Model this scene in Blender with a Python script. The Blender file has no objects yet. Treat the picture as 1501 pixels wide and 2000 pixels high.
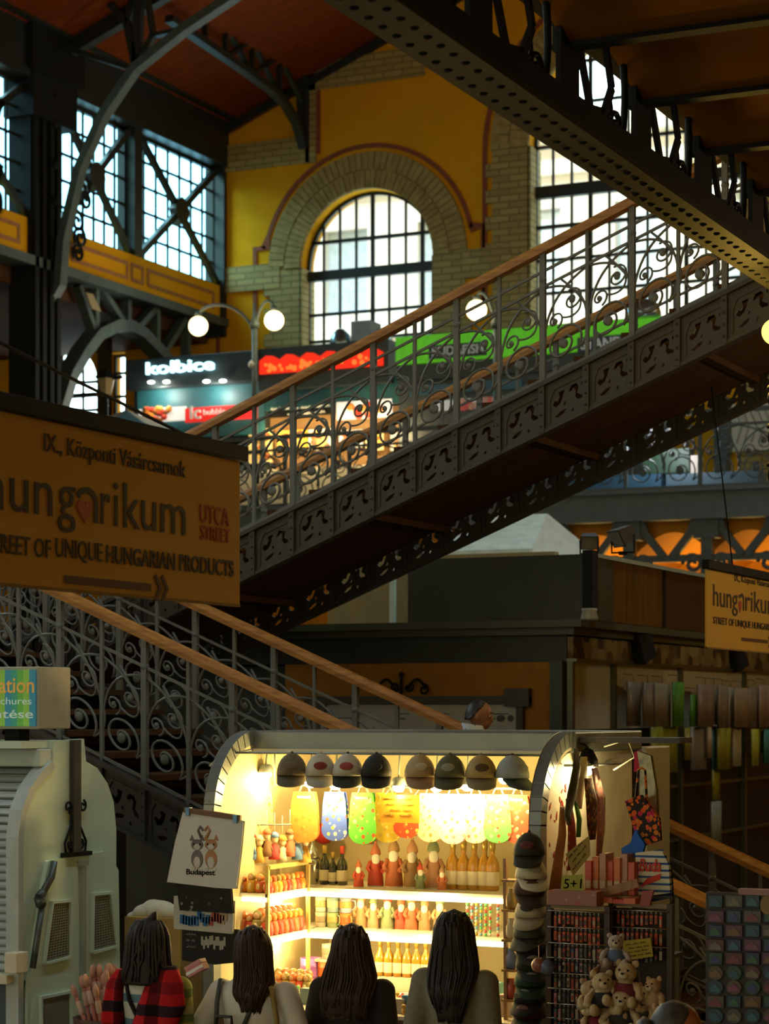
import bpy, math, random
from math import sin, cos, pi, radians, sqrt, atan2
from mathutils import Matrix, Vector
random.seed(7)
SC = bpy.context.scene
COL = SC.collection

# ---------------------------------------------------------------- camera
# The hall's own axes are the world axes: u (x) runs across the hall along the stairs,
# v (y) runs along the hall towards the end wall, z is up. Eye 2.65 m above the floor.
FPX, CX, HY, EYE = 4300.0, 750.5, 1390.0, 2.65
S_, C_ = 0.42519, 0.90511
cam = bpy.data.cameras.new('camera')
cam.sensor_fit = 'VERTICAL'; cam.sensor_height = 36.0
cam.lens = FPX / 2000 * 36.0
cam.shift_y = (HY - 1000) / 2000
cam.clip_start = 0.1; cam.clip_end = 300
cam.dof.use_dof = True; cam.dof.focus_distance = 12.0; cam.dof.aperture_fstop = 4.0
cam_ob = bpy.data.objects.new('camera', cam)
cam_ob.location = (0, 0, EYE); cam_ob.rotation_euler = (pi / 2, 0, math.asin(S_))
COL.objects.link(cam_ob)
SC.camera = cam_ob

# ---------------------------------------------------------------- view, world, lights
SC.view_settings.view_transform = 'Standard'
SC.view_settings.look = 'None'
SC.view_settings.exposure = 0.0
SC.view_settings.gamma = 1.0
SC.view_settings.use_curve_mapping = False
SC.cycles.use_denoising = True
SC.cycles.max_bounces = 6
SC.cycles.diffuse_bounces = 3
SC.cycles.transparent_max_bounces = 24
SC.cycles.sample_clamp_indirect = 4.0

# world: a pale blue daylight sky beyond the end wall, the dim rest of the hall behind the camera
SKY_STR, HALL_STR = 6.0, 1.1
w = bpy.data.worlds.new('world'); SC.world = w; w.use_nodes = True
nt = w.node_tree; nt.nodes.clear()
out = nt.nodes.new('ShaderNodeOutputWorld'); bg = nt.nodes.new('ShaderNodeBackground')
tc = nt.nodes.new('ShaderNodeTexCoord'); sp = nt.nodes.new('ShaderNodeSeparateXYZ')
nt.links.new(tc.outputs['Generated'], sp.inputs[0])
# brightness from the direction: y (towards the end wall) minus a bit of x (left windows)
def wm(op, a, b):
    m = nt.nodes.new('ShaderNodeMath'); m.operation = op
    for k, x in enumerate((a, b)):
        if isinstance(x, (int, float)): m.inputs[k].default_value = x
        else: nt.links.new(x, m.inputs[k])
    return m.outputs[0]
fwd = wm('ADD', wm('MULTIPLY', sp.outputs['X'], -0.75), sp.outputs['Y'])
high = wm('MULTIPLY', wm('SUBTRACT', sp.outputs['Z'], 0.64), 2.0)
sky = wm('MAXIMUM', fwd, high)
rm = nt.nodes.new('ShaderNodeValToRGB')
rm.color_ramp.elements[0].position = 0.0; rm.color_ramp.elements[0].color = (1.0 * HALL_STR, .93 * HALL_STR, .62 * HALL_STR, 1)
rm.color_ramp.elements[1].position = 0.25; rm.color_ramp.elements[1].color = (.78 * SKY_STR, .96 * SKY_STR, 1.0 * SKY_STR, 1)
nt.links.new(sky, rm.inputs[0])
nt.links.new(rm.outputs[0], bg.inputs[0]); nt.links.new(bg.outputs[0], out.inputs[0])

def lamp(name, loc, power, color, r=0.05, kind='POINT', size=None, rot=None):
    l = bpy.data.lights.new(name, kind); l.energy = power; l.color = color
    if kind == 'POINT': l.shadow_soft_size = r
    if kind == 'SPOT': l.shadow_soft_size = r; l.spot_size = size; l.spot_blend = .6
    if kind == 'AREA':
        l.shape = 'RECTANGLE'; l.size, l.size_y = size
    o = bpy.data.objects.new(name, l); o.location = loc
    if rot: o.rotation_euler = rot
    COL.objects.link(o); return o

sun = bpy.data.lights.new('sun', 'SUN'); sun.energy = 2.3; sun.angle = .02; sun.color = (.88,.98,1)
so = bpy.data.objects.new('sun', sun); so.rotation_euler = (radians(50), 0, 0); COL.objects.link(so)
# daylight of the open sky above the left street, falling through the clerestory
lamp('clerestory_daylight', (-29.5, 35.0, 20.5), 6500, (1.0,.94,.82), kind='AREA', size=(9, 7), rot=(0, radians(-48), 0))
# unseen fill lights added under the near gallery to brighten the kiosk textiles
for ly in (16.5, 21.0): lamp('aisle_fill', (-1.6, ly, 4.6), 80, (1,.78,.42), .15)

# ---------------------------------------------------------------- where a point of the photograph lies
def A(px, py, Y):
    a = (px - CX) / FPX
    return (Y * (-S_ + C_ * a), Y * (C_ + S_ * a), EYE + (HY - py) / FPX * Y)
def V(px, py, v):
    return A(px, py, v / (C_ + S_ * (px - CX) / FPX))
def U(px, py, u):
    return A(px, py, u / (-S_ + C_ * (px - CX) / FPX))
def VU(px, py, v):      # (u, z) on the plane at this v
    p = V(px, py, v); return (p[0], p[2])
def UV(px, py, u):      # (v, z) on the plane at this u
    p = U(px, py, u); return (p[1], p[2])

# ---------------------------------------------------------------- mesh building
def vec(p): return Vector(p)
class MB:
    def __init__(s): s.v = []; s.f = []; s.m = []; s.s = []
    def add(s, vs, fs, mi=0, sm=False):
        b = len(s.v); s.v += [tuple(p) for p in vs]
        for f in fs: s.f.append(tuple(i + b for i in f)); s.m.append(mi); s.s.append(sm)
        return s
    def box(s, a, b, mi=0):
        x0, y0, z0 = (min(a[i], b[i]) for i in range(3)); x1, y1, z1 = (max(a[i], b[i]) for i in range(3))
        return s.add([(x0,y0,z0),(x1,y0,z0),(x1,y1,z0),(x0,y1,z0),(x0,y0,z1),(x1,y0,z1),(x1,y1,z1),(x0,y1,z1)],
            [(0,3,2,1),(4,5,6,7),(0,1,5,4),(1,2,6,5),(2,3,7,6),(3,0,4,7)], mi)
    def cbox(s, c, d, mi=0, rot=None):
        h = [x / 2 for x in d]
        n = len(s.v); s.box((-h[0],-h[1],-h[2]), (h[0],h[1],h[2]), mi)
        for i in range(n, len(s.v)):
            p = Vector(s.v[i])
            if rot: p = rot @ p
            s.v[i] = tuple(p + Vector(c))
        return s
    def bar(s, p, q, w, h, up=(0,0,1), mi=0):
        p = Vector(p); q = Vector(q); d = (q - p).normalized(); u = Vector(up)
        if abs(d.dot(u)) > .99: u = Vector((0,1,0)) if abs(d.y) < .9 else Vector((1,0,0))
        r = d.cross(u).normalized() * (w / 2); t = r.cross(d).normalized() * (h / 2)
        vs = [p-r-t, p+r-t, p+r+t, p-r+t, q-r-t, q+r-t, q+r+t, q-r+t]
        return s.add(vs, [(0,1,2,3),(7,6,5,4),(0,4,5,1),(1,5,6,2),(2,6,7,3),(3,7,4,0)], mi)
    def tube(s, pts, r, n=6, mi=0, sm=True, caps=True, sx=1.0):
        pts = [Vector(p) for p in pts]; k = len(pts)
        rs = r if isinstance(r, (list, tuple)) else [r] * k
        rings = []; prev = None
        for i in range(k):
            d = (pts[min(i+1, k-1)] - pts[max(i-1, 0)])
            if d.length < 1e-9: d = Vector((0,0,1))
            d.normalize()
            if prev is None:
                a = Vector((0,0,1)) if abs(d.z) < .9 else Vector((0,1,0))
                x = d.cross(a).normalized()
            else:
                x = prev - d * prev.dot(d)
                x = x.normalized() if x.length > 1e-6 else d.orthogonal().normalized()
            prev = x; y = d.cross(x)
            rings.append([pts[i] + (x * cos(2*pi*j/n) * sx + y * sin(2*pi*j/n)) * rs[i] for j in range(n)])
        return s.loft(rings, mi, sm, caps)
    def loft(s, rings, mi=0, sm=True, caps=True, closed=True):
        n = len(rings[0]); vs = [p for r in rings for p in r]; fs = []
        for i in range(len(rings) - 1):
            for j in range(n if closed else n - 1):
                a = i*n + j; b = i*n + (j+1) % n
                fs.append((a, b, b + n, a + n))
        s.add(vs, fs, mi, sm)
        if caps and closed:
            b = len(s.v) - len(vs)
            s.f.append(tuple(b + j for j in range(n))[::-1]); s.m.append(mi); s.s.append(False)
            s.f.append(tuple(b + (len(rings)-1)*n + j for j in range(n))); s.m.append(mi); s.s.append(False)
        return s
    def lathe(s, prof, c=(0,0,0), n=14, mi=0, sm=True, axis=None):
        rings = []
        for r, z in prof:
            rings.append([(c[0] + max(r,1e-4)*cos(2*pi*j/n), c[1] + max(r,1e-4)*sin(2*pi*j/n), c[2] + z) for j in range(n)])
        return s.loft(rings, mi, sm)
    def ball(s, c, r, nu=12, nv=8, mi=0, rot=None):
        if not isinstance(r, (tuple, list)): r = (r, r, r)
        rings = []
        for i in range(nv + 1):
            t = -pi/2 + pi * i / nv; ct = max(cos(t), .02)
            ring = []
            for j in range(nu):
                p = Vector((r[0]*ct*cos(2*pi*j/nu), r[1]*ct*sin(2*pi*j/nu), r[2]*sin(t)))
                if rot: p = rot @ p
                ring.append(p + Vector(c))
            rings.append(ring)
        return s.loft(rings, mi, True)
    def poly(s, pts, axis, c0, c1, mi=0):   # simple polygon (x,y) pushed along an axis
        n = len(pts)
        g = {'v': lambda p, c: (p[0], c, p[1]), 'u': lambda p, c: (c, p[0], p[1]), 'z': lambda p, c: (p[0], p[1], c)}[axis]
        vs = [g(p, c0) for p in pts] + [g(p, c1) for p in pts]
        fs = [tuple(range(n)), tuple(range(2*n-1, n-1, -1))] + [(i, (i+1) % n, n+(i+1) % n, n+i) for i in range(n)]
        return s.add(vs, fs, mi)
    def strip(s, pts, w, axis, c0, c1, mi=0):  # flat moulding along a polyline in a plane
        n = len(pts); L = []; R = []
        for i in range(n):
            a = Vector(pts[max(i-1,0)]); b = Vector(pts[i]); c = Vector(pts[min(i+1,n-1)])
            d1 = (b-a).normalized() if i > 0 else (c-b).normalized()
            d2 = (c-b).normalized() if i < n-1 else d1
            t = (d1 + d2); t = t.normalized() if t.length > 1e-6 else d1
            nn = Vector((-t.y, t.x)); k = 1 / max(.4, nn.dot(Vector((-d1.y, d1.x))))
            L.append(b + nn * (w/2*k)); R.append(b - nn * (w/2*k))
        for i in range(n-1):
            s.poly([L[i], L[i+1], R[i+1], R[i]], axis, c0, c1, mi)
        return s
    def plate(s, outer, holes, axis, c0, c1, mi=0):
        vs, fs = curve_fill([outer] + holes, abs(c1 - c0)); mid = (c0 + c1) / 2
        g = {'v': lambda p: (p[0], mid + p[2], p[1]), 'u': lambda p: (mid + p[2], p[0], p[1]), 'z': lambda p: (p[0], p[1], mid + p[2])}[axis]
        return s.add([g(p) for p in vs], fs, mi)
    def text(s, body, axis, c, rect, depth=.004, mi=0, bold=0.0, fit=True, shear=0):
        # rect = x0, y0, x1, y1 in the plane; letters are stretched to fill it
        vs, fs = text_mesh(body, depth, bold, shear)
        if not vs: return s
        xs = [p[0] for p in vs]; ys = [p[1] for p in vs]
        x0, x1, y0, y1 = min(xs), max(xs), min(ys), max(ys)
        kx = (rect[2]-rect[0]) / (x1-x0); ky = (rect[3]-rect[1]) / (y1-y0)
        o = []
        for p in vs:
            a = rect[0] + (p[0]-x0)*kx; b = rect[1] + (p[1]-y0)*ky
            o.append({'v': (a, c - p[2], b), 'u': (c + p[2], a, b)}[axis])
        return s.add(o, fs, mi)
    def xf(s, M, start=0):
        for i in range(start, len(s.v)): s.v[i] = tuple(M @ Vector(s.v[i]))
        return s
    def build(s, name, mats, parent=None, bevel=0, subsurf=0, remesh=0, smooth=0, loc=None, local=False):
        if not isinstance(mats, (list, tuple)): mats = [mats]
        vs = s.v
        if local: off = Vector((0,0,0))
        elif parent is not None: off = OFF.get(parent.name, Vector((0,0,0)))
        elif loc is not None: off = Vector(loc)
        else:
            xs = [p[0] for p in vs]; ys = [p[1] for p in vs]; zs = [p[2] for p in vs]
            off = Vector(((min(xs)+max(xs))/2, (min(ys)+max(ys))/2, min(zs)))
        me = bpy.data.meshes.new(name)
        me.from_pydata([(p[0]-off.x, p[1]-off.y, p[2]-off.z) for p in vs], [], s.f)
        for m in mats: me.materials.append(m)
        me.polygons.foreach_set('material_index', s.m); me.polygons.foreach_set('use_smooth', s.s)
        me.validate(); me.update()
        o = bpy.data.objects.new(name, me)
        COL.objects.link(o)
        if parent is not None:
            o.parent = parent; OFF[o.name] = off
        else:
            o.location = off; OFF[o.name] = off
        if remesh:
            md = o.modifiers.new('r', 'REMESH'); md.mode = 'VOXEL'; md.voxel_size = remesh; md.use_smooth_shade = True
            if smooth:
                ms = o.modifiers.new('s', 'SMOOTH'); ms.factor = .5; ms.iterations = smooth
        if bevel:
            md = o.modifiers.new('b', 'BEVEL'); md.width = bevel; md.segments = 2; md.limit_method = 'ANGLE'
        if subsurf:
            md = o.modifiers.new('ss', 'SUBSURF'); md.levels = subsurf; md.render_levels = subsurf
        return o
OFF = {}
def curve_fill(loops, th):
    cu = bpy.data.curves.new('tmp', 'CURVE'); cu.dimensions = '2D'; cu.fill_mode = 'BOTH'; cu.extrude = th / 2
    for lp in loops:
        sp = cu.splines.new('POLY'); sp.points.add(len(lp) - 1); sp.use_cyclic_u = True
        for i, p in enumerate(lp): sp.points[i].co = (p[0], p[1], 0, 1)
    o = bpy.data.objects.new('tmp', cu); me = bpy.data.meshes.new_from_object(o)
    r = [tuple(v.co) for v in me.vertices], [tuple(p.vertices) for p in me.polygons]
    bpy.data.objects.remove(o); bpy.data.meshes.remove(me); bpy.data.curves.remove(cu)
    return r
def text_mesh(body, depth, bold, shear=0):
    cu = bpy.data.curves.new('tmp', 'FONT'); cu.body = body; cu.extrude = depth / 2; cu.offset = bold; cu.resolution_u = 4; cu.shear = shear
    o = bpy.data.objects.new('tmp', cu); me = bpy.data.meshes.new_from_object(o)
    r = [tuple(v.co) for v in me.vertices], [tuple(p.vertices) for p in me.polygons]
    bpy.data.objects.remove(o); bpy.data.meshes.remove(me); bpy.data.curves.remove(cu)
    return r
def tag(o, label=None, cat=None, group=None, kind=None):
    if label: o['label'] = label
    if cat: o['category'] = cat
    if group: o['group'] = group
    if kind: o['kind'] = kind
    return o
def T(name, label, cat, loc=(0,0,0), group=None, rotz=0):
    o = bpy.data.objects.new(name, None); o.empty_display_size = .1; COL.objects.link(o)
    o.location = loc; o.rotation_euler = (0, 0, rotz); OFF[o.name] = Vector(loc) if not rotz else Vector((0,0,0))
    return tag(o, label, cat, group)
def dup(root, loc, rot=0, label=None, group=None, scale=None, mats=None):
    def cp(o, par):
        c = o.copy(); COL.objects.link(c)
        if par is not None: c.parent = par
        for ch in o.children: cp(ch, c)
        return c
    r = cp(root, None); r.location = loc
    r.rotation_euler = rot if isinstance(rot, (tuple, list)) else (0, 0, rot)
    if scale is not None: r.scale = scale if isinstance(scale, (tuple, list)) else (scale,)*3
    if label: r['label'] = label
    if group: r['group'] = group
    if mats:                                   # its own colours: slot override per object
        for c in [r] + list(r.children_recursive):
            if c.type == 'MESH':
                for i, sl in enumerate(c.material_slots):
                    nm = sl.material.name if sl.material else None
                    if nm in mats:
                        sl.link = 'OBJECT'; sl.material = mats[nm]
    return r
ORD = ['first','second','third','fourth','fifth','sixth','seventh','eighth','ninth','tenth','eleventh','twelfth','thirteenth','fourteenth','fifteenth','sixteenth','seventeenth','eighteenth','nineteenth','twentieth']

# ---------------------------------------------------------------- materials
def rgb(r, g, b):
    f = lambda c: (c/255/12.92) if c <= 10 else ((c/255+.055)/1.055)**2.4
    return (f(r), f(g), f(b))
MATS = {}
def mat(name, col, rough=.6, metal=0, var=.12, scale=6, bump=0, emit=None, es=0, alpha=None, spec=.5):
    if name in MATS: return MATS[name]
    m = bpy.data.materials.new(name); m.use_nodes = True; n = m.node_tree; b = n.nodes['Principled BSDF']
    b.inputs['Roughness'].default_value = rough; b.inputs['Metallic'].default_value = metal
    b.inputs['Specular IOR Level'].default_value = spec
    if emit:
        b.inputs['Emission Color'].default_value = (*emit, 1); b.inputs['Emission Strength'].default_value = es
    tc = n.nodes.new('ShaderNodeTexCoord'); ns = n.nodes.new('ShaderNodeTexNoise')
    ns.inputs['Scale'].default_value = scale; ns.inputs['Detail'].default_value = 4
    n.links.new(tc.outputs['Object'], ns.inputs['Vector'])
    rp = n.nodes.new('ShaderNodeValToRGB')
    rp.color_ramp.elements[0].position = .3; rp.color_ramp.elements[1].position = .7
    rp.color_ramp.elements[0].color = (*[c*(1-var) for c in col], 1); rp.color_ramp.elements[1].color = (*[min(1, c*(1+var)) for c in col], 1)
    n.links.new(ns.outputs['Fac'], rp.inputs[0]); n.links.new(rp.outputs[0], b.inputs['Base Color'])
    if bump:
        bp = n.nodes.new('ShaderNodeBump'); bp.inputs['Strength'].default_value = bump; bp.inputs['Distance'].default_value = .01
        n.links.new(ns.outputs['Fac'], bp.inputs['Height']); n.links.new(bp.outputs[0], b.inputs['Normal'])
    MATS[name] = m; return m
def lit(name, col, es):
    if name in MATS: return MATS[name]
    m = bpy.data.materials.new(name); m.use_nodes = True; n = m.node_tree; n.nodes.clear()
    o = n.nodes.new('ShaderNodeOutputMaterial'); e = n.nodes.new('ShaderNodeEmission')
    e.inputs[0].default_value = (*col, 1); e.inputs[1].default_value = es
    n.links.new(e.outputs[0], o.inputs[0]); MATS[name] = m; return m
def glass(name, tint, gl=.06, rough=.05):
    if name in MATS: return MATS[name]
    m = bpy.data.materials.new(name); m.use_nodes = True; n = m.node_tree; n.nodes.clear()
    o = n.nodes.new('ShaderNodeOutputMaterial'); t = n.nodes.new('ShaderNodeBsdfTransparent'); g = n.nodes.new('ShaderNodeBsdfGlossy'); x = n.nodes.new('ShaderNodeMixShader')
    t.inputs[0].default_value = (*tint, 1); g.inputs['Roughness'].default_value = rough; x.inputs[0].default_value = gl
    n.links.new(t.outputs[0], x.inputs[1]); n.links.new(g.outputs[0], x.inputs[2]); n.links.new(x.outputs[0], o.inputs[0])
    MATS[name] = m; return m
def brick(name, c1, c2, mortar, bw=.3, bh=.09, ms=.012, axes='xz'):
    m = bpy.data.materials.new(name); m.use_nodes = True; n = m.node_tree; b = n.nodes['Principled BSDF']
    b.inputs['Roughness'].default_value = .85
    tc = n.nodes.new('ShaderNodeTexCoord'); sp = n.nodes.new('ShaderNodeSeparateXYZ'); cb = n.nodes.new('ShaderNodeCombineXYZ')
    n.links.new(tc.outputs['Object'], sp.inputs[0]); n.links.new(sp.outputs[axes[0].upper()], cb.inputs[0]); n.links.new(sp.outputs[axes[1].upper()], cb.inputs[1])
    t = n.nodes.new('ShaderNodeTexBrick'); n.links.new(cb.outputs[0], t.inputs['Vector'])
    t.inputs['Color1'].default_value = (*c1, 1); t.inputs['Color2'].default_value = (*c2, 1); t.inputs['Mortar'].default_value = (*mortar, 1)
    t.inputs['Scale'].default_value = 1; t.inputs['Mortar Size'].default_value = ms; t.inputs['Brick Width'].default_value = bw; t.inputs['Row Height'].default_value = bh
    n.links.new(t.outputs['Color'], b.inputs['Base Color']); MATS[name] = m; return m
def spots(name, base, cols, scale=18, thr=.34, rough=.7, spec=.3):
    """cloth printed with scattered motifs in a few colours"""
    if name in MATS: return MATS[name]
    m = bpy.data.materials.new(name); m.use_nodes = True; n = m.node_tree; b = n.nodes['Principled BSDF']
    b.inputs['Roughness'].default_value = rough; b.inputs['Specular IOR Level'].default_value = spec
    tc = n.nodes.new('ShaderNodeTexCoord'); vo = n.nodes.new('ShaderNodeTexVoronoi'); vo.inputs['Scale'].default_value = scale
    n.links.new(tc.outputs['Object'], vo.inputs['Vector'])
    lt = n.nodes.new('ShaderNodeMath'); lt.operation = 'LESS_THAN'; lt.inputs[1].default_value = thr
    n.links.new(vo.outputs['Distance'], lt.inputs[0])
    sp = n.nodes.new('ShaderNodeSeparateColor'); n.links.new(vo.outputs['Color'], sp.inputs[0])
    rp = n.nodes.new('ShaderNodeValToRGB'); rp.color_ramp.interpolation = 'CONSTANT'
    while len(rp.color_ramp.elements) < len(cols): rp.color_ramp.elements.new(.5)
    for i, c in enumerate(cols):
        rp.color_ramp.elements[i].position = i / len(cols); rp.color_ramp.elements[i].color = (*c, 1)
    n.links.new(sp.outputs[0], rp.inputs[0])
    mx = n.nodes.new('ShaderNodeMix'); mx.data_type = 'RGBA'; mx.inputs[6].default_value = (*base, 1)
    n.links.new(lt.outputs[0], mx.inputs[0]); n.links.new(rp.outputs[0], mx.inputs[7]); n.links.new(mx.outputs[2], b.inputs['Base Color'])
    MATS[name] = m; return m
def bands(name, cols, axis='Z', period=.1, rough=.8, axis2=None, cols2=None):
    """woven bands: stripes along one axis, or a check when a second axis is given"""
    if name in MATS: return MATS[name]
    m = bpy.data.materials.new(name); m.use_nodes = True; n = m.node_tree; b = n.nodes['Principled BSDF']
    b.inputs['Roughness'].default_value = rough; b.inputs['Specular IOR Level'].default_value = .2
    tc = n.nodes.new('ShaderNodeTexCoord'); sp = n.nodes.new('ShaderNodeSeparateXYZ'); n.links.new(tc.outputs['Object'], sp.inputs[0])
    def ramp(ax, cc):
        d = n.nodes.new('ShaderNodeMath'); d.operation = 'DIVIDE'; d.inputs[1].default_value = period; n.links.new(sp.outputs[ax], d.inputs[0])
        f = n.nodes.new('ShaderNodeMath'); f.operation = 'FRACT'; n.links.new(d.outputs[0], f.inputs[0])
        rp = n.nodes.new('ShaderNodeValToRGB'); rp.color_ramp.interpolation = 'CONSTANT'
        while len(rp.color_ramp.elements) < len(cc): rp.color_ramp.elements.new(.5)
        for i, c in enumerate(cc):
            rp.color_ramp.elements[i].position = i / len(cc); rp.color_ramp.elements[i].color = (*c, 1)
        n.links.new(f.outputs[0], rp.inputs[0]); return rp.outputs[0]
    c = ramp(axis, cols)
    if axis2:
        mx = n.nodes.new('ShaderNodeMix'); mx.data_type = 'RGBA'; mx.blend_type = 'MULTIPLY'; mx.inputs[0].default_value = 1
        n.links.new(c, mx.inputs[6]); n.links.new(ramp(axis2, cols2), mx.inputs[7]); c = mx.outputs[2]
    n.links.new(c, b.inputs['Base Color']); MATS[name] = m; return m
def grain(name, c1, c2, axis='X', rough=.45, scale=14):
    if name in MATS: return MATS[name]
    m = mat(name, c1, rough); n = m.node_tree; b = n.nodes['Principled BSDF']
    tc = n.nodes.new('ShaderNodeTexCoord'); mp = n.nodes.new('ShaderNodeMapping'); n.links.new(tc.outputs['Object'], mp.inputs[0])
    sc = [scale*3]*3; sc['XYZ'.index(axis)] = scale * .12; mp.inputs['Scale'].default_value = sc
    ns = n.nodes.new('ShaderNodeTexNoise'); ns.inputs['Scale'].default_value = 1; ns.inputs['Detail'].default_value = 5; n.links.new(mp.outputs[0], ns.inputs['Vector'])
    rp = n.nodes.new('ShaderNodeValToRGB'); rp.color_ramp.elements[0].position = .35; rp.color_ramp.elements[1].position = .65
    rp.color_ramp.elements[0].color = (*c1, 1); rp.color_ramp.elements[1].color = (*c2, 1)
    n.links.new(ns.outputs['Fac'], rp.inputs[0]); n.links.new(rp.outputs[0], b.inputs['Base Color']); return m

OCHRE = mat('ochre_plaster', (.66,.305,.007), .9, var=.1, scale=.8, spec=.08)
DEEP = mat('yellow_plaster', (.85,.44,.012), .85, var=.06, scale=1.5, spec=.1)
REDLINE = mat('red_brown_paint', (.22,.055,.02), .85)
PINKLINE = mat('dusty_pink_paint', (.42,.2,.08), .85)
BRICK = brick('grey_buff_brick', (.38,.29,.10), (.29,.215,.07), (.18,.135,.05), .42, .13, .016)
VOUS = mat('buff_arch_brick', (.32,.235,.08), .9, var=.22, scale=5)
IRON = mat('dark_green_iron', (.012,.016,.014), .5, .0, var=.2)
TEALIRON = mat('grey_green_iron', (.055,.085,.08), .5, 0, var=.2)
GREYIRON = mat('grey_painted_iron', (.115,.12,.105), .5, .1, var=.12)
BLACK = mat('black_paint', (.008,.008,.007), .7, spec=.2)
STRINGER = mat('cast_iron_brown_grey', (.045,.040,.030), .55, .2, var=.12)
SOFFIT = mat('brown_soffit_boards', (.06,.028,.010), .8, var=.15, spec=.1)
WOODRAIL = grain('varnished_oak', (.42,.19,.035), (.25,.10,.018), 'X')
ROOF = grain('red_brown_roof_boards', (.20,.040,.006), (.15,.030,.005), 'X', .8, 2.5)
VAULT = mat('orange_brown_vault_plaster', (.30,.12,.010), .9, var=.08, scale=1.5, spec=.05)
ROOF.node_tree.nodes['Principled BSDF'].inputs['Specular IOR Level'].default_value = .05
GLASS = glass('window_glass', (.93,1,1), .03)
GLASSB = glass('blue_window_glass', (.62,.90,1.0), .03)
WHITE = mat('white_paint', (.75,.75,.70), .5, var=.05)
CREAM = mat('cream_paint', (.62,.58,.42), .5, var=.06)
FLOORM = mat('stone_floor', (.10,.09,.07), .5, var=.25, scale=2)
# ================================================================ THE HALL
VG = 40.0            # end wall
UL = -22.86          # left arcade wall
GZ = 6.12            # gallery floor
tag(MB().box((-45,-20,-.15),(14,44,0)).build('floor', FLOORM), kind='structure')

def arch(cx, zs, r, zb, n=24):
    return [(cx - r, zb)] + [(cx + r*cos(pi - pi*i/n), zs + r*sin(pi*i/n)) for i in range(n+1)] + [(cx + r, zb)]
def arch_from(pxl, pxr, ysp, yb, v=VG):
    ul = VU(pxl, ysp, v)[0]; ur = VU(pxr, ysp, v)[0]; c = (ul+ur)/2
    zs = VU((pxl+pxr)/2, ysp, v)[1]; zb = VU((pxl+pxr)/2, yb, v)[1]
    return c, zs, (ur-ul)/2, zb
W1 = arch_from(588, 846, 512, 745)
W2 = arch_from(1033, 1447, 262, 720)
W3 = arch_from(66, 189, 750, 870)
a0 = VU(209, 690, VG); a1 = VU(244, 870, VG)
rect4 = [(a0[0],a1[1]),(a0[0],a0[1]),(a1[0],a0[1]),(a1[0],a1[1])]
wall = MB().plate([(-34,0),(-34,10.6),(UL-.02,10.6),(UL-.02,24),(6,24),(6,0)], [arch(*W1), arch(*W2), arch(*W3), rect4], 'v', VG, VG+.55)
tag(wall.build('wall_back', OCHRE), kind='structure')

# brick surrounds, bands and painted lines of the end wall
def surround(W, t, zb, name, steps=True):
    c, zs, r, _ = W; b = MB(); f = VG - .07
    n = 46
    for i in range(n):
        for k in range(2):
            ra = r + t*k/2 + .012; rb = r + t*(k+1)/2 - .012
            o = .5*(k % 2)
            a0 = pi*(i+.06+o)/n; a1 = pi*(i+.94+o)/n
            if a1 > pi + .03: continue
            b.poly([(c+ra*cos(a0), zs+ra*sin(a0)), (c+rb*cos(a0), zs+rb*sin(a0)), (c+rb*cos(a1), zs+rb*sin(a1)), (c+ra*cos(a1), zs+ra*sin(a1))], 'v', f - .02*(i % 2)*.5, VG)
    ring = [(c+(r)*cos(pi*i/40), zs+r*sin(pi*i/40)) for i in range(41)] + [(c+(r+t)*cos(pi*i/40), zs+(r+t)*sin(pi*i/40)) for i in range(40,-1,-1)]
    tag(b.build(name, VOUS), kind='structure')
    j = MB(); j.poly(ring, 'v', VG-.04, VG)
    h = .26; k = 0; z = zs
    while z > zb:
        e = t + (.1 if k % 2 else -.04)
        j.box((c-r-e, VG-.05, z-h), (c-r, VG, z)); j.box((c+r, VG-.05, z-h), (c+r+e, VG, z)); z -= h; k += 1
    # splayed brick jambs inside the opening
    j.box((c-r-.02, VG-.05, zb), (c-r+.05, VG+.5, zs)); j.box((c+r-.02, VG-.05, zb), (c+r+.01, VG+.5, zs))
    tag(j.build(name[:-1]+str(int(name[-1])+1), BRICK), kind='structure')
t1 = W1[2]*.5
surround(W1, t1, 6.0, 'trim_1'); surround(W2, t1*1.08, 6.0, 'trim_3')
def bandbox(b, p0, p1, d=.06):
    a = VU(*p0, VG); c = VU(*p1, VG); b.box((a[0], VG-d, a[1]), (c[0], VG, c[1]))
b = MB()
bandbox(b, (411,527), (548,563)); bandbox(b, (905,489), (1000,536))
bandbox(b, (411,290), (606,318)); bandbox(b, (598,128), (618,318)); bandbox(b, (606,122), (830,148))
tag(b.build('trim_5', BRICK), kind='structure')
def P2(px, py): return VU(px, py, VG)
b = MB(); f0, f1 = VG-.025, VG
c, zs, r, _ = W1; R = r + t1 + .13
aa = [(c+R*cos(pi*i/30), zs+R*sin(pi*i/30)) for i in range(2, 29)]
lf = aa[-1]; rt = aa[0]
b.strip([(c-R-.2, 9.0), (c-R-.2, lf[1]), lf] + aa[::-1] + [rt, (c+R+.2, rt[1]), (c+R+.2, 10.6)], .09, 'v', f0, f1)
c, zs, r, _ = W2; R = r + t1*1.08 + .13
b.strip([(c-R, 10.7)] + [(c+R*cos(pi-pi*i/30), zs+R*sin(pi*i/30)) for i in range(0, 26)], .1, 'v', f0, f1)
q = P2(426, 600)
b.strip([(q[0], 8.2), (q[0], P2(426,272)[1]), P2(592,172)], .09, 'v', f0, f1)
b.strip([P2(622,300), P2(622,140), P2(760,62)], .09, 'v', f0, f1)
tag(b.build('trim_6', REDLINE), kind='structure')
b = MB()   # painted diaper of small grey lozenges beside the jambs
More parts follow.
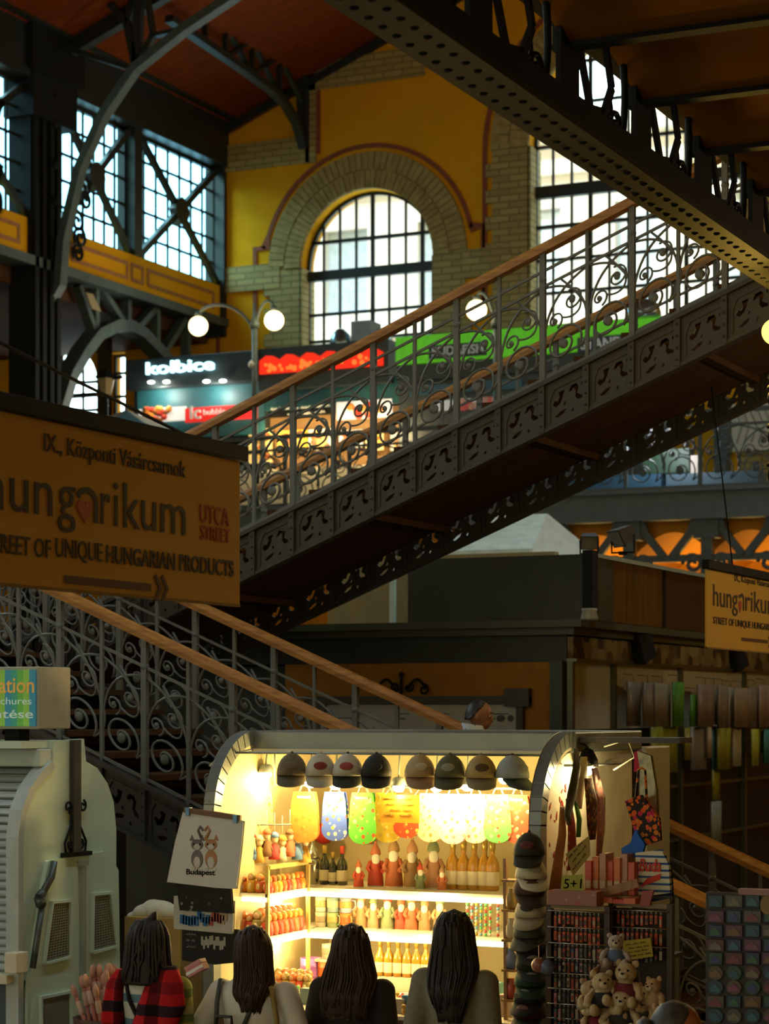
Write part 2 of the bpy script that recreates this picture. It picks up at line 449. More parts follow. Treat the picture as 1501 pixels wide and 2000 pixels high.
for (px0, py0) in ((535,575),(878,560)):
    for i in range(4):
        for j in range(5):
            p = P2(px0+ i*11, py0 + j*11)
            if (i+j) % 2: b.poly([(p[0]-.05,p[1]),(p[0],p[1]+.05),(p[0]+.05,p[1]),(p[0],p[1]-.05)], 'v', f0, f1)
tag(b.build('trim_7', mat('grey_paint', (.2,.19,.14), .9)), kind='structure')

# windows of the end wall
def arched_window(n, W, ncol, zbars, thick, glassm):
    c, zs, r, zb = W; w = bpy.data.objects.new('window_%d' % n, None); COL.objects.link(w); w['kind'] = 'structure'
    w.location = (c, VG+.3, zb); OFF[w.name] = Vector(w.location)
    f = MB(); y0, y1 = VG+.26, VG+.34
    outl = arch(c, zs, r, zb)
    f.strip(outl, .13, 'v', y0, y1)
    for i in range(1, ncol):
        x = c - r + 2*r*i/ncol; top = zs + sqrt(max(0, r*r - (x-c)**2))
        wd = .085 if i in thick else .05
        f.box((x-wd/2, y0+.02, zb), (x+wd/2, y1-.02, top))
    for z, wd in zbars:
        hw = r if z <= zs else sqrt(max(0, r*r - (z-zs)**2))
        f.box((c-hw, y0 - (.06 if wd > .1 else 0), z-wd/2), (c+hw, y1, z+wd/2))
    f.build('frame', IRON, w)
    g = MB(); g.poly(outl, 'v', VG+.295, VG+.305); g.build('pane', glassm, w)
zz = lambda W, y: VU((588+846)/2, y, VG)[1]
arched_window(1, W1, 8, [(zz(W1,459),.07),(zz(W1,526),.2),(zz(W1,602),.06),(zz(W1,655),.06)], (4,7), GLASS)
z2 = lambda y: VU(1100, y, VG)[1]
arched_window(2, W2, 11, [(z2(115),.06),(z2(195),.06),(z2(276),.06),(z2(366),.24),(z2(434),.07),(z2(500),.06),(z2(565),.06),(z2(630),.06)], (3,8), GLASS)
arched_window(3, W3, 3, [(VU(130,745,VG)[1],.06),(VU(130,770,VG)[1],.1),(VU(130,800,VG)[1],.06),(VU(130,830,VG)[1],.06)], (), GLASS)
w = bpy.data.objects.new('window_4', None); COL.objects.link(w); w['kind'] = 'structure'
w.location = (a0[0], VG+.3, a1[1]); OFF[w.name] = Vector(w.location)
f = MB().strip(rect4 + rect4[:1], .12, 'v', VG+.26, VG+.34)
for k in (.3,.55,.8):
    z = a1[1] + (a0[1]-a1[1])*k; f.box((a0[0], VG+.27, z-.03), (a1[0], VG+.33, z+.03))
f.build('frame', IRON, w); MB().poly(rect4, 'v', VG+.295, VG+.305).build('pane', GLASS, w)

# the houses across the street
def house(name, label, u0, u1, v, ztop, colm, trimm, facing='v'):
    h = T(name, label, 'building', ((u0+u1)/2, v, 0))
    holes = []; panes = MB(); n = int((u1-u0)/3.0)
    for k in range(n):
        for fl in range(int(ztop/4.2)):
            x = u0 + 1.5 + k*3.0; z = 2.2 + fl*4.2
            o = arch(x, z+1.3, .75, z-.4, 10) if fl % 2 == 0 else [(x-.7,z-.4),(x-.7,z+2),(x+.7,z+2),(x+.7,z-.4)]
            holes.append(o); panes.poly(o, 'v', v+.28, v+.3)
    MB().plate([(u0,0),(u0,ztop),(u1,ztop),(u1,0)], holes, 'v', v, v+.4).build('facade', colm, h)
    panes.build('window_panes', mat('far_pane', (.45,.55,.66), .2), h)
    c = MB()
    for fl in range(int(ztop/4.2)+1): c.box((u0, v-.25, fl*4.2+.9), (u1, v+.1, fl*4.2+1.25))
    c.box((u0-.2, v-.5, ztop-.4), (u1+.2, v+.4, ztop+.3)); c.build('cornice', trimm, h)
    return h
PALE = mat('pale_stucco', (.74,.70,.68), .9, var=.06, scale=.3); PALE2 = mat('pale_stone', (.86,.84,.78), .9, var=.05, scale=.3)
house('town_house', 'pale pink town house with arched windows seen through the end wall windows', -30, 4, 58, 19, PALE, PALE2)
hb = T('apartment_house', 'pale grey apartment house outside the left clerestory windows', 'building', (-60, 52, 0))
hbm = MB(); hbm.box((-75, 44, 0), (-40, 56, 14.5)); hbm.build('facade', mat('blue_grey_stucco', (.72,.80,.86), .9, var=.05, scale=.3), hb)
hc = MB()
for fl in range(4): hc.box((-75.2, 43.6, fl*4+2.8), (-39.6, 44.0, fl*4+3.15))
hc.build('cornice', PALE, hb)
hp = MB()
for fl in range(3):
    for k in range(11): hp.box((-74+k*3.1, 43.9, fl*4+4.2), (-72.6+k*3.1, 44.05, fl*4+6.2))
hp.build('window_panes', MATS['far_pane'], hb)

# left arcade wall: clerestory windows, yellow frieze, beam, truss
def L2(px, py): return UV(px, py, UL)
def Lz(px, py): return L2(px, py)[1]
zt = Lz(250, 262); zbw = Lz(250, 508); zb2 = Lz(250, 577); zbeam = Lz(250, 594)
v_c = L2(405, 400)[0]; v_m = L2(236, 400)[0]; v_l = L2(100, 400)[0]
COLV = L2(66, 400)[0]
tag(MB().box((UL, v_m-22, zt), (UL+.5, VG, zt+.95)).box((UL-.1, v_m-22, zt+.95), (UL+.7, VG, zt+1.1)).build('trim_8', IRON), kind='structure')
fr = MB().box((UL, v_m-22, zb2), (UL+.35, VG, zbw))
tag(fr.build('wall_left', DEEP), kind='structure')
pk = MB(); pf0, pf1 = UL+.35, UL+.37
def rect_line(v0, z0, v1, z1): pk.strip([(v0,z0),(v1,z0),(v1,z1),(v0,z1),(v0,z0)], .07, 'u', pf0, pf1)
zq0, zq1 = zb2+.2, zbw-.2
rect_line(COLV+.7, zq0, v_m-.35, zq1); rect_line(v_m-.18, zq0, v_m+.22, zq1); rect_line(v_m+.42, zq0, VG-.4, zq1)
rect_line(COLV-5, zq0, COLV-1, zq1)
tag(pk.build('trim_9', PINKLINE), kind='structure')
tag(MB().box((UL-.1, v_m-22, zbeam), (UL+.5, VG, zb2)).build('trim_10', TEALIRON), kind='structure')
tag(MB().box((-34, -20, zbeam-.3), (UL, VG, zbeam+.1)).build('ceiling', mat('aisle_ceiling_boards', (.09,.035,.01), .9)), kind='structure')
def cler(n, v0, v1):
    w = bpy.data.objects.new('window_%d' % n, None); COL.objects.link(w); w['kind'] = 'structure'
    w.location = (UL+.2, (v0+v1)/2, zbw); OFF[w.name] = Vector(w.location)
    f = MB(); x0, x1 = UL+.12, UL+.2
    f.strip([(v0,zbw),(v1,zbw),(v1,zt),(v0,zt),(v0,zbw)], .14, 'u', x0, x1)
    k = 7
    for i in range(1, k): v = v0+(v1-v0)*i/k; f.box((x0+.02, v-.022, zbw), (x1-.02, v+.022, zt))
    for i in range(1, 5): z = zbw+(zt-zbw)*i/5; f.box((x0+.02, v0, z-.025), (x1-.02, v1, z+.025))
    f.build('frame', IRON, w)
    b = MB(); m = ((v0+v1)/2, (zbw+zt)/2)
    for p, q in (((v0,zbw),(v1,zt)), ((v0,zt),(v1,zbw))): b.strip([p, q], .13, 'u', UL+.24, UL+.34)
    b.poly([(m[0]+.28*cos(t*pi/4), m[1]+.28*sin(t*pi/4)) for t in range(8)], 'u', UL+.22, UL+.38)
    b.build('cross_brace', IRON, w)
    MB().box((UL+.155, v0, zbw), (UL+.165, v1, zt)).build('pane', GLASSB, w)
cler(5, v_l-.3, v_m-.12); cler(6, v_m+.12, v_c-.05)
cler(7, COLV-4.2, COLV-.6); cler(8, COLV-8, COLV-4.5)
tag(MB().box((UL, v_m-.14, zbw), (UL+.4, v_m+.14, zt)).box((UL, v_c-.1, zbeam-.2), (UL+.45, VG, zt)).build('trim_11', IRON), kind='structure')

tr = T('arcade_truss', 'grey-green iron arch truss under the yellow frieze on the left', 'truss', (UL+.2, v_m, zbeam-2))
b = MB()
vt = lambda px: L2(px, 600)[0]
arcp = [L2(px, py) for px, py in ((92,800),(112,735),(138,690),(165,655),(200,638),(228,640),(250,652),(285,687),(330,740),(360,800))]
b.strip(arcp, .22, 'u', UL+.05, UL+.4); b.build('arch_rib', TEALIRON, tr)
for i, (p, q) in enumerate((((165,562),(165,655)), ((228,580),(228,640)), ((285,598),(285,690)), ((132,560),(165,655)), ((176,566),(222,636)), ((280,605),(240,650)), ((340,625),(300,690)), ((345,610),(345,760)))):
    MB().strip([L2(*p), L2(*q)], .12, 'u', UL+.12, UL+.3).build('strut', TEALIRON, tr)
MB().poly([L2(128,575), L2(142,578), L2(158,612), L2(140,606)], 'u', UL+.42, UL+.45).build('plaque', mat('plaque_paint', (.33,.27,.14), .7), tr)

# iron column at the left with its scrolled brackets
cl = T('iron_column', 'black ornate cast iron column at the left edge under the roof', 'column', (UL+.35, COLV, 0))
b = MB().box((UL-.05, COLV-.72, 0), (UL+.42, COLV+.16, 17))
b.build('shaft', BLACK, cl)
b = MB()
for dv in (-.62, -.38, -.14, .08):
    b.box((UL+.42, COLV+dv-.06, 0), (UL+.5, COLV+dv+.06, 16))
b.build('rib', BLACK, cl)
z1 = Lz(66, 100)
MB().box((UL-.2, COLV-.95, z1-.6), (UL+.62, COLV+.75, z1+.5)).box((UL-.1, COLV-.82, z1-1.4), (UL+.55, COLV+.6, z1-.6)).build('capital', BLACK, cl)
b = MB()
def spiral(cx, cy, r0, r1, a0, a1, n=22):
    return [(cx+(r0+(r1-r0)*i/n)*cos(a0+(a1-a0)*i/n), cy+(r0+(r1-r0)*i/n)*sin(a0+(a1-a0)*i/n)) for i in range(n+1)]
for px, py, r in ((118,372,.28),(122,398,.2),(106,438,.25),(112,470,.22),(108,500,.18)):
    q = L2(px, py); b.tube([(UL+.5, x, z) for x, z in spiral(q[0], q[1], .04, r, 0, 3.2*pi)], .035, 5)
for py in (200, 250, 330, 400): b.ball((UL+.5, COLV-.1, Lz(66, py)), .09)
b.build('scrollwork', BLACK, cl)

# roof trusses
tr = T('roof_truss', 'dark iron roof truss with long slanting braces springing from the column', 'truss', V(118, 690, COLV))
def Q(px, py): return VU(px, py, COLV)
b = MB().strip([Q(92,600), Q(118,555), Q(124,470), Q(157,330), Q(205,222), Q(264,135), Q(360,58), Q(470,-15), Q(600,-90)], .15, 'v', COLV-.12, COLV+.1)
b.build('brace', TEALIRON, tr)
for p, q, wd in (((268,135),(273,-30),.16), ((108,86),(264,137),.09), ((60,95),(200,-8),.2), ((205,-5),(250,45),.12), ((250,45),(266,125),.14), ((262,-20),(250,45),.07), ((288,-10),(300,70),.07), ((300,70),(272,122),.1), ((300,70),(370,55),.07)):
    MB().strip([Q(*p), Q(*q)], wd, 'v', COLV-.08, COLV+.06).build('strut', IRON, tr)
UP = VU(596, 200, VG)[0]
tr = T('purlin_truss', 'dark lattice roof purlin ending in a bracket on the end wall', 'truss', (UP, VG, 13))
def K(px, py): return UV(px, py, UP)
zt0 = K(590,135)[1]; v0 = 30.0
bot = [K(600,288), K(592,285), K(578,238), K(556,202), K(530,176), K(480,139), K(400,84), K(330,36)]
MB().strip([(VG, zt0), (v0, zt0)], .2, 'u', UP-.1, UP+.1).build('top_chord', IRON, tr)
MB().strip(bot, .13, 'u', UP-.09, UP+.09).build('bottom_chord', IRON, tr)
MB().strip([K(594,140), K(598,290)], .3, 'u', UP-.12, UP+.12).build('end_post', IRON, tr)
for px0, py0, px1, py1 in ((545,112,545,186),(492,80,492,146),(440,48,440,112),(400,22,400,84),(545,112,492,146),(492,80,545,186),(440,48,492,146),(492,80,440,112),(545,112,590,200)):
    MB().strip([(K(px0,py0)[0], zt0), K(px1,py1)], .07, 'u', UP-.05, UP+.05).build('lattice_bar', IRON, tr)
# roof
ze = Lz(405, 262); RC = W2[0]; hw = RC - UL; sl = .377; zr = ze + hw*sl
rb = MB()
rb.poly([(UL-.6, ze-.6*sl), (RC, zr), (RC+hw+.6, ze-.6*sl), (RC+hw+.6, ze-.6*sl+.25), (RC, zr+.25), (UL-.6, ze-.6*sl+.25)], 'v', -20, VG+.3)
tag(rb.build('ceiling', ROOF), kind='structure')
rr = MB()
for v in (34.0, 28, 22):
    rr.poly([(UL, ze-.28), (RC, zr-.28), (RC, zr), (UL, ze)], 'v', v-.1, v+.1)
tag(rr.build('trim_12', IRON), kind='structure')
tag(MB().poly([(UL+.2, ze-.16), (RC, zr-.16), (RC, zr), (UL+.2, ze)], 'v', VG-.12, VG).build('trim_13', IRON), kind='structure')
# outer right wall of the hall and the aisle roof over the camera
tag(MB().box((6, -20, 0), (6.4, 44, 10)).build('wall_right', OCHRE), kind='structure')
tag(MB().box((-4, -20, 9.2), (6.4, 44, 9.5)).build('ceiling', VAULT), kind='structure')
tag(MB().box((-34.4, -20, 0), (-34, 44, 10.2)).build('wall_left', OCHRE), kind='structure')

# ================================================================ FAR GALLERY
GV = 33.8
tag(MB().box((-34, GV, GZ-.12), (6, VG, GZ)).build('floor', mat('gallery_boards', (.12,.10,.07), .6)), kind='structure')
fa = MB().box((-22.6, GV-.12, GZ-.36), (-3.4, GV, GZ+.05)).box((-22.6, GV-.2, GZ+.02), (-3.4, GV+.05, GZ+.08)).box((-22.6, GV-.2, GZ-.42), (-3.4, GV+.05, GZ-.36))
tag(fa.build('gallery_fascia', mat('blue_grey_iron', (.10,.125,.135), .6)), 'blue-grey iron edge beam of the far gallery below its railing', 'edge beam')
BLUEIRON = mat('blue_grey_iron_dark', (.06,.08,.088), .5)

# vaults under the far gallery
bays = [VU(px, 1060, GV)[0] for px in (780, 930, 1080, 1230, 1382, 1530)]
vm = MB()
for a, bb in zip(bays[:-1], bays[1:]):
    n = 10; ring0 = []; ring1 = []
    for i in range(n+1):
        t = i/n; u = a + (bb-a)*t; z = GZ - .92 + .34*sin(pi*t)
        ring0.append((u, GV+.3, z)); ring1.append((u, VG, z))
    vm.loft([ring0, ring1], 0, True, False, False)
    vm.poly([(a, GZ-.1)] + [(p[0], p[2]) for p in ring0] + [(bb, GZ-.1)], 'v', GV+.25, GV+.3)
VO = mat('orange_vault_plaster', (.62,.25,.015), .9, var=.06)
tag(vm.build('ceiling', VO), kind='structure')
for i, u in enumerate(bays):
    names = ['leftmost', 'second', 'third', 'fourth', 'fifth', 'rightmost']
    br = T('gallery_bracket', 'blue-grey iron bracket under the far gallery, %s from the left' % ORD[i], 'bracket', (u, GV, 0), 'brackets under the far gallery')
    MB().box((u-.09, GV-.1, 0), (u+.09, GV+.08, GZ-.42)).box((u-.2, GV-.12, GZ-.72), (u+.2, GV+.1, GZ-.42)).build('post', BLUEIRON, br)
    for s in (-1, 1):
        MB().strip([(u+s*.2, GZ-.42), (u+s*.27, GZ-.62), (u+s*.58, GZ-1.0)], .12, 'v', GV-.08, GV+.02).build('brace', BLUEIRON, br)
        MB().tube([(x, GV-.03, z) for x, z in spiral(u+s*.24, GZ-1.12, .03, .17, 0, 3*pi)], .035, 5).build('scroll', BLUEIRON, br)
MB_ = MB().box((bays[0], GV-.06, GZ-1.08), (bays[-1], GV+.04, GZ-.97))
tag(MB_.build('tie_beam', BLUEIRON), 'blue-grey horizontal tie beam under the gallery arches', 'beam')
tag(MB().box((-22, VG-.1, 0), (-3, VG-.02, GZ-.2)).build('wall_back', mat('orange_plaster', (.6,.25,.02), .9)), kind='structure')
for i in range(1, 5):
    u = (bays[i]+bays[i+1])/2 if i+1 < len(bays) else bays[i]
    lamp('under_gallery_lamp', (u, 36.6, 3.6), 95, (1,.62,.15), .2)

# railing panels
def scroll_panel(w, h, k=0.0, r=.009, flip=False):
    """one bay of wrought iron: a big C scroll below, a crossing arch above, small spirals between"""
    m = MB()
    def pt(x, y):
        if flip: x = 1 - x
        return (x*w, 0, y*h + k*x*w)
    def cur(p2, rr=r): m.tube([pt(*p) for p in p2], rr, 5)
    ax = h / w
    s = [(.46 + rr*cos(t), .27 + rr*sin(t)/ax) for rr, t in [(.07+.36*i/30, .3 - 3.3*pi*i/30 + pi) for i in range(31)]]
    e = s[-1]
    def bez(a, b, c, d, n=12):
        return [tuple((1-t)**3*a[q]+3*(1-t)**2*t*b[q]+3*(1-t)*t*t*c[q]+t**3*d[q] for q in (0,1)) for t in [i/n for i in range(n+1)]]
    cur(s)
    cur(bez(e, (e[0]+.5, .3), (1.02,.62), (.42,.98)))
    cur(bez((.0,.30), (.05,.7), (.3,.9), (1.0,.98)))
    cur(bez((1.0,.42), (.95,.75), (.6,.92), (0,.98)))
    cur([(.66 + rr*cos(t), .70 + rr*sin(t)/ax) for rr, t in [(.05+.19*i/22, 2.6*pi*i/22) for i in range(23)]], r*.85)
    cur([(.27 + rr*cos(t), .56 + rr*sin(t)/ax) for rr, t in [(.04+.15*i/18, -2.4*pi*i/18) for i in range(19)]], r*.85)
    cur(bez((.85,.66), (.9,.5), (.6,.5), (.42,.57)), r*.8)
    for c in ((.46,.27,.075),(.66,.70,.05),(.27,.56,.04)):
        p = pt(c[0], c[1]); m.ball(p, (c[2]*w*1.5, r*1.3, c[2]*w*1.5), 8, 6)
    return m
rl = T('gallery_railing', 'blue-grey wrought iron railing along the far gallery edge', 'railing', (-12, GV, GZ))
PW = .62
proto = scroll_panel(PW, .95, 0, .014).build('scroll_panel', BLUEIRON, rl, local=True)
proto.location = (-21.5+12, 0, .12)
for i in range(1, 29):
    c_ = proto.copy(); COL.objects.link(c_); c_.parent = rl; c_.location = (-21.5+12+i*PW, 0, .12)
for i in range(0, 30, 2):
    MB().box((-21.5+i*PW-.03, GV-.03, GZ), (-21.5+i*PW+.03, GV+.03, GZ+1.3)).build('post', BLUEIRON, rl)
MB().box((-22.2, GV-.04, GZ+1.26), (-3.4, GV+.04, GZ+1.33)).build('top_rail', BLUEIRON, rl)
MB().box((-22.2, GV-.02, GZ+1.05), (-3.4, GV+.02, GZ+1.09)).box((-22.2, GV-.02, GZ+.1), (-3.4, GV+.02, GZ+.14)).build('rail', BLUEIRON, rl)
# ---------------------------------------------------------------- food stalls on the far gallery
SV = 36.2
def gbox(name, label, cat, px0, py0, px1, py1, v, depth, m, group=None, parent=None, bevel=0):
    p = V(px0, py1, v); q = V(px1, py0, v)
    o = MB().box((p[0], v, p[2]), (q[0], v+depth, q[2])).build(name, m, parent, bevel)
    if parent is None: tag(o, label, cat, group)
    return o
def rect(px0, py0, px1, py1, v):
    p = VU(px0, py1, v); q = VU(px1, py0, v); return (p[0], p[1], q[0], q[1])
DARKTEAL = mat('dark_teal_panel', (.018,.03,.033), .5); TEAL = mat('teal_panel', (.02,.12,.145), .5)
st = T('food_stall', 'dark teal food stall with white glowing letters on the far gallery', 'food stall', (V(372,700,SV)[0], SV, GZ))
p = V(246, 762, SV); q = V(503, 683, SV)
MB().box((p[0], SV, p[2]), (q[0], SV+2.4, q[2])).build('fascia', DARKTEAL, st, .02)
MB().text('kolbice', 'v', SV-.06, rect(289,699,421,733,SV), .06, bold=.012).build('glowing_letters', lit('cyan_white_sign', (.5,.92,1.0), 3.2), st)
MB().box((p[0]+.1, SV+.25, GZ+1.75), (q[0], SV+.3, p[2])).build('teal_band', TEAL, st)
b = MB()
for i, px in enumerate((297,327,405,437)):
    e = V(px, 747 - i*.8, SV); b.ball((e[0], SV-.04, e[2]), (.075,.05,.03), 10, 6)
b.build('spotlight', lit('spot_white', (1,1,.9), 9), st)
for px in (312, 420):
    e = V(px, 757, SV); lamp('stall_spot', (e[0], SV-.1, e[2]-.1), 25, (1,.95,.8), .08)
MB().box((p[0], SV+.3, GZ), (p[0]+.12, SV+2.4, p[2])).box((q[0]-.12, SV+.3, GZ), (q[0], SV+2.4, p[2])).box((p[0], SV+2.0, GZ), (q[0], SV+2.1, p[2])).build('wall', DARKTEAL, st)
MB().box((p[0], SV+.1, GZ), (q[0], SV+.7, GZ+1.05)).build('counter', CREAM, st, .02)
bn = T('menu_banner', 'white and red lit menu banner under the glowing letter sign', 'banner', V(380, 825, SV))
r = rect(270,793,360,826,SV); MB().box((r[0], SV+.02, r[1]), (r[2], SV+.08, r[3])).build('white_panel', mat('lit_white_panel', (.8,.8,.75), .5, emit=(1,.95,.85), es=.55), bn)
r = rect(360,788,499,825,SV); MB().box((r[0], SV+.02, r[1]), (r[2], SV+.08, r[3])).build('red_panel', mat('lit_red_panel', (.8,.02,.02), .5, emit=(1,.03,.02), es=.55), bn)
MB().text('lc', 'v', SV-.0, rect(371,792,392,819,SV), .02, bold=.02).text('bubble', 'v', SV, rect(397,797,440,811,SV), .02).build('letters', WHITE, bn)
b = MB()
for i in range(26):
    e = V(random.uniform(280,330), random.uniform(797,822), SV); b.ball((e[0], SV+.01, e[2]), (.07,.02,.06), 7, 5, i % 3)
b.build('food_picture', [mat('food_red', (.7,.05,.02), .5), mat('food_orange', (.8,.3,.03), .5), mat('food_brown', (.35,.1,.02), .5)], bn)
# red sign with round dots
rs = T('red_sign', 'bright red lit sign with orange dots above the stair rail', 'sign', V(625, 730, SV))
r = rect(506,677,746,731,SV)
jag = [(r[0], r[1]), (r[2], r[1])]
n = 18
for i in range(n+1):
    x = r[2] + (r[0]-r[2])*i/n; jag.append((x, r[3] - (.09 if i % 3 == 0 else (.015 if i % 3 == 1 else 0))))
MB().poly(jag, 'v', SV, SV+.1).build('red_panel', lit('red_light', (1.0,.035,.012), 1.05), rs)
b = MB()
for i in range(38):
    x = random.uniform(r[0]+.08, r[2]-.08); z = r[1] + (r[3]-r[1]-.2)*random.random()**1.3 + .05; k = random.choice((.035,.05,.032))
    b.poly([(x+k*cos(t*pi/4), z+k*sin(t*pi/4)) for t in range(8)], 'v', SV-.02, SV)
b.build('dots', lit('orange_dots', (1.0,.25,.04), 1.0), rs)
b = MB(); b.box((r[0]-.05, SV+.05, r[1]-.3), (r[2]+.1, SV+2.4, r[3]+.14)); b.build('housing', DARKTEAL, rs)
st = T('food_stall', 'food stall with teal band under the red dotted sign', 'food stall', (V(625,700,SV)[0], SV+.3, GZ))
p = V(506, 760, SV+.3); q = V(770, 760, SV+.3)
MB().box((p[0], SV+.3, p[2]-.42), (q[0]+2.1, SV+.4, p[2]+.05)).build('teal_band', TEAL, st)
MB().box((p[0], SV+.5, GZ), (q[0], SV+.6, p[2]-.4)).build('back_wall', mat('warm_backdrop', (.3,.17,.06), .7), st)
MB().box((p[0], SV+.1, GZ), (q[0], SV+.5, GZ+1.05)).build('counter', CREAM, st, .02)
e = V(538, 800, SV); sb = T('chalk_board', 'black menu board with two white written lines below the red sign', 'board', e)
r = rect(520,793,648,815,SV); MB().box((r[0], SV+.1, r[1]), (r[2], SV+.16, r[3])).build('panel', BLACK, sb)
def scribble(m, x0, x1, z, h, axis, c, r=.004, words=3, seed=0):
    """a line of joined-up writing as a thin raised stroke"""
    rd = random.Random(seed); x = x0; w = (x1-x0)/words
    for k in range(words):
        a = x0 + k*w; bb = a + w*rd.uniform(.6,.85); n = max(6, int((bb-a)/h*3.2)); pts = []
        for i in range(n+1):
            xx = a + (bb-a)*i/n; zz = z + h*(rd.uniform(.25,1) if i % 2 else rd.uniform(-.1,.15))
            pts.append((xx, c, zz) if axis == 'v' else (c, xx, zz))
        m.tube(pts, r, 4)
    return m
b = MB(); scribble(b, r[0]+.05, r[2]-.05, r[1]+.14, .06, 'v', SV+.09, .012, 4, 1); scribble(b, r[0]+.4, r[2]-.1, r[1]+.03, .06, 'v', SV+.09, .012, 3, 2); b.build('writing', WHITE, sb)
def poster(px0, py0, px1, py1, label, base, cols, es=.45, seed=0, v=SV):
    rd = random.Random(seed); po = T('food_poster', label, 'poster', V((px0+px1)/2, py1, v))
    r = rect(px0,py0,px1,py1,v); MB().box((r[0], v+.04, r[1]), (r[2], v+.09, r[3])).build('panel', mat('poster_'+str(seed), base, .5, emit=base, es=es), po)
    b = MB(); ms = [mat('poster_%d_%d' % (seed, i), c, .5, emit=c, es=es*.6) for i, c in enumerate(cols)]
    for i in range(14):
        b.ball((r[0]+(r[2]-r[0])*rd.uniform(.25,.8), v+.03, r[1]+(r[3]-r[1])*rd.uniform(.15,.8)), (.09,.02,.07), 8, 5, i % len(ms))
    b.build('picture', ms, po); return po
poster(655,778,762,820,'white lit poster with red food picture under the red sign', (.85,.8,.75), [(.8,.05,.02),(.8,.3,.05)], .6, 3, SV+.24)
poster(850,772,1000,802,'pale lit poster with a small red picture beneath the green sign', (.55,.6,.62), [(.5,.08,.08),(.4,.2,.15)], .25, 4)
GL = [(483,836,528,905,(.75,.55,.2)),(540,838,596,880,(.95,.45,.03)),(600,836,648,880,(.8,.72,.5)),(660,838,705,875,(.9,.85,.7)),(712,840,745,880,(.85,.6,.25)),(760,838,800,880,(.55,.5,.4)),(805,845,850,870,(.3,.6,.55))]
for i, (x0,y0,x1,y1,c) in enumerate(GL):
    poster(x0,y0,x1,y1, ['amber lit menu panel beside the banner edge','deep orange lit menu panel behind the stair rail','cream lit menu panel in the middle of the food counter','brightest white lit panel above the counter','tan lit panel near the second stair post','dim beige panel near the grey post','small turquoise lit panel at the right of the food counter'][i],
           c, [(.5,.12,.02),(.8,.5,.1),(.2,.1,.04)], .55, 10+i, SV+.3)
for px in (520, 600, 690, 780):
    e = V(px, 850, SV); lamp('counter_lamp', (e[0], SV-.1, e[2]), 30, (1,.72,.35), .1)
# green sign and its stalls
gs = T('green_sign', 'long bright green stall sign with two dark lettered blocks', 'sign', V(1010, 715, SV))
p = V(772, 712, SV); q = V(1300, 637, SV)
GREENS = mat('lit_green', (.10,.5,.015), .5, emit=(.12,.62,.02), es=.32, var=.25)
MB().box((p[0], SV, p[2]), (q[0], SV+.12, VU(772,659,SV)[1])).build('panel', GREENS, gs)
NAVY = mat('navy_block', (.02,.035,.06), .6)
r1 = rect(838,667,950,702,SV); r2 = rect(1128,652,1235,690,SV)
for r_ in (r1, r2): MB().box((r_[0], SV-.03, r_[1]), (r_[2], SV, r_[3])).build('lettered_block', NAVY, gs)
PALEG = mat('pale_letters', (.6,.68,.7), .5)
MB().text('BUDAFISH', 'v', SV-.04, rect(845,671,945,697,SV), .02, bold=.02).build('letters', PALEG, gs)
MB().text('STANDL', 'v', SV-.04, rect(1135,656,1228,684,SV), .02, bold=.02).build('letters', PALEG, gs)
st = T('food_stall', 'grey-blue food stall under the long green sign', 'food stall', (V(1000,700,SV)[0], SV+.2, GZ))
MB().box((p[0], SV+.14, GZ), (q[0], SV+.22, p[2]+.1)).build('front', mat('slate_panel', (.045,.06,.065), .6), st)
r = rect(795,738,1015,772,SV); MB().box((r[0], SV+.08, r[1]), (r[2], SV+.14, r[3])).build('blue_band', mat('blue_panel', (.03,.10,.16), .5), st)
MB().box((p[0], SV+.05, p[2]-.3), (q[0], SV+.2, p[2]-.02)).build('canopy_edge', DARKTEAL, st)
# things on the roofs of the stalls
vb = T('ventilation_box', 'grey ventilation box on top of the red-signed stall', 'ventilation box', V(703,672,SV+.5))
gb = V(684,668,SV+.5); gq = V(722,624,SV+.5); MB().box((gb[0],SV+.5,gb[2]),(gq[0],SV+1,gq[2])).build('case', mat('duct_grey', (.22,.27,.3), .4), vb, .02)
for i, (px, py, rr) in enumerate(((665,652,.2),(745,655,.2),(1275,612,.3))):
    e = V(px, py, SV+.6); z0 = V(px, 672 if i < 2 else 640, SV+.6)[2]
    hd = MB(); hd.lathe([(rr,0),(rr*1.05,.1),(rr*.9,.25),(rr*.4,.36),(.02,.38)], (e[0], SV+(.6 if i < 2 else .06), z0-.09 if i < 2 else VU(772,659,SV)[1]-.01), 14)
    tag(hd.build('vent_cowl', mat('dull_steel', (.25,.3,.32), .25, .8)), ['round steel vent cowl left of the grey box','round steel vent cowl right of the grey box','larger round vent cowl above the right end of the green sign'][i], 'vent cowl')
# counters seen under the stairs at the right
for i, (x0,y0,x1,y1,c,lb) in enumerate(((1090,925,1290,1005,(.02,.075,.13),'blue counter front behind the gallery railing, under the stairs'),(1300,918,1480,1003,(.04,.085,.12),'grey-blue counter front behind the gallery railing near the right edge'),(1255,872,1345,922,(.015,.05,.025),'dark green crate on the blue counter of the far gallery'),(1348,886,1362,922,(.5,.42,.36),'small pale carton beside the green crate on the gallery'))):
    tag(gbox(['counter','counter','crate','carton'][i], lb, ['counter','counter','crate','carton'][i], x0, y0 if i < 2 else y0+3, x1, y1 if i < 2 else 926, SV-1.3 if i < 2 else SV-1.25, .5 if i < 2 else .3, mat('ctr%d' % i, c, .5)), lb)
lamp('gallery_fill', V(1290, 860, SV-2.0), 55, (.9,.95,1.0), .2)  # added fill light to brighten the counters, no lamp stands here
wb = T('notice_board', 'large white notice board with thin lines at the right edge of the gallery', 'notice board', V(1465,882,VG-.2))
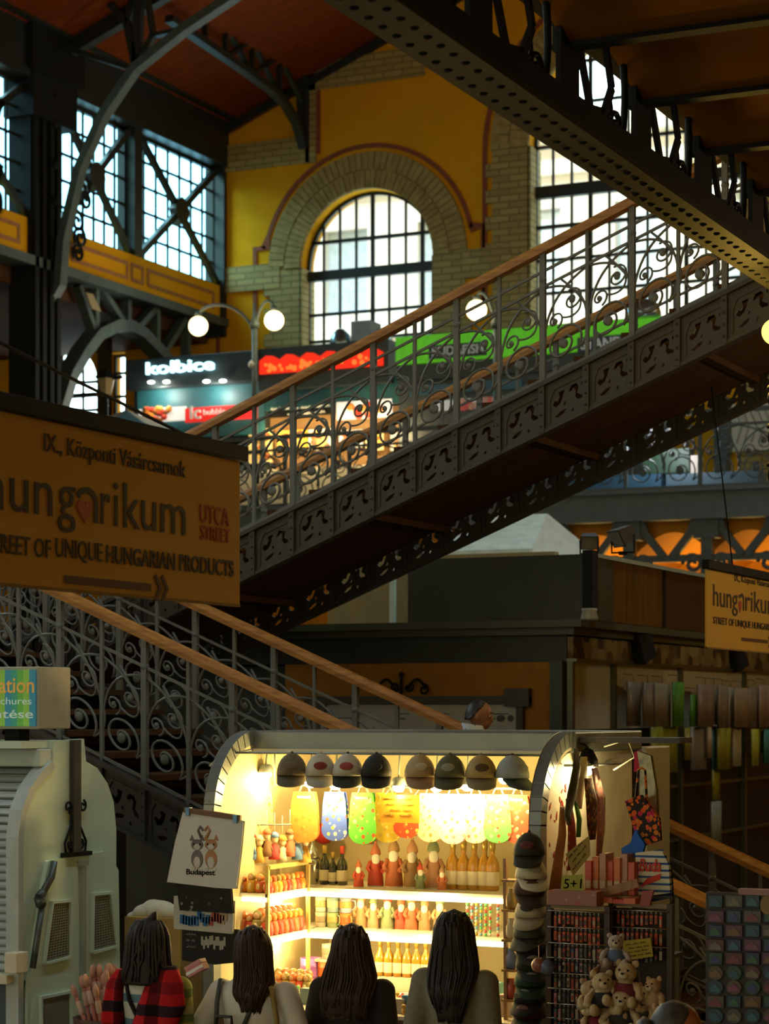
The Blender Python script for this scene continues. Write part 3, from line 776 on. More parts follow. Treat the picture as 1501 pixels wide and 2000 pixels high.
r = rect(1428,785,1520,882,VG-.2); MB().box((r[0],VG-.2,r[1]),(r[2],VG-.12,r[3])).build('panel', mat('board_white', (.55,.56,.5), .6), wb)
b = MB()
for k in range(6):
    x = r[0]+.1+k*.14; b.tube([(x,VG-.21,r[1]+.15),(x+.1,VG-.21,r[1]+.45),(x-.02,VG-.21,r[1]+.75),(x+.08,VG-.21,r[3]-.05)], .012, 4)
b.build('drawn_lines', mat('grey_line', (.25,.27,.25), .7), wb)
tag(gbox('blue_pillar', '', '', 1393,775,1418,1000, VG-.6, .3, BLUEIRON), 'slim blue-grey pillar against the orange wall of the gallery', 'pillar')

# globe lamps
GLOBE = lit('globe_light', (1.0,.80,.42), 4.2)
def globe_lamp(label, pole_px, globes, top_y, v=GV-.2):
    base = V(pole_px, 1000, v); g = T('globe_lamp', label, 'lamp', (base[0], v, GZ+.1))
    zt_ = V(pole_px, top_y, v)[2]
    MB().tube([(base[0], v, GZ+.1), (base[0], v, zt_)], .05, 8).lathe([(.09,0),(.05,.25),(.05,.3)], (base[0],v,GZ+.1), 8).lathe([(.08,0),(.09,.08),(.03,.2),(.01,.45)], (base[0],v,zt_), 8).build('pole', TEALIRON, g)
    for px, py in globes:
        e = V(px, py, v); sgn = 1 if e[0] > base[0] else -1; d = abs(e[0]-base[0])
        pts = []
        for i in range(13):
            t = pi*i/12*.94; pts.append((base[0]+sgn*d*(1-cos(t))/2*1.0, v, zt_-.25+(e[2]+.12-zt_+.25)*(i/12) + .42*sin(t)))
        MB().tube(pts, .028, 6).build('arm', TEALIRON, g)
        gl = MB().ball(e, .172, 18, 12).build('globe', GLOBE, g)
        MB().lathe([(.06,0),(.07,.05),(.02,.1)], (e[0], v, e[2]+.16), 8).build('cap', TEALIRON, g)
        lamp('globe_glow', (e[0], v-.3, e[2]), 14, (1,.75,.4), .17)
    return g
globe_lamp('twin globe street lamp with arched arms between the glowing sign and arched window', 497, [(387,637),(535,626)], 640)
globe_lamp('globe lamp glowing through the stair railing in front of the brick pier', 968, [(930,606)], 640)
e = V(493,712,GV-.2)
tag(MB().ball(e, .075, 12, 8).build('small_globe', mat('dull_globe', (.6,.6,.55), .3)), 'small unlit white globe on the twin lamp pole', 'globe')
# parasol and lantern
pa = T('parasol', 'blue and pale striped parasol behind the left end of the big banner', 'parasol', (V(250,860,GV+.7)[0], GV+.7, GZ))
top = V(246,800,GV+.7); b = MB(); n = 8
for i in range(n):
    t0 = 2*pi*i/n+.2; t1 = 2*pi*(i+1)/n+.2; R = 1.7; d = 0.72
    b.add([top, (top[0]+R*cos(t0), top[1]+R*sin(t0), top[2]-d), (top[0]+R*cos(t1), top[1]+R*sin(t1), top[2]-d), (top[0]+R*cos(t1), top[1]+R*sin(t1), top[2]-d-.16), (top[0]+R*cos(t0), top[1]+R*sin(t0), top[2]-d-.16)], [(0,1,2),(1,4,3,2)], i % 2)
b.build('canopy', [mat('parasol_blue', (.06,.17,.26), .8), mat('parasol_pale', (.33,.36,.30), .8)], pa)
MB().tube([(top[0],top[1],GZ),(top[0],top[1],top[2]+.08)], .03, 8).build('pole', GREYIRON, pa)
ln = T('lantern', 'small tapered wall lantern in front of the left gallery windows', 'lantern', V(207,772,GV+.5))
e = V(207,774,GV+.5); b = MB().lathe([(.07,0),(.1,.02),(.17,.3),(.17,.32)], e, 6, sm=False); b.build('body', mat('lantern_glass', (.33,.27,.13), .4), ln)
MB().lathe([(.2,.32),(.23,.35),(.1,.45),(.02,.5)], e, 6, sm=False).box((e[0]+.1,e[1]-.03,e[2]+.3),(e[0]+.34,e[1]+.03,e[2]+.36)).build('cap', BLACK, ln)
MB().tube([(e[0],e[1],GZ),(e[0],e[1],e[2])], .045, 8).build('pole', IRON, ln)
tag(MB().box((V(190,800,VG-1.5)[0], VG-1.5, GZ), (V(209,800,VG-1.5)[0], VG-1.3, zbeam-.3)).build('pillar', mat('brown_pier', (.05,.035,.018), .8)), 'brown brick pier between two windows behind the lantern', 'pillar')

# ================================================================ STAIRCASE
K1 = .405; UN, UF = 14.5, 16.5          # upper flight: near and far string
K2 = -.425; LN, LF = 12.4, 14.2         # lower flight
def zu(u): return 5.537 + K1*(u+4.10)   # top of the upper strings
def zl(u): return 2.53 + K2*(u+6.07) - 1.0
LAND = -10.3
stair = T('staircase', 'iron staircase with scrolled railings and wooden handrails crossing behind the souvenir stall', 'staircase', (-7, UN, 0))
PWs = .33
def flight(v, zf, k, u0, u1, hgt, perforated, ph, rail_h, offs, upper):
    # strings
    n = int(round((u1-u0)/PWs))
    plate = None
    if perforated:
        w_, h_ = PWs, hgt
        sh = lambda pts: [(x*w_, -h_ + y*h_ + k*x*w_) for x, y in pts]
        outer = sh([(0,0),(0,1),(1,1),(1,0)])
        j = sh([(.22,.50),(.30,.40),(.40,.44),(.46,.56),(.50,.70),(.36,.70),(.38,.60),(.33,.52),(.27,.56)])
        two = sh([(.58,.60),(.64,.72),(.76,.72),(.82,.62),(.78,.50),(.86,.42),(.96,.40),(.92,.34),(.78,.36),(.72,.46),(.73,.58),(.70,.64),(.65,.60)])
        leaf = sh([(.28,.20),(.40,.27),(.54,.28),(.48,.20),(.36,.16)])
        dots = [sh([(a-.035,bq),(a,bq+.05),(a+.035,bq),(a,bq-.05)]) for a, bq in ((.50,.40),(.68,.18),(.90,.66))]
        pb = MB().plate(outer, [j, two, leaf] + dots, 'v', -.008, .008)
        fr_ = [(.16,.12),(.16,.62),(.26,.82),(.97,.82)]
        pb.strip(sh(fr_), .016, 'v', -.02, 0)
        pb.bar((.0,-.02,-h_), (.0,-.02,0), .045, .04)
        for i in range(4): pb.ball((0,-.045,-h_+ (i+.5)*h_/4), .01, 6, 4)
        proto = pb.build('string_panel', STRINGER, stair, local=True)
        for i in range(n):
            o = proto if i == 0 else proto.copy()
            if i: COL.objects.link(o); o.parent = stair
            u = u0 + i*PWs; o.location = Vector((u, v, zf(u))) - OFF[stair.name]
    else:
        MB().poly([(u0,zf(u0)-hgt),(u1,zf(u1)-hgt),(u1,zf(u1)),(u0,zf(u0))], 'v', v-.01, v+.01).build('string', STRINGER, stair)
    MB().bar((u0,v,zf(u0)+.01),(u1,v,zf(u1)+.01), .11, .03).build('string_cap', STRINGER, stair)
    MB().bar((u0,v+.02,zf(u0)-hgt),(u1,v+.02,zf(u1)-hgt), .10, .025).build('string_flange', STRINGER, stair)
    # railing
    for dz in (.05,) + ((rail_h-.27, rail_h-.16) if upper else (rail_h-.22,)):
        MB().bar((u0,v,zf(u0)+dz),(u1,v,zf(u1)+dz), .018, .018).build('rail', GREYIRON, stair)
    pr = scroll_panel(PWs, rail_h-.33, k, .0095).build('scroll_panel', GREYIRON, stair, local=True)
    n = int(round((u1-u0)/PWs))
    for i in range(n):
        o = pr if i == 0 else pr.copy()
        if i: COL.objects.link(o); o.parent = stair
        u = u0 + i*PWs; o.location = Vector((u, v, zf(u)+.06)) - OFF[stair.name]
    pb = MB(); pb.box((-.012,-.012,0),(.012,.012,rail_h-.03)); thin = pb.build('baluster', GREYIRON, stair, local=True)
    pk_ = MB(); pk_.box((-.02,-.02,0),(.02,.02,rail_h-.02)); pk_.ball((0,0,rail_h-.22),.03,8,6); thick = pk_.build('post', GREYIRON, stair, local=True)
    for i in range(n+1):
        src = thick if i % 2 == 0 else thin
        o = src if i < 2 else src.copy()
        if i >= 2: COL.objects.link(o); o.parent = stair
        u = u0 + i*PWs; o.location = Vector((u, v, zf(u))) - OFF[stair.name]
    hb_ = MB()
    d = Vector((u1-u0, 0, zf(u1)-zf(u0))).normalized(); nrm = Vector((-d.z, 0, d.x))
    prof = [(-.045,-.035),(-.05,0),(-.03,.03),(0,.04),(.03,.03),(.05,0),(.045,-.035)]
    rings = []
    for u in (u0-.1, u1+.1):
        c_ = Vector((u, v, zf(u)+rail_h)); rings.append([c_ + Vector((0,1,0))*x + nrm*y for x, y in prof])
    hb_.loft(rings, 0, False); tag(hb_.build('handrail', WOODRAIL, stair), 'varnished wooden handrail')
for v in (UN, UF): flight(v, zu, K1, LAND+.1, -3.6, .325, True, 0, .97, 0, True)
flight(LN, zl, K2, LAND+.1, -2.4, .36, True, 0, 1.0, 0, False)
flight(LF, zl, K2, LAND+.1, -2.4, .36, False, 0, 1.0, 0, False)
# treads and soffits
def steps(v0, v1, zf, k, u0, u1, name):
    n = int(abs((zf(u1)-zf(u0)))/.14); du = (u1-u0)/n
    for i in range(n):
        u = u0 + du*i; z = max(zf(u), zf(u+du)) - .04
        MB().box((u-.02, v0+.02, z-.04), (u+du+.02, v1-.02, z)).build('tread', SOFFIT, stair)
steps(UN, UF, zu, K1, LAND+.1, -3.6, 'tread'); steps(LN, LF, zl, K2, LAND+.1, -2.4, 'tread')
b = MB(); b.poly([(LAND,zu(LAND)-.13),(-3.6,zu(-3.6)-.13),(-3.6,zu(-3.6)-.10),(LAND,zu(LAND)-.10)], 'v', UN+.03, UF-.03); b.build('soffit', SOFFIT, stair)
b = MB(); b.poly([(LAND,zl(LAND)-.33),(-2.4,zl(-2.4)-.33),(-2.4,zl(-2.4)-.29),(LAND,zl(LAND)-.29)], 'v', LN+.03, LF-.03); b.build('soffit', SOFFIT, stair)
for u in (-8.6,-7.2,-5.9,-4.6):
    MB().bar((u, UN+.02, zu(u)-.15), (u, UF-.02, zu(u)-.15), .08, .05).build('soffit_beam', SOFFIT, stair)
zL = zl(LAND)-.02
MB().box((LAND-1.8, LN-.05, zL-.35), (LAND+.12, UF+.05, zL)).build('landing', STRINGER, stair)
for v in (LN, UF): MB().box((LAND-.16, v-.08, 0), (LAND, v+.08, zL-.3)).build('landing_post', STRINGER, stair)
# scrolled cast bracket under the lower flight's end seen beside the stall
# ================================================================ NEAR GALLERY over the stairs' head
GU = -3.5
gd = T('girder', 'riveted dark iron lattice girder running diagonally across the upper right', 'girder', (GU, 10, 5.1))
zb_ = 5.16
GIRD = mat('girder_grey', (.024,.0225,.016), .7, 0, var=.15, spec=.2)
MB().box((GU, 6.6, zb_), (GU+.235, 15.2, zb_+.03)).build('flange_plate', GIRD, gd)
MB().box((GU+.03, 6.6, zb_+.03), (GU+.05, 15.2, zb_+.16)).box((GU+.185, 6.6, zb_+.03), (GU+.205, 15.2, zb_+.16)).build('web', BLACK, gd)
b = MB(); v = 6.7
while v < 15.1:
    for du, off in ((.065,0),(.165,.06)): b.ball((GU+du, v+off, zb_), (.019,.019,.012), 8, 5)
    v += .12
tag(b.build('rivet', BLACK, gd), kind='stuff')
zc = 5.556
for i, v in enumerate([x*1.01+6.06 for x in range(0, 9)]):
    MB().poly([(v-.12,zb_+.03),(v+.12,zb_+.03),(v+.11,zc+.25),(v-.11,zc+.25)], 'u', GU+.105, GU+.13).build('post', BLACK, gd)
    MB().poly([(v+.22,zb_+.03),(v+.52,zb_+.03),(v+.50,zb_+.26),(v+.24,zb_+.22)], 'u', GU+.11, GU+.125).build('gusset', BLACK, gd)
    for p, q in (((v+.05,zc+.22),(v+.34,zb_+.12)), ((v+.40,zb_+.14),(v+.58,zc-.02)), ((v+.58,zc-.02),(v+.46,zc+.22))):
        MB().strip([p, q], .04, 'u', GU+.107, GU+.13).build('strap', BLACK, gd)
    arcp = [(v+.56+.20*cos(t), zc-.02+.34*sin(t)) for t in [-1.9+2.9*i_/14 for i_ in range(15)]]
    MB().tube([(GU+.12, a_, z_) for a_, z_ in arcp], .018, 6).build('scroll_bracket', BLACK, gd)
    MB().tube([(GU+.12, a_, z_) for a_, z_ in spiral(v+.63, zb_+.20, .02, .09, 0, 3.4*pi)], .014, 5).tube([(GU+.12, a_, z_) for a_, z_ in spiral(v+.52, zb_+.27, .015, .05, 0, 2.4*pi)], .011, 5).build('scroll', BLACK, gd)
MB().box((GU-.1, 6, zc+.24), (GU+.3, 15.2, zc+.34)).build('top_chord', BLACK, gd)
for i, v in enumerate([x*1.01+5.05 for x in range(0, 10)]):
    o = MB().box((GU+.05, v-.04, zc), (5.5, v+.04, zc+.02)).box((GU+.05, v-.008, zc+.02), (5.5, v+.008, zc+.2)).build('joist', mat('joist_iron', (.016,.018,.013), .7, spec=.2))
    tag(o, 'dark iron ceiling joist of the near gallery, %s from the camera side' % ORD[i], 'joist', 'joists of the near gallery')
b = MB()
for i in range(-1, 10):
    v0_ = i*1.01+5.05; r0 = []; r1 = []
    for k in range(9):
        t = k/8; z = zc + .03 + .13*sin(pi*t); r0.append((GU+.1, v0_+1.01*t, z)); r1.append((5.6, v0_+1.01*t, z))
    b.loft([r0, r1], 0, True, False, False)
tag(b.build('ceiling', VAULT), kind='structure')
tag(MB().box((GU-.1, 3.5, zc+.34), (5.9, 17.5, zc+.5)).build('floor', VAULT), kind='structure')

# hanging globe lamp at the right edge, under the near gallery
e = A(1512, 648, 12.7)
hl = T('hanging_lamp', 'glowing globe lamp hanging at the right edge under the girder', 'lamp', (e[0], e[1], e[2]-.4))
MB().tube([(e[0],e[1],e[2]+.1),(e[0],e[1],zb_+.1)], .012, 8).build('rod', BLACK, hl)
MB().ball(e, .075, 18, 12).build('globe', lit('yellow_globe', (1.0,.62,.08), 4), hl)
b = MB()
for k in range(3):
    c_ = Vector(e) + Vector((-.02,-.01,-.38-.22*k)); b.tube([(c_.x, c_.y+x, c_.z+z) for x, z in spiral(0,0,.012,.07,0,2.8*pi)], .010, 5)
b.tube([(e[0],e[1],e[2]-.07),(e[0],e[1],e[2]-1.05)], .018, 6); b.build('pendant', BLACK, hl)
lamp('edge_glow', (e[0]-.12, e[1]+.1, e[2]-.2), 42, (1,.62,.10), .08)
# ================================================================ HANGING BANNERS
SU = -4.84
def banner(v1, zt, zb, length, label, txt, cablex):
    """a hung banner: right-hand edge at v1, running back towards the camera"""
    v0 = v1 - length
    o = T('banner', label, 'banner', (SU, (v0+v1)/2, zb))
    MB().box((SU-.012, v0, zb), (SU, v1, zt-.02)).build('cloth', mat('banner_ochre', (.60,.35,.045), .8, var=.04, scale=2), o)
    MB().box((SU-.03, v0-.03, zt-.05), (SU+.03, v1+.03, zt+.02)).build('top_bar', BLACK, o, .008)
    MB().box((SU-.016, v0, zb), (SU+.004, v1, zb+.012)).build('hem', mat('banner_hem', (.28,.17,.04), .8), o)
    W = length; H = zt - zb
    def R(a, b, c, d): return (v0+a*W, zb+b*H, v0+c*W, zb+d*H)
    DK = mat('dark_brown_print', (.035,.018,.008), .7); RD = mat('red_print', (.38,.03,.012), .7)
    f = SU + .003
    return o, R, DK, RD, f
# near banner: its text is placed by the photograph on the banner's own plane
p = UV(468, 889, SU); q = UV(472, 1186, SU); v1 = p[0]
zt_, zb1 = p[1]+.02, q[1]
o, R, DK, RD, f = banner(v1, zt_, zb1, 2.75, 'large ochre hanging banner with a red heart, at the left in front of the stairs', None, 0)
def RU(px0, pyb, px1, pyt):   # text box from its lower left and upper right pixel
    a = UV(px0, pyb, SU); b_ = UV(px1, pyt, SU); return (a[0], a[1], b_[0], b_[1])
def zz_(px, py): return UV(px, py, SU)
m = MB()
m.text('IX., Központi Vásárcsarnok', 'u', f, (zz_(85,882)[0], zz_(85,892)[1], zz_(361,0)[0], zz_(85,846)[1]), .004)
m.build('heading', DK, o)
m = MB()
a = zz_(18, 998); t_ = zz_(18, 930)
xh = a[1]+ (t_[1]-a[1]); desc = zz_(115,1038)[1]
base = a[1]; hh = zz_(0,925)[1]-zz_(0,992)[1]
# h u n g | a | r i k u m with a common base line
def word(s, px0, px1, low, high): m.text(s, 'u', f, (zz_(px0,0)[0], base+low*hh, zz_(px1,0)[0], base+high*hh), .004)
word('hun', -52, 104, 0, 1.5) if False else None
word('h', -34, 5, 0, 1.42); word('un', 18, 101, 0, 1.0); word('g', 112, 146, -.42, 1.0)
word('r', 196, 214, 0, .98); word('i', 222, 229, 0, 1.38); word('k', 240, 272, 0, 1.42); word('um', 275, 361, 0, .98)
ap = []
x0 = zz_(157,0)[0]; x1 = zz_(186,0)[0]
r_ = (x1-x0)*.62
for i in range(9):
    t = pi*.9 - pi*.9*i/8; ap.append((f, x1-r_+r_*cos(t), base+hh*.98-r_*.62+r_*.62*sin(t)))
ap.append((f, x1, base))
m.strip([(q_[1], q_[2]) for q_ in ap], .026, 'u', f-.002, f+.002)
m.build('lettering', DK, o)
m = MB(); hc = zz_(164, 996)
hp = [(hc[0]+.0048*16*sin(t)**3*.72, hc[1]+.0052*.62*(13*cos(t)-5*cos(2*t)-2*cos(3*t)-cos(4*t))) for t in [2*pi*i/28 for i in range(28)]]
m.poly(hp, 'u', f-.002, f+.002); m.build('heart', mat('heart_red', (.42,.02,.01), .6), o)
m = MB()
m.text('STREET OF', 'u', f, (zz_(-30,0)[0], zz_(0,1080)[1], zz_(98,0)[0], zz_(0,1042)[1]), .004, bold=.004)
m.text('UNIQUE', 'u', f, (zz_(108,0)[0], zz_(108,1094)[1], zz_(199,0)[0], zz_(108,1050)[1]), .004)
m.text('HUNGARIAN PRODUCTS', 'u', f, (zz_(207,0)[0], zz_(207,1099)[1], zz_(455,0)[0], zz_(207,1064)[1]), .004, bold=.012)
m.build('strapline', DK, o)
m = MB()
m.text('UTCA', 'u', f, (zz_(390,0)[0], zz_(390,1020)[1], zz_(446,0)[0], zz_(390,984)[1]), .004)
m.text('STREET', 'u', f, (zz_(391,0)[0], zz_(391,1053)[1], zz_(448,0)[0], zz_(391,1025)[1]), .004)
m.build('red_lettering', RD, o)
m = MB(); BR = mat('brown_print', (.10,.035,.012), .7)
zc_ = zz_(125,1131)[1]
m.box((f-.002, zz_(125,0)[0], zc_-.016), (f+.002, zz_(293,0)[0], zc_+.016))
for px in (302, 315):
    x = zz_(px,0)[0]; w_ = zz_(px+10,0)[0]-x
    m.strip([(x, zc_+.052), (x+w_, zc_), (x, zc_-.052)], .02, 'u', f-.002, f+.002)
m.build('arrow', BR, o)
b = MB(); c0 = zz_(372,862); c1 = zz_(0,678)
d_ = Vector((0, c1[0]-c0[0], c1[1]-c0[1]))
b.tube([(SU, c0[0], zt_+.01), tuple(Vector((SU, c0[0], zt_+.01)) + d_*1.0), tuple(Vector((SU, c0[0], zt_+.01)) + d_*1.9)], .007, 6)
b.build('cable', BLACK, o)
# far banner
p = UV(1379, 1098, SU); q = UV(1379, 1266, SU)
o, R, DK, RD, f = banner(p[0]+2.75, p[1], q[1], 2.75, 'smaller far ochre banner with the same red heart, at the right edge above the textiles', None, 0)
m = MB(); m.text('IX., Központi Vásárcsarnok', 'u', f, R(.27,.82,.72,.92)); m.build('heading', DK, o)
m = MB(); m.text('hung', 'u', f, R(.06,.42,.30,.76)).text('rikum', 'u', f, R(.38,.50,.72,.76)); m.strip([(v_, z_) for v_, z_ in (( R(.315,0,0,0)[0], R(0,.66,0,0)[1]), (R(.345,0,0,0)[0], R(0,.69,0,0)[1]), (R(.36,0,0,0)[0], R(0,.66,0,0)[1]), (R(.36,0,0,0)[0], R(0,.50,0,0)[1]))], .026, 'u', f-.002, f+.002); m.build('lettering', DK, o)
hc = R(.325,.55,0,0)
m = MB(); m.poly([(hc[0]+.0035*16*sin(t)**3*.72, hc[1]+.0032*(13*cos(t)-5*cos(2*t)-2*cos(3*t)-cos(4*t))) for t in [2*pi*i/28 for i in range(28)]], 'u', f-.002, f+.002); m.build('heart', MATS['heart_red'], o)
m = MB(); m.text('STREET OF UNIQUE HUNGARIAN PRODUCTS', 'u', f, R(.06,.28,.93,.38), bold=.006); m.build('strapline', DK, o)
m = MB(); m.text('UTCA', 'u', f, R(.80,.52,.91,.62)).text('STREET', 'u', f, R(.80,.42,.91,.5)); m.build('red_lettering', RD, o)
m = MB(); r = R(.34,.13,.62,.17); m.box((f-.002,r[0],r[1]),(f+.002,r[2],r[3])); m.strip([(r[2]+.03,r[3]+.03),(r[2]+.07,(r[1]+r[3])/2),(r[2]+.03,r[1]-.03)], .02,'u',f-.002,f+.002); m.build('arrow', BR, o)
MB().tube([(SU, p[0]+.7, p[1]), (SU, p[0]+.1, p[1]+1.4)], .006, 6).build('cable', BLACK, o)
MB().tube([(SU, p[0]+2.1, p[1]), (SU, p[0]+2.6, p[1]+1.4)], .006, 6).build('cable', BLACK, o)

# ================================================================ DARK MARKET KIOSK behind the stairs
KV, KU = 17.2, -6.41
def kz(py): return V(1104, py, KV)[2]
DKG = mat('dark_green_paint', (.022,.026,.014), .5, var=.2); DKG2 = mat('blackish_green_panel', (.026,.026,.010), .45, var=.25, scale=2)
ks = T('market_kiosk', 'large dark green market kiosk with stepped cornice under the stairs', 'kiosk', (-10, KV+2, 0))
ULK = -15.0
MB().box((ULK, KV+.05, 0), (KU-.05, KV+7.5, kz(1295))).build('body', DKG, ks)
# frieze, cornice steps, roof parapet
MB().box((ULK, KV, kz(1292)), (KU, KV+7.6, kz(1240))).build('frieze', DKG, ks)
MB().box((ULK, KV-.10, kz(1240)), (KU+.10, KV+7.6, kz(1226))).box((ULK, KV-.2, kz(1226)), (KU+.2, KV+7.6, kz(1212))).build('cornice', mat('olive_cornice', (.06,.06,.03), .45), ks)
pu0 = V(796, 1100, KV+.3)[0]; pu1 = V(1140, 1100, KV+.3)[0]; pz1 = V(1140,1082,KV+.3)[2]
MB().box((pu0, KV+.3, kz(1214)), (pu1, KV+7.4, pz1)).build('parapet', DKG2, ks)
MB().box((pu1-.0, KV+.26, kz(1214)), (pu1+.09, KV+.4, pz1+.03)).build('corner_post', BLACK, ks)
# stained timber boards of the right-hand parapet
WOODP = grain('stained_boards', (.13,.065,.014), (.05,.024,.006), 'Z', .3, 5)
for v0_, v1_, m_ in ((KV+.45, KV+.95, DKG2), (KV+.95, KV+2.3, WOODP), (KV+2.42, KV+4.4, mat('dark_stained_board', (.045,.02,.006), .4)), (KV+4.5, KV+7.3, WOODP)):
    MB().box((pu1, v0_, kz(1212)+.02), (pu1+.035, v1_, pz1-.02)).build('parapet_board', m_, ks)
MB().box((pu1-.04, KV+.4, pz1-.02), (pu1+.06, KV+7.4, pz1+.015)).build('parapet_edge', mat('pale_edge', (.28,.29,.2), .5), ks)
# front wall: orange plaster between pilasters
MB().box((V(556,1400,KV)[0], KV+.01, 1.2), (V(1076,1400,KV)[0], KV+.05, kz(1291))).build('orange_wall', mat('kiosk_orange', (.36,.155,.012), .8), ks)
MB().box((V(1077,1400,KV)[0], KV-.05, 0), (V(1101,1400,KV)[0], KV+.1, kz(1291))).build('pilaster', mat('slate_green_paint', (.045,.06,.055), .5), ks)
# right side: gilded signboard, pale panels, steel posts
MB().box((KU, KV+.02, kz(1287)), (KU+.05, KV+7.5, kz(1243))).build('signboard', spots('worn_gilt_sign', (.20,.15,.065), [(.12,.07,.03),(.28,.22,.11),(.07,.045,.02),(.24,.17,.08)], 7, .6), ks)
MB().box((KU, KV, kz(1292)), (KU+.09, KV+7.5, kz(1286))).build('rail', mat('dull_rail', (.12,.12,.07), .3, .6), ks)
for a_, b_ in ((KV+.1, KV+1.08), (KV+1.12, KV+3.0), (KV+3.04, KV+5.2), (KV+5.24, KV+7.4)):
    MB().box((KU-.02, a_, kz(1425)), (KU+.01, b_, kz(1292))).build('pale_panel', mat('milky_panel', (.42,.40,.30), .35, var=.05), ks)
for a_ in (KV+.04, KV+1.1, KV+3.02, KV+5.22):
    MB().box((KU, a_-.03, .0), (KU+.05, a_+.03, kz(1290))).build('steel_post', mat('kiosk_steel', (.10,.10,.06), .3, .5), ks)
# interior of the open side: dark back boards and shelf rails
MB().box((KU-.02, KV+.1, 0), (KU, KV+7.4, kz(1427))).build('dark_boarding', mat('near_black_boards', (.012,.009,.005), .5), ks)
for py in (1560, 1680):
    MB().box((KU, KV+.3, kz(py)), (KU+.03, KV+7.4, kz(py)+.03)).build('shelf_rail', mat('kiosk_steel', (.1,.1,.06), .3), ks)
# framed board on the orange wall with a wrought iron crest
fb = T('framed_board', 'long white notice board in a dark frame on the orange kiosk wall', 'notice board', V(820,1430,KV))
r0_ = rect(640,1376,1012,1440,KV)
MB().box((r0_[0], KV-.03, r0_[3]-.65), (r0_[2], KV, r0_[3])).build('sheet', mat('board_paper', (.42,.44,.42), .4, var=.06), fb)
fr_ = MB(); t0 = VU(600,1356,KV); t1 = VU(1038,1356,KV); i0 = VU(640,1376,KV); i1 = VU(1012,1376,KV)
fr_.box((t0[0], KV-.06, i0[1]), (t1[0], KV, t0[1]-.02)); fr_.box((t0[0], KV-.06, i0[1]-.8), (i0[0], KV, i0[1])); fr_.box((i1[0], KV-.06, i0[1]-.8), (t1[0]-.06, KV, i0[1]))
fr_.box((t1[0]-.22, KV-.08, i0[1]-.02), (t1[0], KV, t1[1]+.05))
fr_.build('frame', mat('olive_frame', (.05,.048,.03), .5), fb)
b = MB()
for px in (700,790,870,965,985):
    e = V(px, 1394, KV); b.box((e[0]-.05, KV-.033, e[2]-.006), (e[0]+.05, KV-.03, e[2]+.004)); b.box((e[0]-.05, KV-.033, e[2]-.05), (e[0]+.02, KV-.03, e[2]-.035))
e = V(980,1403,KV); b.ball((e[0],KV-.032,e[2]),(.04,.004,.03),8,5).ball((e[0]+.09,KV-.032,e[2]),(.03,.004,.03),8,5)
b.build('print', mat('board_print', (.08,.10,.11), .6), fb)
b = MB(); e = V(788,1352,KV)
for s_ in (-1, 1):
    b.tube([(e[0]+s_*(.05+.19*t), KV-.05, e[2]+.01+.1*sin(pi*min(1,t*1.1)*.9)) for t in [i/10 for i in range(11)]], .012, 5)
    b.tube([(x, KV-.05, z) for x, z in spiral(e[0]+s_*.21, e[2]+.02, .01, .05, 0, s_*2.6*pi)], .010, 5)
    b.tube([(x, KV-.05, z) for x, z in spiral(e[0]+s_*.07, e[2]+.04, .01, .045, 0, s_*2.4*pi)], .010, 5)
b.tube([(e[0],KV-.05,e[2]-.02),(e[0],KV-.05,e[2]+.15)], .014, 6).ball((e[0],KV-.05,e[2]+.15),.025,8,6)
b.build('crest', BLACK, fb)
# floodlights, camera, loudspeakers on the kiosk
def flood(px, py, label, yaw, s=1.0):
    e = V(px, py, KV+.55); o = T('floodlight', label, 'floodlight', (e[0], e[1], pz1), rotz=0)
    M = Matrix.Translation(Vector((e[0], e[1], pz1+.17*s))) @ Matrix.Rotation(yaw, 4, 'Z') @ Matrix.Rotation(.5, 4, 'X')
    n0 = MB(); n0.loft([[(-.1*s,-.08*s,-.08*s),(.1*s,-.08*s,-.08*s),(.1*s,-.08*s,.08*s),(-.1*s,-.08*s,.08*s)],[(-.07*s,.08*s,-.05*s),(.07*s,.08*s,-.05*s),(.07*s,.08*s,.05*s),(-.07*s,.08*s,.05*s)]], 0, False); n0.xf(M); n0.build('housing', mat('brown_black_housing', (.03,.022,.012), .5), o, .006)
    n0 = MB(); n0.box((-.085*s,-.085*s,-.065*s),(.085*s,-.08*s,.065*s)); n0.xf(M); n0.build('glass', mat('lamp_glass', (.18,.15,.1), .2), o)
    n0 = MB(); n0.tube([(e[0]-.1*s,e[1],pz1+.17*s),(e[0]-.1*s,e[1],pz1+.02),(e[0]+.1*s,e[1],pz1+.02),(e[0]+.1*s,e[1],pz1+.17*s)], .01, 5); n0.box((e[0]-.03,e[1]-.03,pz1),(e[0]+.03,e[1]+.03,pz1+.03)); n0.build('bracket', BLACK, o)
flood(1150, 1068, 'left floodlight on the corner of the dark kiosk roof', .4, .8)
flood(1216, 1072, 'right floodlight beside another on the dark kiosk roof edge', -.7, 1.0)
e = V(1152, 1196, KV+.1); oc = T('security_camera', 'small pale dome camera on the kiosk cornice corner', 'camera', (e[0], KV+.1, kz(1212)))
MB().lathe([(.07,0),(.075,.02),(.06,.07),(.065,.08),(.065,.10)], (e[0], KV+.08, kz(1212)), 14).build('body', mat('camera_grey', (.35,.34,.27), .4), oc)
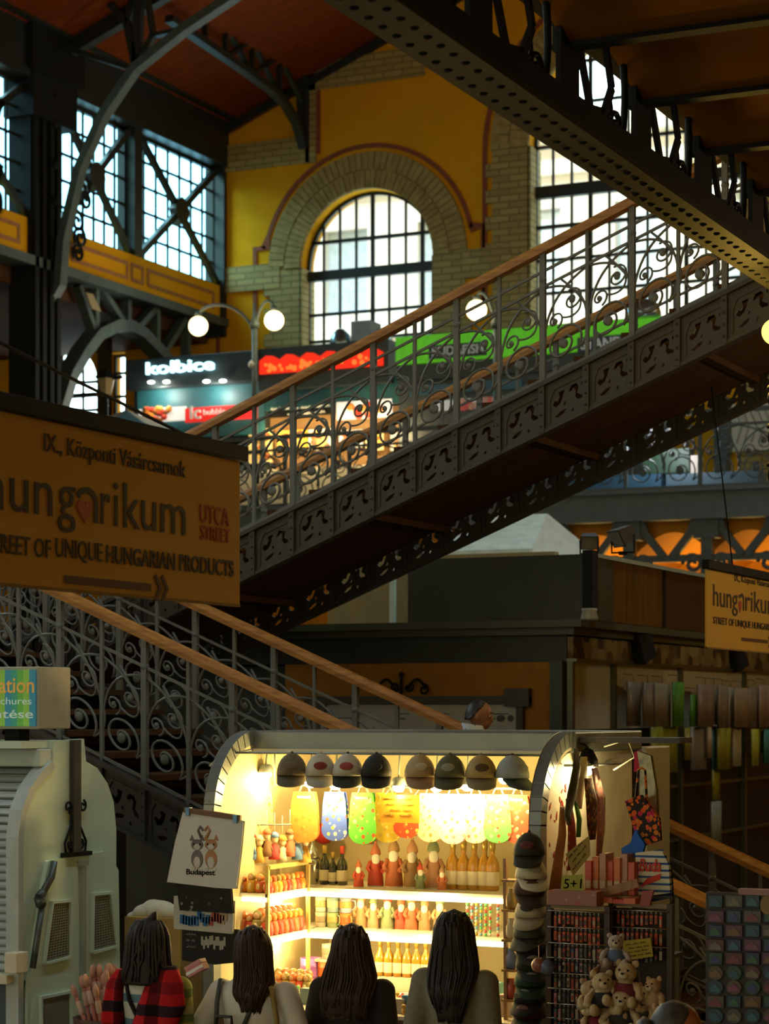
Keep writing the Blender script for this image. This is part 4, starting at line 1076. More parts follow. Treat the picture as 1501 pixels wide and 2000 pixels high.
def speaker(px, py, label, s=1.0):
    e = U(px, py, KU+.12); o = T('loudspeaker', label, 'loudspeaker', (e[0], e[1], e[2]-.15*s))
    n0 = MB(); M = Matrix.Translation(Vector(e)) @ Matrix.Rotation(-.5, 4, 'Z') @ Matrix.Rotation(.35, 4, 'X')
    n0.loft([[(-.09*s,-.09*s,-.15*s),(.09*s,-.09*s,-.15*s),(.09*s,-.09*s,.15*s),(-.09*s,-.09*s,.15*s)],[(-.06*s,.1*s,-.12*s),(.06*s,.1*s,-.12*s),(.06*s,.1*s,.12*s),(-.06*s,.1*s,.12*s)]], 0, False); n0.xf(M); n0.build('cabinet', BLACK, o, .01)
    n0 = MB(); n0.box((-.075*s,-.097*s,-.13*s),(.075*s,-.09*s,.13*s)); n0.xf(M); n0.build('grille', mat('grille_black', (.015,.015,.013), .8), o)
    MB().tube([(e[0],e[1],e[2]+.1*s),(KU+.02,e[1]+.05,kz(1212)+.02)], .015, 6).build('bracket', BLACK, o)
speaker(1252, 1262, 'black loudspeaker hanging on the gilt signboard of the kiosk', 1.0)
speaker(1440, 1287, 'black loudspeaker just below the far banner', .8)
# white market tent and pale wall behind
tv = 25.0
tn = T('market_tent', 'white peaked market tent roof behind the dark kiosk', 'tent', (V(960,1075,tv)[0], tv, 0))
e0 = V(830,1078,tv); e1 = V(1035,1078,tv); ap_ = V(950,1008,tv+1.5)
b = MB(); d = 3.0
b.add([e0, e1, (e1[0], tv+d, e1[2]), (e0[0], tv+d, e0[2]), ((e0[0]+e1[0])/2-.35, tv+d/2, ap_[2]), ((e0[0]+e1[0])/2+.35, tv+d/2, ap_[2])], [(0,1,5,4),(1,2,5),(2,3,4,5),(3,0,4)])
b.build('canopy', mat('tent_white', (.55,.62,.55), .6), tn)
MB().box((e0[0],tv-.02,e0[2]-.09),(e1[0],tv+.02,e0[2])).build('valance', mat('tent_edge', (.6,.72,.66), .5), tn)
for x in (e0[0], e1[0], (e0[0]+e1[0])/2): MB().box((x-.03,tv,0),(x+.03,tv+.06,e0[2])).build('pole', WHITE, tn)
pw = V(640,1165,22); pq = V(830,1085,22)
tag(MB().box((pw[0],22,0),(pq[0]+1.5,22.15,pq[2])).build('partition', mat('beige_partition', (.22,.17,.07), .7)), 'beige partition wall glimpsed under the lower end of the stairs', 'partition')
tag(MB().box((V(760,1165,21.8)[0],21.8,0),(V(769,1165,21.8)[0],21.86,pq[2])).build('pale_post', mat('pale_green_post', (.35,.45,.38), .5)), 'slim pale green post in front of the beige partition', 'post')

# ---------------------------------------------------------------- bagged textiles hanging on the kiosk's side
TXT = [  # px left, px right, y top, y bottom, colour, description
 (1225,1248,1331,1418,(.17,.13,.08),'brown bagged tablecloth, first of the upper row'),
 (1254,1274,1333,1418,(.17,.13,.09),'brown bagged cloth beside the first steel post'),
 (1275,1310,1334,1419,(.21,.17,.10),'wide taupe bagged cloth left of the green ones'),
 (1314,1333,1332,1419,(.07,.22,.02),'bright green bagged cloth in the upper row'),
 (1350,1363,1357,1419,(.07,.20,.02),'short narrow green bagged cloth'),
 (1365,1388,1336,1419,(.18,.12,.08),'brown bagged cloth right of the short green one'),
 (1389,1398,1338,1415,(.30,.22,.12),'thin pale bagged cloth at the middle post'),
 (1400,1419,1338,1420,(.18,.13,.08),'brown bagged cloth after the middle post'),
 (1420,1432,1342,1430,(.28,.21,.12),'cream edged bagged cloth under the loudspeaker'),
 (1433,1462,1343,1420,(.24,.17,.09),'wide tan bagged cloth under the loudspeaker'),
 (1464,1482,1340,1420,(.19,.13,.08),'brown bagged cloth second from the right edge'),
 (1484,1500,1338,1420,(.24,.15,.09),'rosy brown bagged cloth at the right edge'),
 (1272,1319,1420,1508,(.20,.20,.012),'large olive yellow cloth in the lower row'),
 (1335,1344,1421,1484,(.22,.18,.02),'narrow mustard cloth in the lower row'),
 (1346,1380,1420,1502,(.22,.20,.17),'grey and rose patterned cloth in the lower row'),
 (1381,1386,1420,1480,(.32,.22,.10),'thin cream strip in the lower row'),
 (1390,1402,1424,1502,(.06,.15,.13),'teal cloth in the lower row, above a long yellow strip'),
 (1403,1422,1422,1502,(.22,.20,.02),'olive cloth right of the teal one'),
 (1431,1443,1422,1496,(.38,.34,.22),'off-white folded cloth in the lower row'),
 (1467,1478,1424,1495,(.34,.34,.03),'lime yellow cloth near the right edge'),
 (1479,1489,1424,1470,(.20,.20,.02),'short olive cloth near the right edge'),
 (1490,1503,1425,1490,(.04,.17,.14),'turquoise cloth at the right edge, lower row'),
 (1391,1403,1504,1562,(.24,.22,.02),'yellow green strip hanging under the teal cloth'),
 (1391,1404,1566,1650,(.22,.24,.19),'pale patterned strip, lowest of the hanging cloths')]
for i, (x0,x1,y0,y1,c,lb) in enumerate(TXT):
    uu = KU + (.20 if i % 2 else .14)
    a_ = UV(x0, y0, uu); b_ = UV(x1, y1, uu)
    cl_ = T('hanging_textile', lb + ' on the kiosk', 'textile', (uu, (a_[0]+b_[0])/2, b_[1]), 'bagged textiles hanging on the kiosk')
    m = MB(); n = 8; r0 = []; r1 = []; r2 = []
    fr0 = []; bk0 = []
    for k in range(n+1):
        t = k/n; v_ = a_[0] + (b_[0]-a_[0])*t; w_ = .014*sin(t*pi*3+i) 
        fr0.append((uu+.012+w_, v_)); bk0.append((uu-.012+w_, v_))
    loop = fr0 + bk0[::-1]
    m.loft([[(x, y, z) for x, y in loop] for z in (b_[1], (a_[1]+b_[1])/2, a_[1])], 0, True)
    m.build('cloth', spots('print_%d' % i, c, [tuple(q*1.25 for q in c), tuple(q*.7 for q in c)], 25, .3, .35, .6), cl_)
    MB().tube([(uu, (a_[0]+b_[0])/2, a_[1]), (uu, (a_[0]+b_[0])/2, a_[1]+.06), (uu-.1, (a_[0]+b_[0])/2, a_[1]+.07)], .004, 5).build('hanger', mat('kiosk_steel', (.1,.1,.06), .3), cl_)

# ================================================================ LEFT SHUTTERED KIOSK
LU = -6.95
PG = mat('pale_green_cream', (.56,.68,.52), .55, var=.05, scale=2)
lk = T('shuttered_kiosk', 'pale green kiosk with a closed roller shutter at the lower left', 'kiosk', (LU-1, 10.6, 0))
lv0 = UV(40,1700,LU)[0]; lv1 = UV(226,1700,LU)[0]
def LZ(px, py): return UV(px, py, LU)
prof = [(lv0,0), LZ(40,1640), LZ(46,1590), LZ(62,1548), LZ(86,1515), LZ(104,1497), (LZ(104,0)[0], LZ(104,1447)[1]), (LZ(164,0)[0], LZ(164,1443)[1]), (LZ(168,0)[0], LZ(168,1487)[1]), LZ(190,1500), LZ(210,1530), LZ(222,1566), LZ(227,1620), (lv1,0)]
MB().poly(prof, 'u', LU-.03, LU).build('side_panel', PG, lk)
b = MB(); pts = [(LU-.02, q_[0]-.02, q_[1]+.0) for q_ in prof[1:6]]
MB().strip([(q_[0]-.012, q_[1]+.012) for q_ in prof[:6]], .05, 'u', LU-.07, LU+.012).build('shutter_rail', mat('rail_grey', (.42,.47,.44), .4), lk)
# roller shutter of curved slats (its closed face turns towards the aisle)
b = MB(); zt_s = prof[5][1]; z = 1.22; sh = []
def shv(z):     # front profile of the shutter
    ps_ = prof[1:6]
    if z <= ps_[0][1]: return lv0
    for (a1, b1), (a2, b2) in zip(ps_[:-1], ps_[1:]):
        if b1 <= z <= b2: return a1 + (a2-a1)*(z-b1)/(b2-b1)
    return ps_[-1][0]
while z < zt_s-.02:
    z2_ = z + .045
    m_ = [(shv(z)+.02, z), (shv(z)-.002, z+.012), (shv((z+z2_)/2)-.006, z+.026), (shv(z2_)+.012, z2_-.004)]
    b.loft([[(LU-2.0, q_[0], q_[1]) for q_ in m_], [(LU-.07, q_[0], q_[1]) for q_ in m_]], 0, False, False, False)
    z = z2_
b.build('roller_shutter', mat('shutter_grey', (.42,.47,.47), .4, var=.05), lk)
MB().box((LU-2.0, LZ(104,0)[0]-.12, LZ(104,1497)[1]+.0), (LU-.01, LZ(104,0)[0]+.35, LZ(104,1462)[1])).build('shutter_box', mat('box_white', (.48,.56,.5), .5), lk, .01)
MB().box((LU-2.0, lv0+.05, LZ(104,1447)[1]-.04), (LU-.03, LZ(166,0)[0], LZ(104,1447)[1])).box((LU-2.0, lv1-.06, 0), (LU-.03, lv1-.03, LZ(226,1620)[1])).build('roof', PG, lk)
MB().box((LU-2.0, lv0-.1, 1.16), (LU-.02, lv0+.1, 1.21)).build('ledge', CREAM, lk, .006)
MB().box((LU-2.0, lv0-.02, 0), (LU+.005, lv0+.04, 1.17)).build('base', mat('slate_base', (.04,.07,.08), .5), lk)
# centre post with wrought iron lyre
MB().box((LU, LZ(136,0)[0], LZ(140,1665)[1]), (LU+.03, LZ(150,0)[0], LZ(140,1445)[1])).build('post', mat('brown_post', (.05,.045,.03), .5), lk)
b = MB(); cxv = LZ(143,0)[0]
for s_ in (-1, 1):
    p_ = [(cxv+s_*.03, LZ(143,1590)[1]), (cxv+s_*.05, LZ(143,1615)[1]), (cxv+s_*.11, LZ(143,1645)[1]), (cxv+s_*.10, LZ(143,1664)[1]), (cxv+s_*.03, LZ(143,1668)[1])]
    b.tube([(LU+.015, x, z) for x, z in p_], .008, 6)
    b.tube([(LU+.015, x, z) for x, z in spiral(cxv+s_*.075, LZ(143,1575)[1], .01, .035, 0, s_*2.4*pi)], .007, 5)
    b.tube([(LU+.015, x, z) for x, z in spiral(cxv+s_*.055, LZ(143,1650)[1], .01, .03, 0, s_*2.4*pi)], .007, 5)
b.build('wrought_iron_lyre', BLACK, lk)
MB().box((LU, LZ(118,0)[0], LZ(140,1672)[1]), (LU+.05, LZ(166,0)[0], LZ(140,1664)[1])).build('shelf_bracket', BLACK, lk)
# folded awning leaf with ventilation grilles
b = MB(); b.poly([(LZ(77,0)[0], LZ(77,1735)[1]), (LZ(88,0)[0], LZ(88,1682)[1]), (LZ(200,0)[0], LZ(200,1664)[1]), (LZ(222,0)[0], LZ(222,1700)[1]), (LZ(226,0)[0], LZ(226,1960)[1]), (LZ(226,0)[0], 0.02), (LZ(46,0)[0], 0.02), (LZ(46,0)[0], LZ(46,1935)[1])], 'u', LU, LU+.03)
b.build('lower_panel', PG, lk, .006)
MB().box((LU+.03, LZ(146,0)[0], 0.05), (LU+.055, LZ(153,0)[0], LZ(150,1690)[1])).box((LU+.03, LZ(142,0)[0], LZ(150,1690)[1]), (LU+.06, LZ(156,0)[0], LZ(150,1680)[1])).build('centre_strip', mat('strip_green', (.30,.34,.27), .5), lk)
def grille(pts_, nm):
    q_ = [LZ(*p_) for p_ in pts_]
    g = MB(); g.strip(q_+[q_[0]], .016, 'u', LU+.03, LU+.05)
    g.build('grille_frame', PG, lk)
    g = MB(); g.poly(q_, 'u', LU+.031, LU+.033); gb_ = g.build('grille_back', mat('grille_shadow', (.10,.095,.05), .8), lk)
    g = MB(); x0 = min(p_[0] for p_ in q_); x1 = max(p_[0] for p_ in q_); z0 = min(p_[1] for p_ in q_); z1_ = max(p_[1] for p_ in q_)
    n = 9
    for i in range(1, 22):
        t = i/22; za = q_[0][1]+(q_[1][1]-q_[0][1])*t; zb_2 = q_[3][1]+(q_[2][1]-q_[3][1])*t; xa = q_[0][0]+(q_[1][0]-q_[0][0])*t; xb = q_[3][0]+(q_[2][0]-q_[3][0])*t
        g.bar((LU+.037, xa, za), (LU+.037, xb, zb_2), .004, .006)
    for i in range(1, n):
        t = i/n; xa = q_[0][0]+(q_[3][0]-q_[0][0])*t; za = q_[0][1]+(q_[3][1]-q_[0][1])*t; xb = q_[1][0]+(q_[2][0]-q_[1][0])*t; zb_2 = q_[1][1]+(q_[2][1]-q_[1][1])*t
        g.bar((LU+.037, xa, za), (LU+.037, xb, zb_2), .004, .006)
    g.build('mesh', mat('mesh_grey', (.30,.30,.2), .4), lk)
grille([(74,1882),(90,1762),(126,1758),(126,1868)], 'a'); grille([(168,1860),(170,1747),(204,1743),(217,1847)], 'b'); grille([(68,2010),(68,1948),(126,1936),(126,2010)], 'c')
# crank handle
b = MB(); GH = mat('crank_grey', (.09,.11,.11), .4, .5)
hp_ = [(88,1682),(83,1712),(66,1742)]
b.tube([(LU+.06,)+LZ(*p_) for p_ in hp_], .02, 8); b.tube([(LU+.06,)+LZ(*p_) for p_ in ((58,1752),(63,1768))], .03, 8); b.tube([(LU+.06,)+LZ(*p_) for p_ in ((65,1765),(55,1830),(46,1890))], .018, 8)
b.tube([(LU+.06,)+LZ(66,1742), (LU+.06,)+LZ(58,1752)], .026, 8); b.build('crank_handle', GH, lk)
MB().box((LU-.02, LZ(14,0)[0], LZ(20,1900)[1]), (LU+.06, LZ(38,0)[0], LZ(20,1860)[1])).build('lock_box', CREAM, lk, .005)
# lit information box sign on the kiosk roof
sg = T('box_sign', 'green and blue information box sign on the kiosk roof at the left edge', 'sign', (LU-.6, 10.6, LZ(104,1447)[1]))
bz0 = V(50,1424,10.3)[2]; bz1 = V(50,1302,10.3)[2]
su1 = V(76,1400,10.3)[0]; su0 = su1-1.0
MB().box((su0, 10.3, bz0), (su1, 10.62, bz1)).build('case', mat('sign_case', (.36,.34,.24), .5), sg, .006)
def sr(px0, py0, px1, py1): return rect(px0,py0,px1,py1,10.295)
r = sr(-60,1308,70,1418)
nb = 11; b = MB()
for i in range(nb):
    xa = r[0]+(r[2]-r[0])*i/nb; b.box((xa, 10.29, r[1]), (r[0]+(r[2]-r[0])*(i+1)/nb, 10.3, r[3]), i % 4)
b.build('striped_face', [mat('sf_green', (.10,.36,.05), .4, emit=(.1,.4,.06), es=.18), mat('sf_lime', (.22,.45,.05), .4, emit=(.22,.5,.06), es=.18), mat('sf_blue', (.02,.22,.30), .4, emit=(.02,.25,.35), es=.18), mat('sf_teal', (.03,.28,.18), .4, emit=(.03,.3,.2), es=.18)], sg)
MB().text('Information', 'v', 10.288, sr(-92,1322,68,1354), .003, bold=.01).build('orange_word', mat('sign_orange', (.75,.40,.08), .5, emit=(.8,.4,.08), es=.15), sg)
MB().text('brochures', 'v', 10.288, sr(-30,1362,63,1376), .003).text('jegyrendelés ntése' if False else 'jelentése', 'v', 10.288, sr(-62,1386,66,1408), .003, bold=.008).build('pale_words', mat('sign_pale', (.55,.68,.6), .5, emit=(.6,.75,.65), es=.15), sg)
MB().box((su0+.2,10.4,LZ(104,1462)[1]),(su0+.3,10.5,bz0)).box((su1-.3,10.4,LZ(104,1462)[1]),(su1-.2,10.5,bz0)).build('foot', BLACK, sg)
# end of the lower flight's string beside the stall: dark ironwork with corner brackets is part of the staircase
# cardboard box and white cloth between kiosk and stall
cbx = V(300,1850,11.3)
tag(MB().box((V(243,1845,11.3)[0],11.3,0.0),(V(352,1845,11.3)[0],11.75,V(300,1793,11.3)[2])).build('cardboard_box', mat('cardboard', (.42,.26,.07), .8)), 'tall tan cardboard carton between the kiosk and the stall', 'box')
b = MB()
for (px,py,r_) in ((285,1782,.085),(312,1778,.10),(335,1783,.08),(262,1790,.05),(300,1770,.07),(322,1772,.06)):
    e = V(px,py,11.42); b.ball(e, (r_,r_*.9,r_*.62), 10, 7)
tag(b.build('crumpled_cloth', mat('white_cloth', (.66,.60,.42), .9, bump=.6, scale=9), remesh=.012, smooth=3), 'crumpled white cloth on top of the cardboard carton', 'cloth')

# wrought iron leaf ornament hanging at the very left, close to the camera
e = A(-9, 300, 5.2)
fo = T('iron_ornament', 'black iron leaf ornament hanging close by at the far left edge', 'ornament', (e[0], e[1], e[2]-.3))
b = MB().tube([(e[0],e[1],e[2]-.25),(e[0],e[1],5.6)], .008, 7)
for px, py in ((12,203),(9,327)):
    q_ = A(px, py, 5.2); b.tube([(e[0],e[1],q_[2]-.03),((e[0]+q_[0])/2,(e[1]+q_[1])/2,q_[2]+.012),q_], [.012,.014,.003], 7)
q_ = A(-2, 395, 5.2); b.ball(q_, (.012,.012,.03), 9, 7); b.build('leafwork', BLACK, fo)
# ================================================================ SOUVENIR STALL
S0, S1, SF = -6.18, -4.21, 10.84
STEEL = mat('stall_grey_steel', (.20,.23,.22), .35, .3, var=.06)
SWALL = mat('stall_cream_wall', (.62,.52,.28), .6, var=.05)
SHELF = mat('shelf_white', (.75,.70,.55), .4, var=.03)
ms = T('market_stall', 'brightly lit souvenir stall with a curved grey roof, centre of the lower half', 'stall', (-5.2, 11.6, 0))
def sprof(d=0.0, n=10):
    c = [(SF+.48-(.48-d)*cos(pi/2*i/n), 2.05+(.47-d)*sin(pi/2*i/n)) for i in range(n+1)]
    return [(SF+d, 0)] + c
for u in (S0, S1):
    MB().strip(sprof(.02), .075, 'u', u-.035, u+.035).build('rim', STEEL, ms, .004)
    MB().strip(sprof(.07), .02, 'u', u-.03, u+.03).build('rim_lip', mat('lip_cream', (.5,.45,.3), .4), ms)
MB().box((S0-.02, SF+.46, 2.425), (S1+.05, SF+1.6, 2.54)).build('roof', STEEL, ms, .01)
MB().box((S0, SF+.44, 2.41), (S1, SF+.47, 2.435)).build('roof_edge', mat('edge_pale', (.45,.48,.42), .4), ms)
MB().box((S1+.05, SF+.52, 2.48), (S1+.62, SF+.75, 2.51)).build('roof_flap', mat('flap_dark', (.05,.045,.03), .5), ms)
MB().box((S0, SF+1.50, .0), (S1, SF+1.54, 2.43)).build('back_wall', SWALL, ms)
sp_ = [(SF+.1,.0)] + [(SF+.5-(.40)*cos(pi/2*i/8), 2.03+.40*sin(pi/2*i/8)) for i in range(9)] + [(SF+1.5,2.43),(SF+1.5,0)]
MB().poly(sp_, 'u', S1-.0, S1+.02).build('side_wall', mat('painted_side_panel', (.70,.66,.5), .6), ms)
MB().poly(sp_, 'u', S0-.02, S0).build('side_wall', SWALL, ms)  # left wall's full height is added to block lamp light from the neighbouring kiosk
b = MB(); rd = random.Random(3)
for i in range(34):   # red folk-pattern leaves painted on the side panel
    v_ = rd.uniform(SF+.14, SF+.42); z_ = rd.uniform(1.45, 2.25); a = rd.uniform(0, pi); k = rd.uniform(.012,.026)
    b.poly([(v_+k*cos(a), z_+k*sin(a)), (v_+.4*k*cos(a+1.6), z_+.4*k*sin(a+1.6)), (v_-k*cos(a), z_-k*sin(a)), (v_+.4*k*cos(a-1.6), z_+.4*k*sin(a-1.6))], 'u', S1+.02, S1+.023)
b.build('red_motifs', mat('folk_red', (.42,.04,.02), .7), ms)
MB().box((S0, SF, 0), (S1, SF+.9, .98)).build('counter', mat('stall_counter', (.12,.07,.03), .6), ms)
CT = 1.0
MB().box((S0+.02, SF-.02, .98), (S1-.02, SF+.92, CT)).build('counter_top', SHELF, ms)
SH1, SH2 = 1.60, 1.352
for z in (SH1, SH2):
    MB().box((-6.02, SF+.86, z-.022), (-4.72, SF+1.5, z)).build('shelf', SHELF, ms)
    MB().box((-6.0, SF+.85, z-.05), (-4.74, SF+.875, z-.022)).build('light_strip', lit('warm_strip', (1.0,.86,.45), 6.5), ms)
    MB().box((S0, SF+.34, z-.022), (-6.0, SF+1.5, z)).build('side_shelf', SHELF, ms)
    MB().box((-6.005, SF+.36, z-.045), (-5.99, SF+.86, z-.022)).box((S0+.02, SF+.33, z-.045), (-6.0, SF+.345, z-.022)).build('light_strip', MATS['warm_strip'], ms)
PB = mat('brass_post', (.55,.42,.15), .35, .3)
for (u, v) in ((-6.0, SF+.35), (-6.0, SF+.86)):
    MB().box((u-.01, v-.01, CT), (u+.01, v+.01, 1.76)).build('post', PB, ms)
MB().box((-6.01, SF+.35, 1.74), (-5.99, SF+.87, 1.765)).build('side_rail', PB, ms)
MB().tube([(S0+.03, SF+.24, 2.415), (S1-.03, SF+.24, 2.415)], .008, 6).build('hanging_rail', STEEL, ms)
MB().tube([(S0+.03, SF+.72, 2.215), (S1-.03, SF+.72, 2.215)], .008, 6).build('hanging_rail', STEEL, ms)
for u in (S0+.03, S1-.03): MB().tube([(u, SF+.72, 2.215), (u, SF+.72, 2.43)], .006, 6).tube([(u, SF+.24, 2.415), (u, SF+.47, 2.43)], .006, 6).build('rail_support', STEEL, ms)
MB().tube([(S0-.02,SF+.2,2.3),(S0-.09,SF+.15,2.34),(S0-.03,SF+.35,2.47),(S0+.05,SF+.5,2.44)], .006, 6).build('cable', CREAM, ms)
# clip lamps behind the caps
BULB = lit('bulb_light', (1.0,.88,.55), 26)
def on(px, v, py=1400): return V(px, py, v)[0]
LMP = []
for i, (px, py) in enumerate(((519,1512),(606,1530),(655,1534),(778,1538),(852,1538),(912,1536),(985,1522))):
    e = V(px, py, SF+.60); o = T('clip_lamp', 'glowing clip lamp behind the hanging caps, %s from the left' % ORD[i], 'lamp', e, 'clip lamps under the stall roof')
    MB().ball(e, (.036,.03,.028), 12, 8).build('bulb', BULB, o)
    MB().lathe([(.02,.06),(.035,.05),(.05,.01),(.045,.01),(.03,.045)], e, 12).tube([(e[0],e[1],e[2]+.06),(e[0],e[1]+.02,2.43)], .006, 6).build('shade', mat('lamp_shade_grey', (.3,.34,.32), .4), o)
    lamp('clip_lamp_light', (e[0], e[1]-.0, e[2]-.05), (13,13,13,8,20,20,18)[i], (1.0,.68,.22), .035)
for px in (560, 700, 850):
    lamp('shelf_light', (on(px, SF+.8), SF+.78, SH1-.06), 9, (1.0,.72,.28), .05); lamp('shelf_light', (on(px, SF+.8), SF+.78, SH2-.06), 8, (1.0,.70,.26), .05)

# ---- makers -----------------------------------------------------
class Kind:
    def __init__(s, make): s.make = make; s.proto = None
    def at(s, loc, rot=0, label=None, group=None, scale=None, mats=None):
        if s.proto is None:
            s.proto = s.make(); o = s.proto; s.first = True
            o = dup(s.proto, loc, rot, label, group, scale, mats)
        else: o = dup(s.proto, loc, rot, label, group, scale, mats)
        return o
    def done(s):
        if s.proto:
            for c in list(s.proto.children_recursive) + [s.proto]: bpy.data.objects.remove(c)
def ph(name, cat): return T(name, name, cat, (0,0,0))
def mk_cap():
    o = ph('baseball_cap', 'cap'); m = MB()
    rings = []
    for i in range(7):
        t = pi/2*i/6; rings.append([(.082*cos(t)*cos(a), .095*cos(t)*sin(a), .115*sin(t)) for a in [2*pi*k/18 for k in range(18)]])
    rings[-1] = [(.004*cos(a), .004*sin(a), .115) for a in [2*pi*k/18 for k in range(18)]]
    m.loft(rings); m.build('crown', mat('cap_crown', (.2,.2,.2), .8), o, local=True)
    m = MB(); top = []; bot = []
    for k in range(13):
        a = pi + pi*k/12; x = .078*cos(a); top.append((x, -.02+.02*sin(a)-.0, .0)); bot.append((x*.92, -.075 + .085*sin(a)*.9, -.035-.02*abs(sin(a))))
    vs = []; 
    for p_, q_ in zip(top, bot): vs += [p_, q_, (p_[0],p_[1],p_[2]-.006), (q_[0],q_[1],q_[2]-.006)]
    fs = []
    for k in range(12):
        a = 4*k; fs += [(a,a+4,a+5,a+1),(a+2,a+3,a+7,a+6),(a+1,a+5,a+7,a+3)]
    m.add(vs, fs, 0, True); m.build('brim', mat('cap_brim', (.2,.2,.2), .8), o, local=True)
    MB().ball((0,0,.117),.008,8,5).build('button', mat('cap_brim',(.2,.2,.2)), o, local=True)
    m = MB(); m.ball((0,-.088,.052),(.036,.008,.022),10,6,0, Matrix.Rotation(-.35,3,'X')).build('emblem', mat('cap_emblem',(.3,.05,.05),.7), o, local=True)
    return o
cap = Kind(mk_cap)
def cm(i, c, br, em): return {'cap_crown': mat('capc%d' % i, c, .85), 'cap_brim': mat('capb%d' % i, br, .85), 'cap_emblem': mat('cape%d' % i, em, .8)}
CAPS = [(570,'taupe cap with a plain front, leftmost on the stall rail',(.14,.11,.06),(.12,.10,.06),(.15,.11,.07)),
 (626,'white cap with a dark red crest, second on the stall rail',(.5,.46,.34),(.4,.37,.28),(.2,.03,.02)),
 (679,'white cap with a black brim on the stall rail',(.5,.47,.36),(.03,.035,.02),(.3,.06,.05)),
 (735,'plain black cap hanging in the middle of the stall rail',(.018,.02,.012),(.018,.02,.012),(.02,.022,.014)),
 (820,'cream cap speckled with red on the stall rail',(.42,.30,.14),(.35,.22,.12),(.5,.42,.25)),
 (879,'olive grey cap with pale lettering on the stall rail',(.11,.11,.05),(.10,.10,.05),(.3,.3,.18)),
 (939,'beige cap with a dark oval badge on the stall rail',(.42,.30,.11),(.28,.24,.13),(.10,.06,.02)),
 (1000,'pale grey cap at the right end of the stall rail',(.32,.36,.32),(.05,.07,.05),(.3,.3,.25))]
for i, (px, lb, c, br, em) in enumerate(CAPS):
    cap.at((on(px, SF+.22), SF+.22, 2.292), .42 + rd.uniform(-.15,.15) + (.5 if i == 7 else 0), lb, 'caps hanging under the stall roof', 1.08, cm(i, c, br, em))

def mk_apron():
    o = ph('printed_bag', 'bag'); n = 10; out = [(-.052,0),(.052,0),(.062,-.05),(.07,-.17)]
    out += [(.07*cos(pi*k/n), -.19-.05*sin(pi*k/n)) for k in range(n+1)] + [(-.07,-.17),(-.062,-.05)]
    m = MB(); m.poly(out, 'v', -.012, .012); m.build('cloth', mat('bag_cloth', (.5,.5,.5), .8), o, .005, local=True)
    MB().tube([(-.03,0,0),(-.015,0,.035),(.015,0,.035),(.03,0,0)], .005, 5).build('loop', mat('bag_loop', (.55,.45,.25), .8), o, local=True)
    MB().poly([(-.036,-.015),(.036,-.015),(.036,-.028),(-.036,-.028)], 'v', -.015, -.012).build('trim_band', mat('bag_loop', (.55,.45,.25), .8), o, local=True)
    return o
apron = Kind(mk_apron)
AP = [(492,'pale striped printed bag at the left end under the lamps',(.55,.3,.12),[(.6,.1,.05),(.7,.6,.4)],1.0,0),
 (512,'orange and white printed bag beside the left lamp',(.6,.42,.25),[(.7,.25,.05),(.6,.5,.3)],1.0,.02),
 (598,'plain orange printed bag in the stall',(.62,.2,.035),[(.68,.25,.05),(.5,.15,.03)],1.2,.0),
 (656,'bright blue printed bag with flowers',(.05,.10,.45),[(.7,.6,.45),(.5,.08,.05),(.6,.5,.1)],1.15,.0),
 (712,'bright green printed bag with red flowers',(.09,.42,.04),[(.6,.08,.02),(.55,.5,.25),(.2,.5,.1)],1.2,.0),
 (758,'yellow printed bag half behind the note',(.62,.45,.03),[(.7,.6,.2),(.5,.35,.05)],1.15,.0),
 (797,'red brown printed bag with a flower medallion',(.35,.05,.015),[(.6,.3,.05),(.5,.1,.02)],1.05,.0),
 (842,'cream printed bag with orange motifs right of the note',(.6,.5,.33),[(.55,.2,.05),(.5,.4,.15),(.25,.35,.15)],1.12,.0),
 (888,'pale pink printed bag with small flowers',(.62,.45,.45),[(.55,.2,.2),(.5,.4,.1)],1.15,.0),
 (930,'white printed bag with scattered flowers',(.65,.58,.42),[(.5,.3,.1),(.45,.15,.1)],1.12,.0),
 (975,'mint green printed bag with red flowers at the right',(.12,.40,.12),[(.6,.1,.05),(.6,.5,.3)],1.1,.0),
 (1012,'rose red printed bag at the right end under the lamps',(.45,.08,.04),[(.65,.5,.3),(.6,.2,.1)],1.1,.0)]
for i, (px, lb, c, cs, s, dv) in enumerate(AP):
    apron.at((on(px, SF+.72), SF+.70 + .01*(i % 2), 2.215-.035*s), rd.uniform(-.12,.12), lb, 'printed cotton bags under the lamps', s, {'bag_cloth': spots('bagp%d' % i, c, cs, 34, .36)})
apron.done()
r = rect(743, 1553, 819, 1606, SF+.62)
nt_ = T('note_card', 'orange handwritten note card hanging among the printed bags', 'note', ((r[0]+r[2])/2, SF+.62, r[1]))
MB().box((r[0], SF+.618, r[1]), (r[2], SF+.622, r[3])).build('card', mat('note_orange', (.75,.34,.015), .7), nt_)
b = MB()
for k in range(4): scribble(b, r[0]+.02+.02*(k % 3), r[2]-.02, r[3]-.03-.03*k, .012, 'v', SF+.615, .0016, 2, k)
b.build('writing', mat('ink', (.10,.04,.01), .6), nt_)
MB().tube([(r[0]+.03,SF+.62,r[3]),(r[0]+.03,SF+.70,2.215)], .002, 4).tube([(r[2]-.03,SF+.62,r[3]),(r[2]-.03,SF+.70,2.215)], .002, 4).build('string', CREAM, nt_)

